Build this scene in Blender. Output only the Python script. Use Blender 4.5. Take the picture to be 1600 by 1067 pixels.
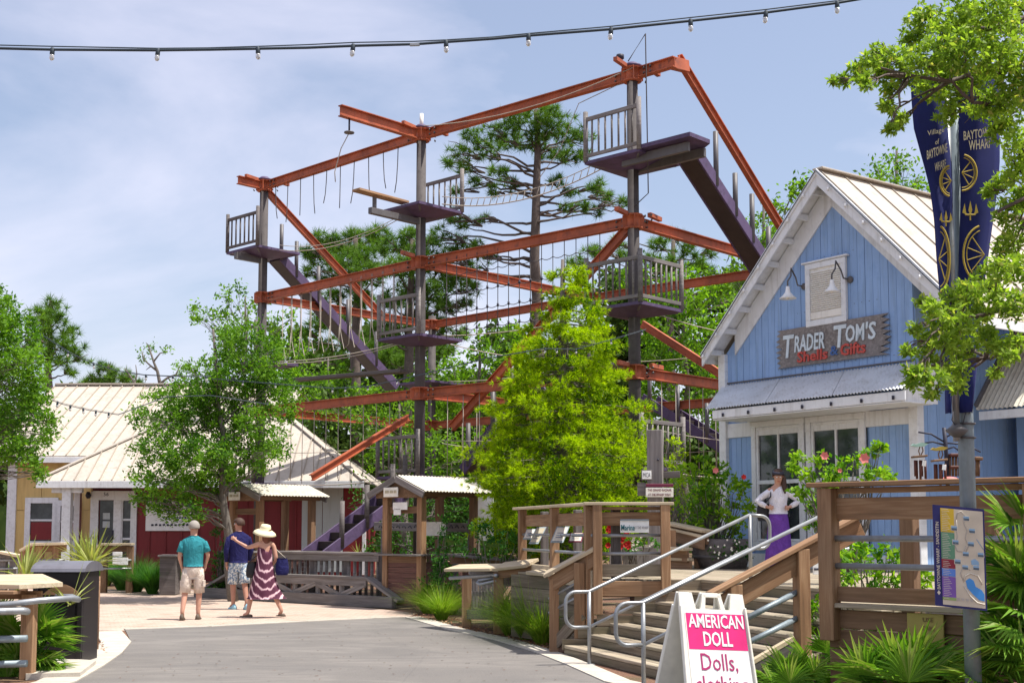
import bpy, math, random
import numpy as np
from mathutils import Vector, Matrix
random.seed(7); rng=np.random.default_rng(7)
S=bpy.context.scene; COL=S.collection
for o in list(bpy.data.objects): bpy.data.objects.remove(o)
# ---------------- camera, world, sun, exposure
EYE=1.65; F=2000.0; CY=653.0; Q=math.radians(5)
cd=bpy.data.cameras.new('camera'); cam=bpy.data.objects.new('camera',cd); COL.objects.link(cam)
cam.location=(0,0,EYE); cam.rotation_euler=(math.pi/2+Q,0,0)
cd.sensor_width=36; cd.lens=45; cd.shift_y=(CY-533.5)/1600; cd.clip_end=3000; cd.clip_start=.1
S.camera=cam
SUN=Vector((0.40,-0.10,0.90)).normalized()
w=bpy.data.worlds.new('World'); S.world=w; w.use_nodes=True
nt=w.node_tree; N=nt.nodes; L=nt.links; N.clear()
wo=N.new('ShaderNodeOutputWorld'); bg=N.new('ShaderNodeBackground'); sky=N.new('ShaderNodeTexSky')
sky.sky_type='NISHITA'; sky.sun_disc=False; sky.sun_elevation=math.asin(SUN.z); sky.sun_rotation=math.atan2(SUN.x,SUN.y)
sky.dust_density=2.2; sky.ozone_density=1.4; sky.air_density=1.0
tc=N.new('ShaderNodeTexCoord'); mp=N.new('ShaderNodeMapping'); mp.inputs['Scale'].default_value=(1.6,1.6,3.4); mp.inputs['Rotation'].default_value=(0.5,0.75,0.3)
L.new(tc.outputs['Generated'],mp.inputs['Vector'])
no=N.new('ShaderNodeTexNoise'); no.inputs['Scale'].default_value=1.5; no.inputs['Detail'].default_value=7; no.inputs['Roughness'].default_value=.52; no.inputs['Distortion'].default_value=.35
L.new(mp.outputs['Vector'],no.inputs['Vector'])
cr=N.new('ShaderNodeValToRGB'); cr.color_ramp.elements[0].position=.40; cr.color_ramp.elements[1].position=.66
cr.color_ramp.elements[1].color=(.80,.80,.80,1); cr.color_ramp.elements[0].color=(.16,.16,.16,1)
L.new(no.outputs['Fac'],cr.inputs['Fac'])
mx=N.new('ShaderNodeMix'); mx.data_type='RGBA'; mx.inputs['B'].default_value=(6.4,6.2,7.2,1)
L.new(cr.outputs['Color'],mx.inputs['Factor']); L.new(sky.outputs['Color'],mx.inputs['A']); L.new(mx.outputs['Result'],bg.inputs['Color'])
bg.inputs['Strength'].default_value=.105; L.new(bg.outputs['Background'],wo.inputs['Surface'])
sl=bpy.data.lights.new('sun','SUN'); sl.energy=4.3; sl.angle=math.radians(.53); sl.color=(1,.955,.88)
so=bpy.data.objects.new('sun',sl); COL.objects.link(so); so.rotation_euler=SUN.to_track_quat('Z','Y').to_euler(); so.location=(0,0,30)
S.view_settings.view_transform='Standard'; S.view_settings.look='None'; S.view_settings.exposure=0.72; S.view_settings.gamma=1; S.view_settings.use_curve_mapping=False
S.render.engine='CYCLES'
# ---------------- pixel to place
def ray(u,v):
    a=(u-800)/F; b=(CY-v)/F
    return Vector((a, math.cos(Q)-b*math.sin(Q), math.sin(Q)+b*math.cos(Q)))
def at(u,v,D):
    r=ray(u,v); return Vector((0,0,EYE))+r*(D/r.y)
def gz(u,v,z=0.0):
    r=ray(u,v); return Vector((0,0,EYE))+r*((z-EYE)/r.z)
def vp(u,v,A,d):
    r=ray(u,v); A=Vector((A[0],A[1])); d=Vector((d[0],d[1])).normalized()
    n=Vector((-d.y,d.x)); t=n.dot(A)/(n.x*r.x+n.y*r.y); return Vector((0,0,EYE))+r*t
def V(*a): return Vector(a)
Z=Vector((0,0,1))
# ---------------- object helpers
WM={}
def _reg(o,mw,parent):
    COL.objects.link(o)
    if parent is not None:
        o.parent=parent; o.matrix_parent_inverse=WM[parent.name].inverted()
    o.matrix_basis=mw; WM[o.name]=mw.copy()
    return o
def tag(o,label=None,cat=None,group=None,kind=None):
    if label: o['label']=label
    if cat: o['category']=cat
    if group: o['group']=group
    if kind: o['kind']=kind
    return o
def thing(name,label,cat,loc,group=None,rotz=0):
    o=bpy.data.objects.new(name,None); o.empty_display_size=.2
    _reg(o,Matrix.Translation(Vector(loc))@Matrix.Rotation(rotz,4,'Z'),None)
    return tag(o,label,cat,group)
def mesh(name,verts,faces,mat,parent=None,smooth=False,origin=None):
    verts=np.asarray([tuple(v) for v in verts],dtype=float)
    if origin is None:
        origin=(verts.min(0)+verts.max(0))/2
        if parent is None: origin[2]=verts[:,2].min()
    origin=np.asarray(origin,dtype=float)
    me=bpy.data.meshes.new(name); me.from_pydata((verts-origin).tolist(),[],[tuple(f) for f in faces]); me.validate()
    if smooth: me.polygons.foreach_set('use_smooth',[True]*len(me.polygons))
    if mat is not None:
        for m in (mat if isinstance(mat,(list,tuple)) else [mat]): me.materials.append(m)
    o=bpy.data.objects.new(name,me)
    return _reg(o,Matrix.Translation(Vector(origin)),parent)
def quadmesh(name,verts,mat,parent=None,origin=None,nv=4):
    """verts (N*nv,3) array, every nv in a row is one face"""
    v=np.asarray(verts,dtype=np.float32).reshape(-1,3)
    if origin is None:
        origin=(v.min(0)+v.max(0))/2
        if parent is None: origin[2]=v[:,2].min()
    origin=np.asarray(origin,dtype=np.float32); v=v-origin
    n=len(v)//nv
    me=bpy.data.meshes.new(name); me.vertices.add(len(v)); me.vertices.foreach_set('co',v.ravel())
    me.loops.add(len(v)); me.loops.foreach_set('vertex_index',np.arange(len(v),dtype=np.int32))
    me.polygons.add(n); me.polygons.foreach_set('loop_start',np.arange(0,len(v),nv,dtype=np.int32)); me.polygons.foreach_set('loop_total',np.full(n,nv,dtype=np.int32))
    me.update(calc_edges=True); me.validate(); me.materials.append(mat)
    o=bpy.data.objects.new(name,me)
    return _reg(o,Matrix.Translation(Vector([float(x) for x in origin])),parent)
BC={}
def boxdata(lx,ly,lz,c):
    k=(round(lx,3),round(ly,3),round(lz,3),round(c,4))
    if k in BC: return BC[k]
    x,y,z=lx/2,ly/2,lz/2; c=min(c,x*.45,y*.45,z*.45)
    vs=[];ix={}
    def g(sx,sy,sz,ax):
        key=(sx,sy,sz,ax)
        if key not in ix:
            p=[sx*(x-(0 if ax==0 else c)),sy*(y-(0 if ax==1 else c)),sz*(z-(0 if ax==2 else c))]
            ix[key]=len(vs); vs.append(p)
        return ix[key]
    fs=[]
    P=[(-1,-1),(1,-1),(1,1),(-1,1)]
    for s in (-1,1):
        fs.append([g(s,a,b,0) for a,b in (P if s>0 else P[::-1])])
        fs.append([g(a,s,b,1) for a,b in (P[::-1] if s>0 else P)])
        fs.append([g(a,b,s,2) for a,b in (P if s>0 else P[::-1])])
    for a in (-1,1):
        for b in (-1,1):
            fs.append([g(-1,a,b,1),g(1,a,b,1),g(1,a,b,2),g(-1,a,b,2)])
            fs.append([g(a,-1,b,0),g(a,1,b,0),g(a,1,b,2),g(a,-1,b,2)])
            fs.append([g(a,b,-1,0),g(a,b,1,0),g(a,b,1,1),g(a,b,-1,1)])
            for s in (-1,1): fs.append([g(a,b,s,0),g(a,b,s,1),g(a,b,s,2)])
    me=bpy.data.meshes.new('box'); me.from_pydata(vs,[],fs)
    import bmesh
    bm=bmesh.new(); bm.from_mesh(me); bmesh.ops.recalc_face_normals(bm,faces=bm.faces); bm.to_mesh(me); bm.free()
    BC[k]=me; return me
MC={}
def beam(name,p0,p1,w,h,mat,parent=None,up=Z,c=.006,roll=None):
    """box from p0 to p1, w across, h along up"""
    p0=Vector(p0);p1=Vector(p1); d=p1-p0; l=d.length; x=d/l
    y=Vector(up).cross(x)
    if y.length<1e-4: y=Vector((0,1,0)).cross(x) if abs(x.y)<.9 else Vector((1,0,0)).cross(x)
    y.normalize(); z=x.cross(y)
    me0=boxdata(l,w,h,c); k=(me0.name,mat.name)
    if k not in MC:
        m=me0.copy(); m.materials.clear(); m.materials.append(mat); MC[k]=m
    M=Matrix(((x.x,y.x,z.x,0),(x.y,y.y,z.y,0),(x.z,y.z,z.z,0),(0,0,0,1)))
    M=Matrix.Translation((p0+p1)/2)@M
    return _reg(bpy.data.objects.new(name,MC[k]),M,parent)
def post(name,p,h,w,mat,parent=None,yaw=0,w2=None,c=.006):
    p=Vector(p); up=Vector((math.cos(yaw),math.sin(yaw),0))
    return beam(name,p,p+Z*h,w2 or w,w,mat,parent,up=up,c=c)
def sweep(pts,r,n=8,cap=True):
    pts=[Vector(p) for p in pts]; rs=r if isinstance(r,(list,tuple)) else [r]*len(pts)
    vs=[];fs=[]; ref=None
    for i,p in enumerate(pts):
        t=(pts[min(i+1,len(pts)-1)]-pts[max(i-1,0)])
        if t.length<1e-9: t=Vector((0,0,1))
        t.normalize()
        if ref is None: ref=Vector((0,0,1)) if abs(t.z)<.9 else Vector((1,0,0))
        a=t.cross(ref)
        if a.length<1e-6: a=t.cross(Vector((.3,.9,.1)))
        a.normalize(); b=a.cross(t); ref=b
        for k in range(n):
            th=2*math.pi*k/n; vs.append(p+(a*math.cos(th)+b*math.sin(th))*rs[i])
    for i in range(len(pts)-1):
        for k in range(n):
            fs.append((i*n+k,i*n+(k+1)%n,(i+1)*n+(k+1)%n,(i+1)*n+k))
    if cap:
        fs.append(tuple(range(n))[::-1]); fs.append(tuple(range((len(pts)-1)*n,len(pts)*n)))
    return vs,fs
def tube(name,pts,r,mat,parent=None,n=8,smooth=True):
    v,f=sweep(pts,r,n); return mesh(name,v,f,mat,parent,smooth)
def tubes(name,lst,mat,parent=None,n=5):
    vs=[];fs=[]
    for pts,r in lst:
        v,f=sweep(pts,r,n); o=len(vs); vs+=v; fs+=[tuple(i+o for i in q) for q in f]
    return mesh(name,vs,fs,mat,parent,True)
def sag(a,b,s,n=10):
    a=Vector(a);b=Vector(b); return [a.lerp(b,i/n)-Z*(4*s*(i/n)*(1-i/n)) for i in range(n+1)]
def lathe(name,prof,center,mat,parent=None,n=16,axis=None,smooth=True):
    vs=[];fs=[]; c=Vector(center)
    ax=(Vector(axis).normalized() if axis else Z); q=Z.rotation_difference(ax)
    for r,z in prof:
        for k in range(n):
            t=2*math.pi*k/n; vs.append(c+q@Vector((r*math.cos(t),r*math.sin(t),z)))
    for i in range(len(prof)-1):
        for k in range(n): fs.append((i*n+k,i*n+(k+1)%n,(i+1)*n+(k+1)%n,(i+1)*n+k))
    fs.append(tuple(range(n))[::-1]); fs.append(tuple(range((len(prof)-1)*n,len(prof)*n)))
    return mesh(name,vs,fs,mat,parent,smooth)
def prism(name,poly,ext,mat,parent=None,smooth=False,origin=None):
    """poly: list of 3d points, ext: extrusion vector"""
    n=len(poly); poly=[Vector(p) for p in poly]; e=Vector(ext)
    vs=poly+[p+e for p in poly]
    fs=[tuple(range(n))[::-1],tuple(range(n,2*n))]+[(i,(i+1)%n,n+(i+1)%n,n+i) for i in range(n)]
    o=mesh(name,vs,fs,mat,parent,smooth,origin)
    import bmesh
    bm=bmesh.new(); bm.from_mesh(o.data); bmesh.ops.recalc_face_normals(bm,faces=bm.faces); bm.to_mesh(o.data); bm.free()
    return o
def sheet(name,poly,z,mat,kind='structure'):
    o=mesh(name,[(p[0],p[1],z) for p in poly],[tuple(range(len(poly)))],mat,None)
    if o.data.polygons[0].normal.z<0: o.data.flip_normals()
    return tag(o,kind=kind)
def ibeam(name,p0,p1,w,h,mat,parent=None):
    p0=Vector(p0);p1=Vector(p1); x=(p1-p0).normalized(); y=Z.cross(x).normalized(); z=x.cross(y)
    t=.022; a=w/2; b=h/2
    pr=[(-a,-b),(a,-b),(a,-b+t),(t/2,-b+t),(t/2,b-t),(a,b-t),(a,b),(-a,b),(-a,b-t),(-t/2,b-t),(-t/2,-b+t),(-a,-b+t)]
    vs=[p0+y*q+z*r for q,r in pr]+[p1+y*q+z*r for q,r in pr]; n=12
    fs=[tuple(range(n))[::-1],tuple(range(n,2*n))]+[(i,(i+1)%n,n+(i+1)%n,n+i) for i in range(n)]
    return mesh(name,vs,fs,mat,parent)
def text(name,s,org,xd,yd,mat,parent=None,w=None,h=None,ext=.002,bold=0,align='CENTER',off=.004):
    cu=bpy.data.curves.new('t','FONT'); cu.body=s; cu.extrude=0; cu.offset=bold; cu.resolution_u=2
    ob=bpy.data.objects.new('t',cu); COL.objects.link(ob); bpy.context.view_layer.update()
    dg=bpy.context.evaluated_depsgraph_get(); me=bpy.data.meshes.new_from_object(ob.evaluated_get(dg))
    n=len(me.vertices); co=np.zeros(n*3); me.vertices.foreach_get('co',co); co=co.reshape(-1,3)
    fs=[tuple(p.vertices) for p in me.polygons]
    bpy.data.objects.remove(ob); bpy.data.meshes.remove(me)
    mn,mxx=co.min(0),co.max(0); sz=mxx-mn
    sx=(w/sz[0]) if w else None; sy=(h/sz[1]) if h else None
    if sx is None: sx=sy
    if sy is None: sy=sx
    xd=Vector(xd).normalized(); yd=Vector(yd).normalized(); nd=xd.cross(yd).normalized()
    cx={'CENTER':(mn[0]+mxx[0])/2,'LEFT':mn[0]}[align]; cyy=(mn[1]+mxx[1])/2
    org=Vector(org)+nd*off
    base=[org+xd*float((c[0]-cx)*sx)+yd*float((c[1]-cyy)*sy) for c in co]
    vs=base+[b+nd*ext for b in base]
    F2=[tuple(f)[::-1] for f in fs]+[tuple(i+n for i in f) for f in fs]
    ed={}
    for f in fs:
        for i in range(len(f)):
            a,b=f[i],f[(i+1)%len(f)]; ed[(a,b)]=1
    for (a,b) in list(ed):
        if (b,a) not in ed: F2.append((a,b,b+n,a+n))
    return mesh(name,vs,F2,mat,parent)
def copytree(o,parent=None,mw=None,label=None,group=None):
    c=o.copy(); COL.objects.link(c)
    if parent is not None: c.parent=parent
    if mw is not None: c.matrix_basis=mw; WM[c.name]=mw
    if label: c['label']=label
    if group: c['group']=group
    for ch in CH(o): copytree(ch,c)
    return c
def CH(o): return [x for x in bpy.data.objects if x.parent==o]
# ---------------- materials
def newmat(name):
    m=bpy.data.materials.new(name); m.use_nodes=True; nt=m.node_tree; b=nt.nodes['Principled BSDF']; return m,nt,b
def ramp(nt,fac,stops):
    r=nt.nodes.new('ShaderNodeValToRGB'); e=r.color_ramp.elements
    while len(e)<len(stops): e.new(.5)
    for i,(p,c) in enumerate(stops): e[i].position=p; e[i].color=(*c,1)
    nt.links.new(fac,r.inputs['Fac']); return r.outputs['Color']
def coords(nt,scale=(1,1,1),rand=True,kind='Object'):
    t=nt.nodes.new('ShaderNodeTexCoord'); mp=nt.nodes.new('ShaderNodeMapping'); mp.inputs['Scale'].default_value=scale
    nt.links.new(t.outputs[kind],mp.inputs['Vector'])
    if rand:
        oi=nt.nodes.new('ShaderNodeObjectInfo'); ml=nt.nodes.new('ShaderNodeMath'); ml.operation='MULTIPLY'; ml.inputs[1].default_value=37
        nt.links.new(oi.outputs['Random'],ml.inputs[0]); nt.links.new(ml.outputs[0],mp.inputs['Location'])
    return mp.outputs['Vector']
def noise(nt,vec,scale,detail=4,rough=.5,dist=0):
    n=nt.nodes.new('ShaderNodeTexNoise'); n.inputs['Scale'].default_value=scale; n.inputs['Detail'].default_value=detail; n.inputs['Roughness'].default_value=rough; n.inputs['Distortion'].default_value=dist
    nt.links.new(vec,n.inputs['Vector']); return n.outputs['Fac']
def mixc(nt,f,a,b,mode='MIX'):
    m=nt.nodes.new('ShaderNodeMix'); m.data_type='RGBA'; m.blend_type=mode
    for k,x in (('Factor',f),('A',a),('B',b)):
        i=m.inputs[k]
        if isinstance(x,(int,float)): i.default_value=x
        elif isinstance(x,tuple): i.default_value=(*x,1)
        else: nt.links.new(x,i)
    return m.outputs['Result']
def bump(nt,b,h,st=.3,d=.01):
    n=nt.nodes.new('ShaderNodeBump'); n.inputs['Strength'].default_value=st; n.inputs['Distance'].default_value=d
    nt.links.new(h,n.inputs['Height']); nt.links.new(n.outputs['Normal'],b.inputs['Normal'])
def mul(c,k): return tuple(x*k for x in c)
def paint(name,c,rough=.5,var=.18,scale=3,metal=0,dirt=None,bmp=.05,spec=.4):
    m,nt,b=newmat(name); v=coords(nt); f=noise(nt,v,scale,6,.6)
    col=ramp(nt,f,[(.3,mul(c,1-var)),(.7,mul(c,1+var*.5))])
    if dirt:
        f2=noise(nt,v,scale*3.3,8,.65); d=ramp(nt,f2,[(.52,(0,0,0)),(.72,(1,1,1))]); col=mixc(nt,d,col,dirt)
    nt.links.new(col,b.inputs['Base Color']); b.inputs['Roughness'].default_value=rough; b.inputs['Metallic'].default_value=metal
    st=ramp(nt,noise(nt,coords(nt,(7,7,.55)),1.3,6,.65),[(.5,(1,1,1)),(.72,(.80,.785,.76))]); col=mixc(nt,1.0,col,st,'MULTIPLY'); nt.links.new(col,b.inputs['Base Color'])
    b.inputs['Specular IOR Level'].default_value=spec
    bump(nt,b,noise(nt,v,scale*12,4),bmp,.01); return m
def wood(name,c1,c2,rough=.75,sc=1.0,grey=None):
    m,nt,b=newmat(name); v=coords(nt,(1.4*sc,22*sc,22*sc))
    f=noise(nt,v,1.0,6,.62,.6); f2=noise(nt,coords(nt,(1.2,1.2,1.2)),1.1,3)
    oi=nt.nodes.new('ShaderNodeObjectInfo')
    col=ramp(nt,f,[(.3,mul(c1,.62)),(.5,c1),(.72,c2)])
    col=mixc(nt,ramp(nt,f2,[(.35,(0,0,0)),(.7,(.55,.55,.55))]),col,grey or mul(c2,.75))
    hs=nt.nodes.new('ShaderNodeHueSaturation'); mr=nt.nodes.new('ShaderNodeMapRange'); mr.inputs['To Min'].default_value=.78; mr.inputs['To Max'].default_value=1.2
    nt.links.new(oi.outputs['Random'],mr.inputs['Value']); nt.links.new(mr.outputs['Result'],hs.inputs['Value']); nt.links.new(col,hs.inputs['Color'])
    nt.links.new(hs.outputs['Color'],b.inputs['Base Color']); b.inputs['Roughness'].default_value=rough; b.inputs['Specular IOR Level'].default_value=.25
    bump(nt,b,f,.35,.004); return m
def leafmat(name,c1,c2,trans=.35,c3=None):
    m,nt,b=newmat(name); g=nt.nodes.new('ShaderNodeNewGeometry'); ri=g.outputs['Random Per Island']
    v=coords(nt,(1,1,1),rand=False); f=noise(nt,v,1.3,3)
    st=[(0,mul(c1,.7)),(.5,c1),(.92,c2)]
    if c3: st.append((.97,c3))
    col=ramp(nt,ri,st); col=mixc(nt,ramp(nt,f,[(.38,(0,0,0)),(.62,(.6,.6,.6))]),col,c2)
    nt.links.new(col,b.inputs['Base Color']); b.inputs['Roughness'].default_value=.55; b.inputs['Specular IOR Level'].default_value=.16
    tr=nt.nodes.new('ShaderNodeBsdfTranslucent'); tcx=mixc(nt,1.0,col,(1.6,1.7,.6),'MULTIPLY'); nt.links.new(tcx,tr.inputs['Color'])
    ms=nt.nodes.new('ShaderNodeMixShader'); ms.inputs['Fac'].default_value=trans
    nt.links.new(b.outputs[0],ms.inputs[1]); nt.links.new(tr.outputs[0],ms.inputs[2])
    nt.links.new(ms.outputs[0],nt.nodes['Material Output'].inputs['Surface']); return m
def cloth(name,c):
    m,nt,b=newmat(name); v=coords(nt,(1,1,.6),False); f=noise(nt,v,9,4,.6,1.2)
    nt.links.new(ramp(nt,f,[(.3,mul(c,.82)),(.7,mul(c,1.1))]),b.inputs['Base Color']); b.inputs['Roughness'].default_value=.9; b.inputs['Specular IOR Level'].default_value=.15; bump(nt,b,f,1.0,.05); return m
def flat(name,c,rough=.6,metal=0,spec=.4):
    m,nt,b=newmat(name); v=coords(nt); f=noise(nt,v,9,3)
    nt.links.new(ramp(nt,f,[(.3,mul(c,.9)),(.7,mul(c,1.06))]),b.inputs['Base Color']); b.inputs['Roughness'].default_value=rough; b.inputs['Metallic'].default_value=metal; b.inputs['Specular IOR Level'].default_value=spec
    return m
M={}
M['wood']=wood('sunny_pine',(.30,.165,.085),(.44,.285,.165),grey=(.21,.14,.09))
M['woodcap']=wood('pale_cap_board',(.52,.42,.28),(.70,.58,.42))
M['wooddark']=wood('brown_timber',(.19,.11,.062),(.29,.18,.11))
M['woodgrey']=wood('grey_timber',(.18,.162,.15),(.31,.285,.27),grey=(.22,.20,.20))
M['woodgreyd']=wood('dark_grey_timber',(.115,.10,.095),(.19,.17,.165))
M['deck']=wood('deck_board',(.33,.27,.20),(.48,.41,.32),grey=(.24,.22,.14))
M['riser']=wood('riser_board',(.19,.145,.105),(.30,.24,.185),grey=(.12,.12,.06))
M['orange']=paint('orange_steel',(.44,.11,.045),.6,.35,1.5,dirt=(.22,.065,.04))
M['pole']=paint('grey_brown_pole',(.10,.088,.085),.75,.3,2,dirt=(.06,.052,.052),spec=.2)
M['purple']=paint('purple_steel',(.095,.062,.135),.6,.25,2,dirt=(.055,.038,.07))
M['under']=paint('dark_tread_steel',(.045,.032,.03),.6,.25,2)
M['steelg']=paint('grey_steel',(.12,.112,.115),.5,.2,2)
M['galv']=paint('galvanised_pipe',(.33,.345,.36),.42,.2,6,metal=.55,dirt=(.30,.29,.27))
M['galvd']=paint('dull_galvanised_pole',(.24,.29,.32),.5,.18,5,metal=.3,dirt=(.19,.23,.25))
M['blue']=paint('blue_clapboard',(.265,.415,.68),.6,.12,1.2,dirt=(.22,.365,.63))
M['white']=paint('white_trim',(.74,.76,.78),.5,.06,2,dirt=(.62,.64,.66))
M['whitew']=paint('warm_white',(.80,.78,.72),.5,.05,2)
M['creamroof']=paint('cream_metal_roof',(.48,.425,.36),.55,.14,1.0,dirt=(.38,.33,.275))
M['seam']=paint('roof_seam_metal',(.36,.31,.25),.5,.1,1)
M['corr']=paint('corrugated_zinc',(.70,.72,.74),.45,.14,1.5,metal=.1,dirt=(.56,.56,.56))
M['corrc']=paint('corrugated_cream',(.62,.58,.48),.5,.12,2,dirt=(.47,.42,.34))
M['yellow']=paint('yellow_siding',(.62,.44,.17),.6,.08,1)
M['red']=paint('barn_red_siding',(.20,.016,.02),.55,.15,1)
M['redd']=paint('dark_red_frame',(.10,.010,.02),.6,.1,2)
M['greyblue']=paint('pale_grey_wall',(.47,.52,.53),.6,.08,1)
M['black']=flat('matt_black',(.012,.011,.014),.5)
M['brownbin']=paint('dark_brown_steel',(.016,.012,.014),.45,.2,3)
M['binlid']=paint('bin_lid',(.17,.165,.19),.35,.15,3,metal=.2)
M['navy']=flat('navy_cloth',(.008,.014,.115),.8)
M['gold']=flat('gold_print',(.38,.28,.04),.7)
M['goldl']=flat('pale_gold_print',(.45,.40,.28),.7)
M['signw']=flat('sign_white',(.80,.77,.68),.4)
M['signw2']=flat('sign_board_white',(.82,.82,.80),.45)
M['pink']=flat('magenta_print',(.72,.025,.19),.45)
M['mag']=flat('magenta_letter',(.42,.03,.15),.45)
M['dark']=flat('dark_print',(.03,.03,.05),.6)
M['maroon']=flat('maroon_print',(.13,.012,.04),.6)
M['rope']=flat('pale_rope',(.40,.35,.29),.9)
M['roped']=flat('dark_cable',(.09,.08,.08),.7)
M['wire']=flat('black_wire',(.03,.045,.06),.6)
M['bark']=paint('pine_bark',(.13,.10,.085),.9,.35,5,dirt=(.07,.05,.045),bmp=.6)
M['barkg']=paint('grey_bark',(.16,.14,.12),.9,.35,6,dirt=(.08,.07,.06),bmp=.6)
M['skin']=flat('skin',(.50,.27,.19),.55); M['skin2']=flat('tanned_skin',(.40,.20,.14),.55)
M['teal']=cloth('teal_shirt',(.035,.24,.28)); M['khaki']=cloth('cream_shorts',(.64,.55,.47))
M['navyk']=cloth('navy_sweater',(.018,.018,.085)); M['purplek']=cloth('purple_skirt',(.16,.06,.34))
M['whitek']=cloth('white_blouse',(.78,.76,.82)); M['greyhair']=flat('grey_hair',(.30,.27,.24),.8)
M['brownhair']=flat('brown_hair',(.06,.03,.02),.7); M['redhair']=flat('auburn_hair',(.16,.055,.03),.7)
M['straw']=flat('straw_hat',(.72,.64,.42),.85); M['shoe']=flat('brown_shoe',(.10,.075,.055),.7); M['cyanshoe']=flat('light_blue_shoe',(.30,.52,.62),.7)
M['redfl']=flat('red_petals',(.62,.02,.015),.6); M['pinkfl']=flat('pink_petals',(.70,.20,.18),.6)
M['terra']=flat('orange_sign',(.62,.12,.05),.6)
def glassmat():
    m,nt,b=newmat('dark_window_glass'); b.inputs['Base Color'].default_value=(.035,.045,.05,1); b.inputs['Roughness'].default_value=.04; b.inputs['Specular IOR Level'].default_value=.9
    v=coords(nt,(1,1,1)); f=noise(nt,v,2.2,4)
    nt.links.new(ramp(nt,f,[(.4,(.02,.025,.03)),(.62,(.06,.07,.075))]),b.inputs['Base Color']); return m
M['glass']=glassmat()
def dressmat():
    m,nt,b=newmat('tie_dye_dress'); t=nt.nodes.new('ShaderNodeTexCoord'); mp=nt.nodes.new('ShaderNodeMapping'); mp.inputs['Location'].default_value=(0,0,-.42); mp.inputs['Scale'].default_value=(2.2,.8,1)
    nt.links.new(t.outputs['Object'],mp.inputs['Vector'])
    wv=nt.nodes.new('ShaderNodeTexWave'); wv.wave_type='RINGS'; wv.rings_direction='SPHERICAL'; wv.inputs['Scale'].default_value=1.9; wv.inputs['Distortion'].default_value=3.0; wv.inputs['Detail'].default_value=3; wv.inputs['Detail Scale'].default_value=3
    nt.links.new(mp.outputs['Vector'],wv.inputs['Vector'])
    nt.links.new(ramp(nt,wv.outputs['Fac'],[(.4,(.075,.012,.035)),(.72,(.13,.03,.07)),(.96,(.62,.42,.45))]),b.inputs['Base Color']); b.inputs['Roughness'].default_value=.85; return m
M['dress']=dressmat()
def patshort():
    m,nt,b=newmat('patterned_shorts'); v=coords(nt,(1,1,1),False); f=noise(nt,v,26,2,.5)
    nt.links.new(ramp(nt,f,[(.42,(.11,.17,.27)),(.52,(.36,.42,.47)),(.6,(.62,.64,.62))]),b.inputs['Base Color']); b.inputs['Roughness'].default_value=.85; return m
M['patshort']=patshort()
# foliage
M['cyp']=leafmat('cypress_needles',(.06,.17,.004),(.50,.64,.008),.42)
M['oak']=leafmat('oak_leaves',(.14,.25,.03),(.33,.45,.07),.45,(.46,.42,.14))
M['midleaf']=leafmat('street_tree_leaves',(.045,.14,.012),(.16,.31,.025),.4)
M['pine']=leafmat('pine_needles',(.05,.125,.02),(.14,.26,.03),.3)
M['bgleaf']=leafmat('background_leaves',(.055,.15,.01),(.20,.38,.02),.4)
M['bgdark']=leafmat('dark_background_leaves',(.035,.08,.016),(.09,.15,.03),.25)
M['shrub']=leafmat('shrub_leaves',(.075,.22,.01),(.30,.48,.025),.4)
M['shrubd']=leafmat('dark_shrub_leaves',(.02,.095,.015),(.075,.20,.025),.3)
M['grassb']=leafmat('grass_blades',(.08,.19,.012),(.30,.44,.04),.35,(.42,.36,.15))
M['palm']=leafmat('palmetto_blades',(.04,.15,.015),(.19,.35,.035),.28,(.45,.42,.20))
M['palmy']=leafmat('yucca_blades',(.20,.27,.05),(.48,.47,.20),.25)
# ground
def asphalt():
    m,nt,b=newmat('asphalt'); v=coords(nt,(1,1,1),False); f=noise(nt,v,70,3,.7); g=noise(nt,v,.55,5,.6); vo=nt.nodes.new('ShaderNodeTexVoronoi'); vo.feature='DISTANCE_TO_EDGE'; vo.inputs['Scale'].default_value=.32
    h=noise(nt,v,2.2,6,.7); vv=mixc(nt,.12,v,h); nt.links.new(vv,vo.inputs['Vector'])
    col=ramp(nt,f,[(.3,(.075,.069,.065)),(.7,(.195,.18,.165))]); col=mixc(nt,ramp(nt,g,[(.35,(0,0,0)),(.7,(.6,.6,.6))]),col,(.18,.163,.145))
    cr=ramp(nt,vo.outputs['Distance'],[(0,(.22,.22,.22)),(.004,(0,0,0))]); col=mixc(nt,cr,col,(.05,.05,.05))
    st=ramp(nt,noise(nt,coords(nt,(.6,1.3,1),False),.9,6,.65,1.5),[(.48,(0,0,0)),(.7,(.45,.45,.45))]); col=mixc(nt,st,col,(.12,.112,.105)); sp=ramp(nt,noise(nt,v,7,6,.75),[(.60,(0,0,0)),(.66,(.5,.5,.5))]); col=mixc(nt,sp,col,(.075,.07,.066)); s2=ramp(nt,noise(nt,coords(nt,(.45,1.1,1),False),.7,7,.7,2.2),[(.46,(0,0,0)),(.64,(.45,.45,.45))]); col=mixc(nt,s2,col,(.24,.218,.195))
    nt.links.new(col,b.inputs['Base Color']); b.inputs['Roughness'].default_value=.85; bump(nt,b,f,.35,.006); return m
M['asphalt']=asphalt()
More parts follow.
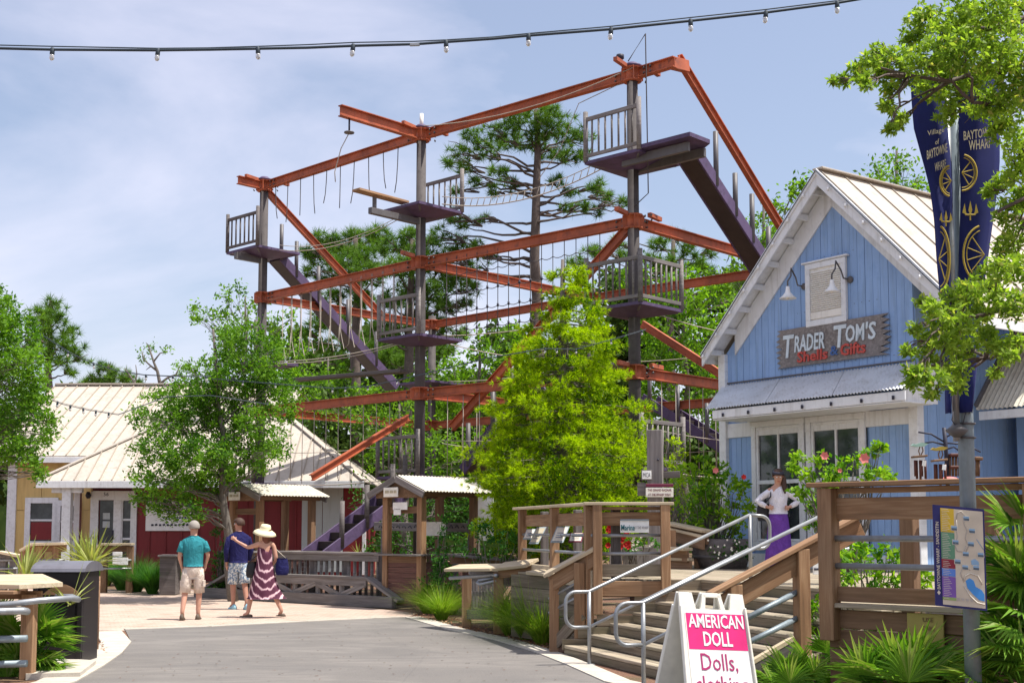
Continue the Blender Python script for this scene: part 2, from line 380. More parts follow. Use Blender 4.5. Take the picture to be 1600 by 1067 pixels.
def pavers():
    m,nt,b=newmat('brick_pavers'); v=coords(nt,(1,1,1),False); br=nt.nodes.new('ShaderNodeTexBrick'); br.inputs['Scale'].default_value=1; br.inputs['Brick Width'].default_value=.24; br.inputs['Row Height'].default_value=.12; br.inputs['Mortar Size'].default_value=.008
    br.inputs['Color1'].default_value=(.40,.27,.205,1); br.inputs['Color2'].default_value=(.50,.38,.30,1); br.inputs['Mortar'].default_value=(.24,.18,.14,1)
    nt.links.new(v,br.inputs['Vector']); f=noise(nt,v,1.5,5,.6); col=mixc(nt,ramp(nt,f,[(.35,(0,0,0)),(.7,(.5,.5,.5))]),br.outputs['Color'],(.52,.44,.37))
    nt.links.new(col,b.inputs['Base Color']); b.inputs['Roughness'].default_value=.85; bump(nt,b,br.outputs['Fac'],-.4,.006); return m
M['pavers']=pavers()
def concrete():
    m,nt,b=newmat('concrete'); v=coords(nt,(1,1,1),False); f=noise(nt,v,4,7,.65); g=noise(nt,v,60,3)
    nt.links.new(mixc(nt,.25,ramp(nt,f,[(.3,(.38,.34,.28)),(.7,(.55,.50,.42))]),ramp(nt,g,[(.3,(.25,.23,.2)),(.7,(.6,.56,.5))])),b.inputs['Base Color']); b.inputs['Roughness'].default_value=.85; bump(nt,b,g,.25,.004); return m
M['concrete']=concrete()
def mulch():
    m,nt,b=newmat('soil_and_mulch'); v=coords(nt,(1,1,1),False); f=noise(nt,v,45,5,.7); g=noise(nt,v,.7,4)
    col=ramp(nt,f,[(.3,(.06,.03,.02)),(.55,(.20,.10,.06)),(.75,(.33,.20,.12))]); col=mixc(nt,ramp(nt,g,[(.45,(0,0,0)),(.65,(.8,.8,.8))]),col,(.06,.075,.025))
    nt.links.new(col,b.inputs['Base Color']); b.inputs['Roughness'].default_value=.95; bump(nt,b,f,.8,.02); return m
M['mulch']=mulch()
# ---------------- foliage generators
def unit(a): return a/np.maximum(np.linalg.norm(a,axis=-1,keepdims=True),1e-9)
def rnd_dirs(n): return unit(rng.normal(size=(n,3)))
def leafverts(P,L,W,upb=.5,dirs=None,jit=.3):
    n=len(P); nrm=unit(rnd_dirs(n)+np.array([0,0,upb])); d=rnd_dirs(n) if dirs is None else dirs
    d=d-nrm*np.sum(d*nrm,1,keepdims=True) if dirs is None else d
    d=unit(d); s=unit(np.cross(nrm,d)); Ls=(L*(1+jit*rng.uniform(-1,1,n)))[:,None]; Ws=W*Ls/L
    a=P; c=P+d*Ls; mid=P+d*Ls*.5+ (nrm*Ls*.06)
    return np.stack([a,mid+s*Ws/2,c,mid-s*Ws/2],1).reshape(-1,3)
def in_ball(n,shell=.5):
    r=rng.uniform(shell,1,n)**.6; return rnd_dirs(n)*r[:,None]
def blobs_leaves(blobs,dens,cl,L,W,upb=.5,shell=.35,crad=.22):
    """blobs: (center, radius xyz). leaf clusters spread through each ball"""
    out=[]
    for c,r in blobs:
        r=np.array(r if hasattr(r,'__len__') else (r,r,r),float); nc=max(4,int(dens*np.prod(r)**(2/3.)))
        cc=np.array(c)+in_ball(nc,shell)*r
        k=cl; P=np.repeat(cc,k,0)+rnd_dirs(nc*k)*rng.uniform(0,1,(nc*k,1))*crad*(.6+.8*np.repeat(rng.uniform(0,1,nc),k))[:,None]
        dirs=unit((P-np.repeat(cc,k,0))+rnd_dirs(nc*k)*.03+np.array([0,0,.01]))
        out.append(leafverts(P,L,W,upb,dirs if rng.uniform()<.0 else None))
    return np.concatenate(out)
def tufts(P,k,L,W,upb=.35,spread=1.0):
    n=len(P); d=unit(rnd_dirs(n*k)*spread+np.array([0,0,upb])); PP=np.repeat(P,k,0)
    s=unit(np.cross(d,rnd_dirs(n*k))); Ls=(L*rng.uniform(.7,1.2,n*k))[:,None]
    return np.stack([PP+s*W/2,PP+d*Ls,PP-s*W/2],1).reshape(-1,3)
def curve3(a,b,lift=.1,n=6,wob=.03,seed=0):
    r=random.Random(seed); a=Vector(a);b=Vector(b); l=(b-a).length; pts=[]
    for i in range(n+1):
        t=i/n; p=a.lerp(b,t)+Z*(lift*l*math.sin(math.pi*t))
        if 0<i<n: p+=Vector((r.uniform(-1,1),r.uniform(-1,1),r.uniform(-1,1)))*wob*l
        pts.append(p)
    return pts
def pxblobs(lst,D,spread=1.0,extra=0,seed=1):
    """(u,v,r[,dD]) in photograph pixels -> balls in depth round distance D"""
    r=random.Random(seed); px=F/D; out=[]
    for t in lst:
        u,v,rr=t[:3]; dd=t[3] if len(t)>3 else r.uniform(-1,1)*spread
        c=at(u,v,D+dd); R=rr/px; out.append((tuple(c),(R,R*1.05,R*.9)))
        for k in range(extra):
            c2=at(u+r.uniform(-.4,.4)*rr,v+r.uniform(-.4,.4)*rr,D+r.uniform(-1,1)*spread*1.5); out.append((tuple(c2),(R*.9,R*.9,R*.8)))
    return out
def tree(name,label,base,blobs,mat,barkm,dens=55,cl=26,L=.1,W=.05,tr=.14,group=None,top=None,upb=.5,shell=.35,crad=.25,kind='leaf',br=.35,cat='tree',limbs=True):
    t=thing(name,label,cat,base,group)
    base=Vector(base); cz=[b[0][2] for b in blobs]
    c=sum((Vector(b[0]) for b in blobs),Vector())/len(blobs)
    top=Vector(top) if top else Vector((c.x,c.y,max(cz)))
    tp=curve3(base,top,0,8,.012,3); tube('trunk',tp,[tr*(1-.8*i/8) for i in range(9)],barkm,t,8)
    if limbs:
        ls=[]
        for i,(b,r) in enumerate(blobs):
            b=Vector(b); h=max(.15,min(.93,(b.z-base.z)/max(top.z-base.z,.1)*.82)); k=h*8; i0=min(7,int(k)); s=tp[i0].lerp(tp[i0+1],k-i0)
            rr=tr*(1-.8*h)*br*.7; ls.append((curve3(s,b,.06,6,.04,i),[max(.008,rr*(1-.75*q/6)) for q in range(7)]))
            rm=(r[0] if hasattr(r,'__len__') else r)
            for q in range(3):
                e=b+Vector(rng.uniform(-1,1,3).tolist())*rm*.8; ls.append((curve3(s.lerp(b,.6),e,.05,4,.05,i*7+q),[max(.005,rr*.4*(1-.7*z/4)) for z in range(5)]))
        tubes('branches',ls,barkm,t,5)
    if kind=='leaf': q=blobs_leaves(blobs,dens,cl,L,W,upb,shell,crad); quadmesh('crown',q,mat,t,origin=tuple(c))
    else:
        out=[]
        for b,r in blobs:
            r=np.array(r); nc=max(5,int(dens*np.prod(r)**(2/3.))); P=np.array(b)+in_ball(nc,.2)*r*np.array([1,1,.75]); out.append(tufts(P,cl,L,W))
        quadmesh('crown',np.concatenate(out),mat,t,origin=tuple(c),nv=3)
    return t
# ================= GROUND
def P2(*uv): return [tuple(gz(u,v)[:2]) for u,v in uv]
sheet('ground',[(-400,-60),(400,-60),(400,900),(-400,900)],0,M['mulch'])
sheet('asphalt_road',[(-3.1,-10)]+[(-4.9,11.5)]+P2((118,1067),(160,1043),(190,1022),(205,1004),(196,985),(330,980),(480,972),(632,965),(700,985),(770,1000),(830,1018),(885,1040),(945,1067))+[(2.2,11.5),(4.5,-10)],.012,M['asphalt'])
sheet('brick_paving',P2((-700,985),(196,985),(330,980),(480,972),(632,965),(655,958),(560,948),(420,940),(300,921),(-700,918)),.004,M['pavers'])
# flush concrete kerb band built as slabs
def band(pts,wd,side):
    pts=[Vector((p[0],p[1],0)) for p in pts]; L_=[]
    for i,p in enumerate(pts):
        t=(pts[min(i+1,len(pts)-1)]-pts[max(i-1,0)]).normalized(); n=Vector((-t.y,t.x,0))*side; L_.append((p,p+n*wd))
    for i in range(len(pts)-1):
        a,b=L_[i]; c,d=L_[i+1]; e=(c-a).normalized()*.006
        tag(prism('kerb',[a+e+V(0,0,-.05),b+e+V(0,0,-.05),d-e+V(0,0,-.05),c-e+V(0,0,-.05)],(0,0,.075),M['concrete']),kind='structure')
def dense(pts,step=1.2):
    out=[pts[0]]
    for a,b in zip(pts,pts[1:]):
        n=max(1,int(math.dist(a,b)/step)); out+=[(a[0]+(b[0]-a[0])*k/n,a[1]+(b[1]-a[1])*k/n) for k in range(1,n+1)]
    return out
band(dense([(-4.9,11.5)]+P2((118,1067),(160,1043),(190,1022),(205,1004),(190,987))),.42,1)
band(dense(P2((632,965),(700,985),(770,1000),(830,1018),(885,1040),(945,1067))+[(2.2,11.5)]),.30,1)
band(dense(P2((196,985),(330,980),(480,972),(632,965)),2.5),.16,1)
# ================= BLUE SHOP
O=V(3.96,23.5,0); A_=V(.587,-.81,0).normalized(); B_=V(.81,.587,0).normalized(); NO=-B_
DZ=1.0
def H(a,z,o=0): return O+A_*a+NO*o+Z*z
def hp(u,v,o=0):
    p=vp(u,v,O+NO*o,A_); return (p-O).dot(A_),p.z
W_=4.15; AP=W_/2; EZ=5.25; RZ=7.55
shop=thing('shop_building','pale blue board-clad gift shop with steep gable, white shutter and cream metal roof','shop',H(0,DZ-1))
slope=None
ra,rz=hp(1280,268,.35); EO,EOz=hp(1100,556,.35)      # apex and left rake end
k=(rz-EOz)/(ra-EO)                                   # roof pitch
def roofz(a): return rz-k*abs(a-ra)
AP=ra
# siding boards: gable wall, vertical boards with recessed joints
def boards(fn,a0,a1,z0,ztop,mat,par,bw=.2,th=.02,o=0,name='siding_board'):
    n=max(1,round((a1-a0)/bw)); bw=(a1-a0)/n
    for i in range(n):
        x0=a0+i*bw+.0035; x1=a0+(i+1)*bw-.0035
        zt0=ztop(x0) if callable(ztop) else ztop; zt1=ztop(x1) if callable(ztop) else ztop
        poly=[fn(x0,z0,o),fn(x1,z0,o),fn(x1,zt1,o)]
        if callable(ztop) and x0<AP<x1: poly.append(fn(AP,ztop(AP),o))
        poly.append(fn(x0,zt0,o))
        e=(fn(0,0,th)-fn(0,0,0))*(1+.12*(i%3-1)); prism(name,poly,e,mat,par)
# solid core behind the boards
prism('wall_core',[H(0,0),H(W_,0),H(W_,roofz(W_)-.3),H(AP,rz-.32),H(0,roofz(0)-.3)],B_*9,M['blue'],shop)
aw0,awz=hp(1155,600); aw1,_=hp(1432,562)
boards(H,.0,W_,awz-.05,lambda a:roofz(a)-.22,M['blue'],shop,.155,.02,.004)
fa0,ftop=hp(1177,655); fa1,_=hp(1357,636); 
boards(H,0,fa0-.02,.9,awz,M['blue'],shop,.14,.02,.004); boards(H,fa1+.02,W_,.9,awz,M['blue'],shop,.14,.02,.004)
# side wall
def HS(b,z,o=0): return O+A_*(W_+o)+B_*b+Z*z
boards(HS,0,6.0,.9,5.3,M['blue'],shop,.24,.02,.004)
for (p,q) in ((H(-.02,.9,.02),H(-.02,roofz(0)-.2,.02)),(H(W_,.9,.02),H(W_,awz-.3,.02))): beam('corner_board',p,q,.17,.17,M['white'],shop,up=NO)
# roof
OV=.38
for sgn in (-1,1):
    e=AP+sgn*(abs(AP-EO)); n=15; ez=roofz(e)
    for i in range(n):
        b0=-OV+i*(9+OV)/n; b1=b0+(9+OV)/n-.004
        P=[H(AP,rz,-b0),H(e,ez,-b0),H(e,ez,-b1),H(AP,rz,-b1)]
        prism('roof_panel',P,V(0,0,.03),M['creamroof'],shop)
        s0=H(AP+sgn*.04,rz+.035-k*.04,-b0-.01); s1=H(e,ez+.045,-b0-.01); beam('roof_seam',s0,s1,.022,.035,M['seam'],shop,c=.003)
    # barge boards and soffit
    dn=V(0,0,-.26)
    prism('barge_board',[H(AP,rz-.005,OV+.03),H(e,ez-.005,OV+.03),H(e,ez-.2,OV+.03),H(AP,rz-.25,OV+.03)],B_*.035,M['white'],shop)
    prism('barge_trim',[H(AP,rz+.035,OV+.06),H(e,ez+.035,OV+.06),H(e,ez-.05,OV+.06),H(AP,rz-.06,OV+.06)],B_*.028,M['white'],shop)
    prism('frieze_board',[H(AP,rz-.09,.028),H(e+sgn*-.5,roofz(e-sgn*.5)-.09,.028),H(e+sgn*-.5,roofz(e-sgn*.5)-.52,.028),H(AP,rz-.55,.028)],NO*.03,M['white'],shop)
    prism('soffit',[H(AP,rz-.06,OV),H(e,ez-.06,OV),H(e,ez-.06,-.0),H(AP,rz-.06,-.0)],V(0,0,.02),M['white'],shop)
    beam('fascia',H(e,ez-.07,OV),H(e,ez-.07,-9),.03,.15,M['white'],shop)
    for j in range(8):
        t=(j+.5)/8; a=AP+(e-AP)*t; zz=roofz(a)
        beam('lookout',H(a,zz-.13,OV),H(a,zz-.13,.03),.06,.1,M['white'],shop,up=V(0,0,1))
        lb=tube('bulb',[H(a+sgn*.1,roofz(a+sgn*.1)-.07,OV+.07),H(a+sgn*.1,roofz(a+sgn*.1)-.13,OV+.09)],.022,M['signw2'],shop,6)
tube('string_wire',[H(EO,EOz-.02,OV+.07),H(AP,rz-.0,OV+.07),H(2*AP-EO,EOz-.02,OV+.07)],.008,M['wire'],shop,5)
beam('ridge_cap',H(AP,rz+.045,OV+.02),H(AP,rz+.045,-9),.22,.03,M['creamroof'],shop)
# awning (corrugated pent roof over the bay, hipped ends)
def corr(name,fa,fb,fc,fd,mat,par,n=60,amp=.014,thick=.006,sub=4):
    """corrugations run a->d / b->c, a-b lower edge"""
    fa,fb,fc,fd=map(Vector,(fa,fb,fc,fd)); nr=(fb-fa).cross(fd-fa).normalized()
    if nr.z<0: nr=-nr
    vs=[];fs=[]; m=n*sub
    for i in range(m+1):
        t=i/m; off=nr*(amp*math.cos(2*math.pi*i/sub))
        lo=fa.lerp(fb,t)+off; hi=fd.lerp(fc,t)+off
        vs+=[lo,hi,lo-nr*thick,hi-nr*thick]
    for i in range(m):
        a=i*4; b=a+4
        fs+=[(a,b,b+1,a+1),(a+2,a+3,b+3,b+2),(a,a+2,b+2,b),(a+1,b+1,b+3,a+3)]
    return mesh(name,vs,fs,mat,par,False)
PR=.95
l0,lz=hp(1103,640,PR); l1,lz1=hp(1418,604,PR); lz=(lz+lz1)/2; pass
nsh=3
for i in range(nsh):
    t0=i/nsh; t1=(i+1)/nsh-.002
    la,lb=l0+(l1-l0)*t0,l0+(l1-l0)*t1; ua,ub=-.05+(W_+.1)*t0,-.05+(W_+.1)*t1
    corr('awning_sheet',H(la,lz,PR),H(lb,lz,PR),H(ub,awz,.03),H(ua,awz,.03),M['corr'],shop,22)
beam('awning_flashing',H(0,awz+.03,.04),H(W_,awz+.03,.04),.03,.025,M['steelg'],shop)
beam('awning_fascia',H(l0+.12,lz-.11,PR-.05),H(l1-.08,lz-.11,PR-.05),.035,.15,M['white'],shop)
beam('awning_soffit',H(l0+.12,lz-.20,PR-.40),H(l1-.1,lz-.20,PR-.40),.7,.02,M['white'],shop)
for a in (l0+.14,l1-.16): prism('awning_end',[H(a,lz-.19,PR-.07),H(a,lz-.03,PR-.07),H(a,awz-.1,.02),H(a,lz-.19,.02)],A_*.02,M['white'],shop)
beam('awning_beam',H(0,lz-.33,.03),H(W_,lz-.33,.03),.06,.26,M['white'],shop)
for j in range(8):
    p=H(l0+.4+j*.6,lz-.10,PR-.01); tube('bulb',[p,p-Z*.06],.02,M['dark'],shop,6)
# shop windows
def fr(a0,a1,z0,z1,o,wd,par,name='frame_rail',mat='white',dp=.05):
    m=M[mat]
    beam(name,H(a0,z1-wd/2,o),H(a1,z1-wd/2,o),dp,wd,m,par); beam(name,H(a0,z0+wd/2,o),H(a1,z0+wd/2,o),dp,wd,m,par)
    beam(name,H(a0+wd/2,z0+wd,o),H(a0+wd/2,z1-wd,o),wd,dp,m,par,up=NO); beam(name,H(a1-wd/2,z0+wd,o),H(a1-wd/2,z1-wd,o),wd,dp,m,par,up=NO)
zb=1.35
beam('window_head',H(fa0-.05,ftop-.02,.06),H(fa1+.05,ftop-.02,.06),.12,.07,M['white'],shop)
mid,_=hp(1262,650)
wins=((fa0+.02,mid-.02),(mid+.02,fa1-.02))
for a0,a1 in wins:
    wf=prism('window',[H(a0,zb,.02),H(a1,zb,.02),H(a1,ftop-.06,.02),H(a0,ftop-.06,.02)],NO*.015,M['glass'],shop)
    fr(a0,a1,zb,ftop-.06,.07,.10,wf); fr(a0+.105,a1-.105,zb+.105,ftop-.165,.05,.045,wf,'sash_rail')
    zm=zb+(ftop-zb)*.50
    beam('sash_rail',H(a0+.15,zm,.055),H(a1-.15,zm,.055),.05,.07,M['white'],wf)
    am=(a0+a1)/2; beam('glazing_bar',H(am,zb+.15,.05),H(am,ftop-.21,.05),.035,.04,M['white'],wf,up=NO)
beam('base_board',H(0,1.12,.03),H(W_,1.12,.03),.04,.24,M['white'],shop)
# shutter
s0,sz0=hp(1264,513); s1,sz1=hp(1325,402)
_,t0=hp(1264,414); _,t1=hp(1325,502)
szb=(sz0+t1)/2; szt=(t0+sz1)/2
sh=prism('shutter',[H(s0,szb,.03),H(s1,szb,.03),H(s1,szt,.03),H(s0,szt,.03)],NO*.02,M['whitew'],shop)
fr(s0,s1,szb,szt,.065,.10,sh,'shutter_rail',dp=.04); beam('shutter_rail',H(s0+.1,szb+.18,.06),H(s1-.1,szb+.18,.06),.03,.12,M['whitew'],sh)
beam('shutter_cap',H(s0-.06,szt+.02,.07),H(s1+.06,szt+.02,.07),.08,.03,M['white'],sh)
nl=19
for i in range(nl):
    z=szb+.28+(szt-szb-.44)*i/(nl-1); beam('louvre',H(s0+.11,z,.058),H(s1-.11,z,.058),.05,.012,M['whitew'],sh,up=(Z+NO*1.0).normalized(),c=.002)
# gooseneck lamps
def goose(u,v,us,vs,lab):
    a,z=hp(u,v,.03); a2,z2=hp(us,vs,.45)
    t=thing('gooseneck_lamp',lab,'wall lamp',H(a,z,.03),'gooseneck lamps either side of the shutter')
    lathe('wall_plate',[(.06,0),(.06,.02),(.03,.05)],H(a,z,.03),M['steelg'],t,12,NO)
    pts=[H(a,z,.05),H(a-.05,z+.02,.15),H(a*.6+a2*.4,z+.14,.25),H(a*.35+a2*.65,z+.28,.36),H(a2+.05,z2+.34,.42),H(a2,z2+.25,.45),H(a2,z2+.14,.45)]
    tube('gooseneck_arm',pts,.014,M['steelg'],t,6)
    lathe('lamp_shade',[(.03,.16),(.035,.12),(.045,.06),(.09,.0),(.15,-.05),(.145,-.055),(.08,-.01),(.03,.05)],H(a2,z2,.45),M['signw2'],t,14)
    lathe('bulb',[(.03,.03),(.04,-.01),(.03,-.05),(.005,-.065)],H(a2,z2,.45),M['whitew'],t,8)
goose(1257,448,1231,462,'white gooseneck lamp on the blue boards left of the shutter')
goose(1329,437,1300,452,'white gooseneck lamp curving in front of the shutter from its right side')
# TRADER TOM'S sign
g0,gz0=hp(1212,550,.06); g1,gz1=hp(1393,525,.06); GC=(g0+g1)/2
_,zt=hp(1302,506,.06); _,zbm=hp(1302,562,.06); zc=(zt+zbm)/2; hh=(zt-zbm)/2+.03
sg=thing('shop_sign','weathered grey driftwood sign lettered with the shop name above the awning','sign',H(GC,zc-hh,.04))
r=random.Random(4); top=[];bot=[]
def jag(x0,dirn,n=7):
    pts=[]
    for i in range(n*2+1):
        t=i/(n*2); z=zc-hh+2*hh*t; pts.append((x0+dirn*(-.16*(i%2)*r.uniform(.5,1.3))-dirn*.10*abs(t-.5),z))
    return pts
lft=jag(g0,-1); rgt=jag(g1,1)
poly=[H(a,z,.04) for a,z in lft[::-1]]+[H(a,z,.04) for a,z in rgt]
tiltv=0
prism('sign_board',poly,NO*.035,M['woodgrey'],sg)
wS=g1-g0
text("TRADER",'x' and "TRADER",H(g0+wS*.305,zc+.07,.08),A_,Z,M['signw2'],sg) if False else None
M['letter']=flat('pale_blue_letter',(.60,.68,.72),.5); M['coral']=flat('coral_letter',(.50,.07,.05),.5); M['lblue']=flat('blue_letter',(.05,.12,.32),.5)
text('lettering',"T",H(g0+wS*.125,zc+.03,.078),A_,(Z+A_*.12),M['letter'],sg,h=.40,w=.24,ext=.015,bold=.02)
text('lettering',"RADER",H(g0+wS*.325,zc+.05,.078),A_,(Z+A_*.08),M['letter'],sg,h=.29,w=wS*.27,ext=.015,bold=.018)
text('lettering',"T",H(g0+wS*.585,zc+.07,.078),A_,(Z+A_*.10),M['letter'],sg,h=.38,w=.26,ext=.015,bold=.02)
text('lettering',"OM",H(g0+wS*.715,zc+.09,.078),A_,(Z+A_*.06),M['letter'],sg,h=.29,w=wS*.155,ext=.015,bold=.02)
text('lettering',"'S",H(g0+wS*.845,zc+.09,.078),A_,(Z+A_*.1),M['letter'],sg,h=.30,w=wS*.085,ext=.015,bold=.02)
text('lettering',"Shells",H(g0+wS*.345,zc-.185,.078),A_,(Z+A_*.05),M['coral'],sg,h=.19,w=wS*.27,ext=.018,bold=.022)
text('lettering',"&",H(g0+wS*.535,zc-.155,.078),A_,Z,M['lblue'],sg,h=.16,w=.17,ext=.012,bold=.015)
text('lettering',"Gifts",H(g0+wS*.695,zc-.165,.078),A_,(Z+A_*.05),M['coral'],sg,h=.20,w=wS*.21,ext=.018,bold=.022)
# side porch wing on the right
wing=thing('side_wing','blue side wing of the shop with corrugated porch roof and white door frame','porch',H(W_+1,DZ,-1.3))
K0=vp(1527,640,HS(1.25,0),A_); wz=K0.z; KO=V(K0.x,K0.y,0)
def K(a,z,b=0): return KO+A_*a+B_*b+Z*z
for i in range(3): corr('porch_sheet',K(-.02+i*1.2,wz),K(1.17+i*1.2,wz),K(1.17+i*1.2,wz+2.5,2.1),K(-.02+i*1.2,wz+2.5,2.1),M['corrc'],wing,14,.014)
beam('porch_fascia',K(0,wz-.1,.05),K(3.6,wz-.1,.05),.03,.14,M['white'],wing)
beam('flashing',K(-.03,wz+.06,.0),K(-.03,wz+2.56,2.1),.05,.07,M['steelg'],wing)
prism('wall_core',[K(0,0,1.1),K(4,0,1.1),K(4,wz+.6,1.1),K(0,wz+.6,1.1)],B_*3,M['blue'],wing)
def KF(a,z,o=0): return K(a,z,1.1-o)
boards(KF,.0,.75,.9,wz+.5,M['blue'],wing,.2,.02,.004)
boards(KF,.75,3.5,3.45,wz+.5,M['blue'],wing,.2,.02,.004)
d0=.80
for x in (d0,d0+.62,d0+1.3): beam('door_frame',KF(x,1,.06),KF(x,3.4,.06),.15,.06,M['whitew'],wing,up=NO)
beam('door_frame',KF(d0-.08,3.42,.065),KF(d0+1.4,3.42,.065),.07,.2,M['whitew'],wing)
dg=prism('door_glass',[KF(d0,1,.03),KF(d0+1.3,1,.03),KF(d0+1.3,3.35,.03),KF(d0,3.35,.03)],NO*.012,M['glass'],wing)
# ================= CLIMBING TOWER
GX=V(.73,-.683,0).normalized(); PX=V(.683,.73,0).normalized()
FRp=V(2.75,28.5,0); FMp=V(-2.39,33,0); FLp=V(-7.5,38,0)
BR=FRp+PX*7; BM=FMp+PX*7; BLp=FLp+PX*7
Z1,Z2,Z3=12.02,8.60,5.17; P1,P2_,P3=9.98,6.60,3.02
tw=thing('climbing_tower','tall ropes course tower of grey poles, orange beams and purple platforms','climbing tower',FMp)
for p,h in ((FRp,12.1),(FMp,12.1),(FLp,12.1),(BR,8.9),(BM,8.9),(BLp,8.9)):
    tube('pole',[p,p+Z*h],[.15,.125],M['pole'],tw,14)
    for z in ((Z1,Z2,Z3) if h>10 else (Z2,Z3)):
        lathe('collar',[(.15,-.17),(.22,-.17),(.22,-.14),(.155,-.13),(.155,.12),(.22,.13),(.22,.16),(.15,.16)],p+Z*z,M['orange'],tw,12)
        for k in range(4):
            d=(GX*math.cos(k*math.pi/2+.78)+PX*math.sin(k*math.pi/2+.78)); beam('collar_fin',p+d*.13+Z*z,p+d*.25+Z*z,.02,.3,M['orange'],tw)
    if h>10: lathe('cap',[(.2,.15),(.24,.17),(.24,.2),(.14,.24),(.12,.27)],p+Z*(Z1),M['purple'],tw,14)
def bm_(a,b,za,zb=None,o=.2,w=.16,h=.24,e=None):
    zb=za if zb is None else zb; d=(b-a).normalized(); return ibeam('beam',a+d*o+Z*za,b-d*(o if e is None else e)+Z*zb,w,h,M['orange'],tw)
bm_(FLp,FMp,Z1); bm_(FMp,FRp,Z1)
for z in (Z2,Z3):
    bm_(FLp,FMp,z); bm_(FMp,FRp,z); bm_(BLp,BM,z); bm_(BM,BR,z)
    for a,b in ((FLp,BLp),(FMp,BM),(FRp,BR)): bm_(a,b,z)
bm_(FLp,FLp-PX*.95,Z1-.0,o=.2,e=0); bm_(FRp,FRp+GX*1.2,Z1,o=.2,e=0)
AR=FMp-PX*2.75; bm_(FMp,AR,Z1,o=.2,e=0,h=.28)
tube('lanyard_hook',[AR+PX*.3+Z*(Z1-.14),AR+PX*.3+Z*(Z1-.45)],.025,M['dark'],tw,6)
lathe('pulley',[(.03,-.03),(.13,-.01),(.13,.02),(.03,.05)],AR+PX*.3+Z*(Z1-.5),M['steelg'],tw,10)
tube('rope',[AR+PX*.3+Z*(Z1-.5),AR+PX*.3+V(-.2,0,Z1-.9),AR+PX*.3+V(-.35,0,Z1-1.5),AR+PX*.3+V(-.33,0,Z1-1.75)],.012,M['rope'],tw,4)
for p,z in ((FRp,Z1),(FRp,Z2),(FMp,Z1),(FMp,Z2),(FLp,Z1),(FRp,Z3)):
    beam('beam_stub',p-PX*.25+Z*(z+.15),p-PX*.75+GX*.1+Z*(z+.15),.1,.1,M['orange'],tw); beam('beam_stub',p+GX*.3+PX*.2+Z*(z+.15),p+GX*.2+PX*.75+Z*(z+.15),.1,.1,M['orange'],tw)
def vline(u1,v1,u2,v2,Aa,d): return vp(u1,v1,Aa,d),vp(u2,v2,Aa,d)
# belay tracks that slope over the stairs
R2=FRp+GX*.95
trk=[vline(1060,90,1222,358,R2,PX),vline(419,301,597,494,FLp,PX),vline(487,746,638,652,FMp,PX),vline(985,352,706,668,FRp,-GX),vline(1003,506,1137,592,BM,GX)]
for i,(a,b) in enumerate(trk): ibeam('belay_track',a,b,.13,(.16 if i==2 else .21),M['orange'],tw)
pk=vp(1062,92,R2,PX); beam('beam_joint',FRp+GX*1.1+Z*Z1,pk+PX*.25-Z*.12,.17,.26,M['orange'],tw)
# platforms
def platform(p,z,mat='purple'):
    h=.78
    def c(i,j,s=1,dz=0): return p+GX*(h*i*s)+PX*(h*j*s)+Z*(z+dz)
    cs=((-1,-1),(1,-1),(1,1),(-1,1)); vs=[c(i,j) for i,j in cs]+[c(i,j,1,-.07) for i,j in cs]+[c(i,j,.25,-.2) for i,j in cs]
    fs=[(0,1,2,3)]+[(q,q+4,(q+1)%4+4,(q+1)%4) for q in range(4)]+[(q+4,q+8,(q+1)%4+8,(q+1)%4+4) for q in range(4)]+[(11,10,9,8)]
    pl=mesh('platform',vs,fs,M[mat],tw)
    for i,j in cs: beam('platform_joist',p+Z*(z-.16)+GX*(.1*i)+PX*(.1*j),c(i,j,.9,-.06),.05,.08,M['steelg'],pl)
def guard(a,b,z,mat='woodgreyd',tw_=None,hgt=1.05):
    a=Vector(a)+Z*z;b=Vector(b)+Z*z; d=(b-a).normalized()
    g=beam('guardrail',a+Z*(hgt-.08),b+Z*(hgt-.08),.06,.09,M[mat],tw_ or tw)
    beam('bottom_rail',a+Z*.12,b+Z*.12,.05,.08,M[mat],g)
    for p in (a,b): tube('rail_post',[p-Z*.02,p+Z*(hgt+.1)],.055,M[mat],g,8)
    n=int((b-a).length/.19)
    for i in range(1,n): p=a.lerp(b,i/n); tube('baluster',[p+Z*.15,p+Z*(hgt-.1)],.026,M[mat],g,6)
c4=lambda p,i,j:p+GX*(.76*i)+PX*(.76*j)
LC=(-1,-1);NC=(1,-1);RC=(1,1);FC=(-1,1)
for p in (FRp,FMp,FLp):
    for z in (P1,P2_,P3): platform(p,z)
for p in (BLp,BM,BR):
    for z in (P2_,P3): platform(p,z)
def gd(p,c1,c2,z,m='woodgreyd'): guard(c4(p,*c1),c4(p,*c2),z,m)
gd(FRp,LC,NC,P1,'woodgrey'); gd(FMp,RC,FC,P1,'woodgrey'); gd(FLp,LC,NC,P1)
gd(FRp,LC,NC,P2_,'woodgrey'); gd(FRp,NC,RC,P2_,'woodgrey'); gd(FMp,LC,NC,P2_,'woodgrey'); gd(FLp,LC,NC,P2_)
gd(FRp,NC,RC,P3,'woodgrey'); gd(FMp,LC,NC,P3,'woodgrey'); gd(FLp,LC,NC,P3)
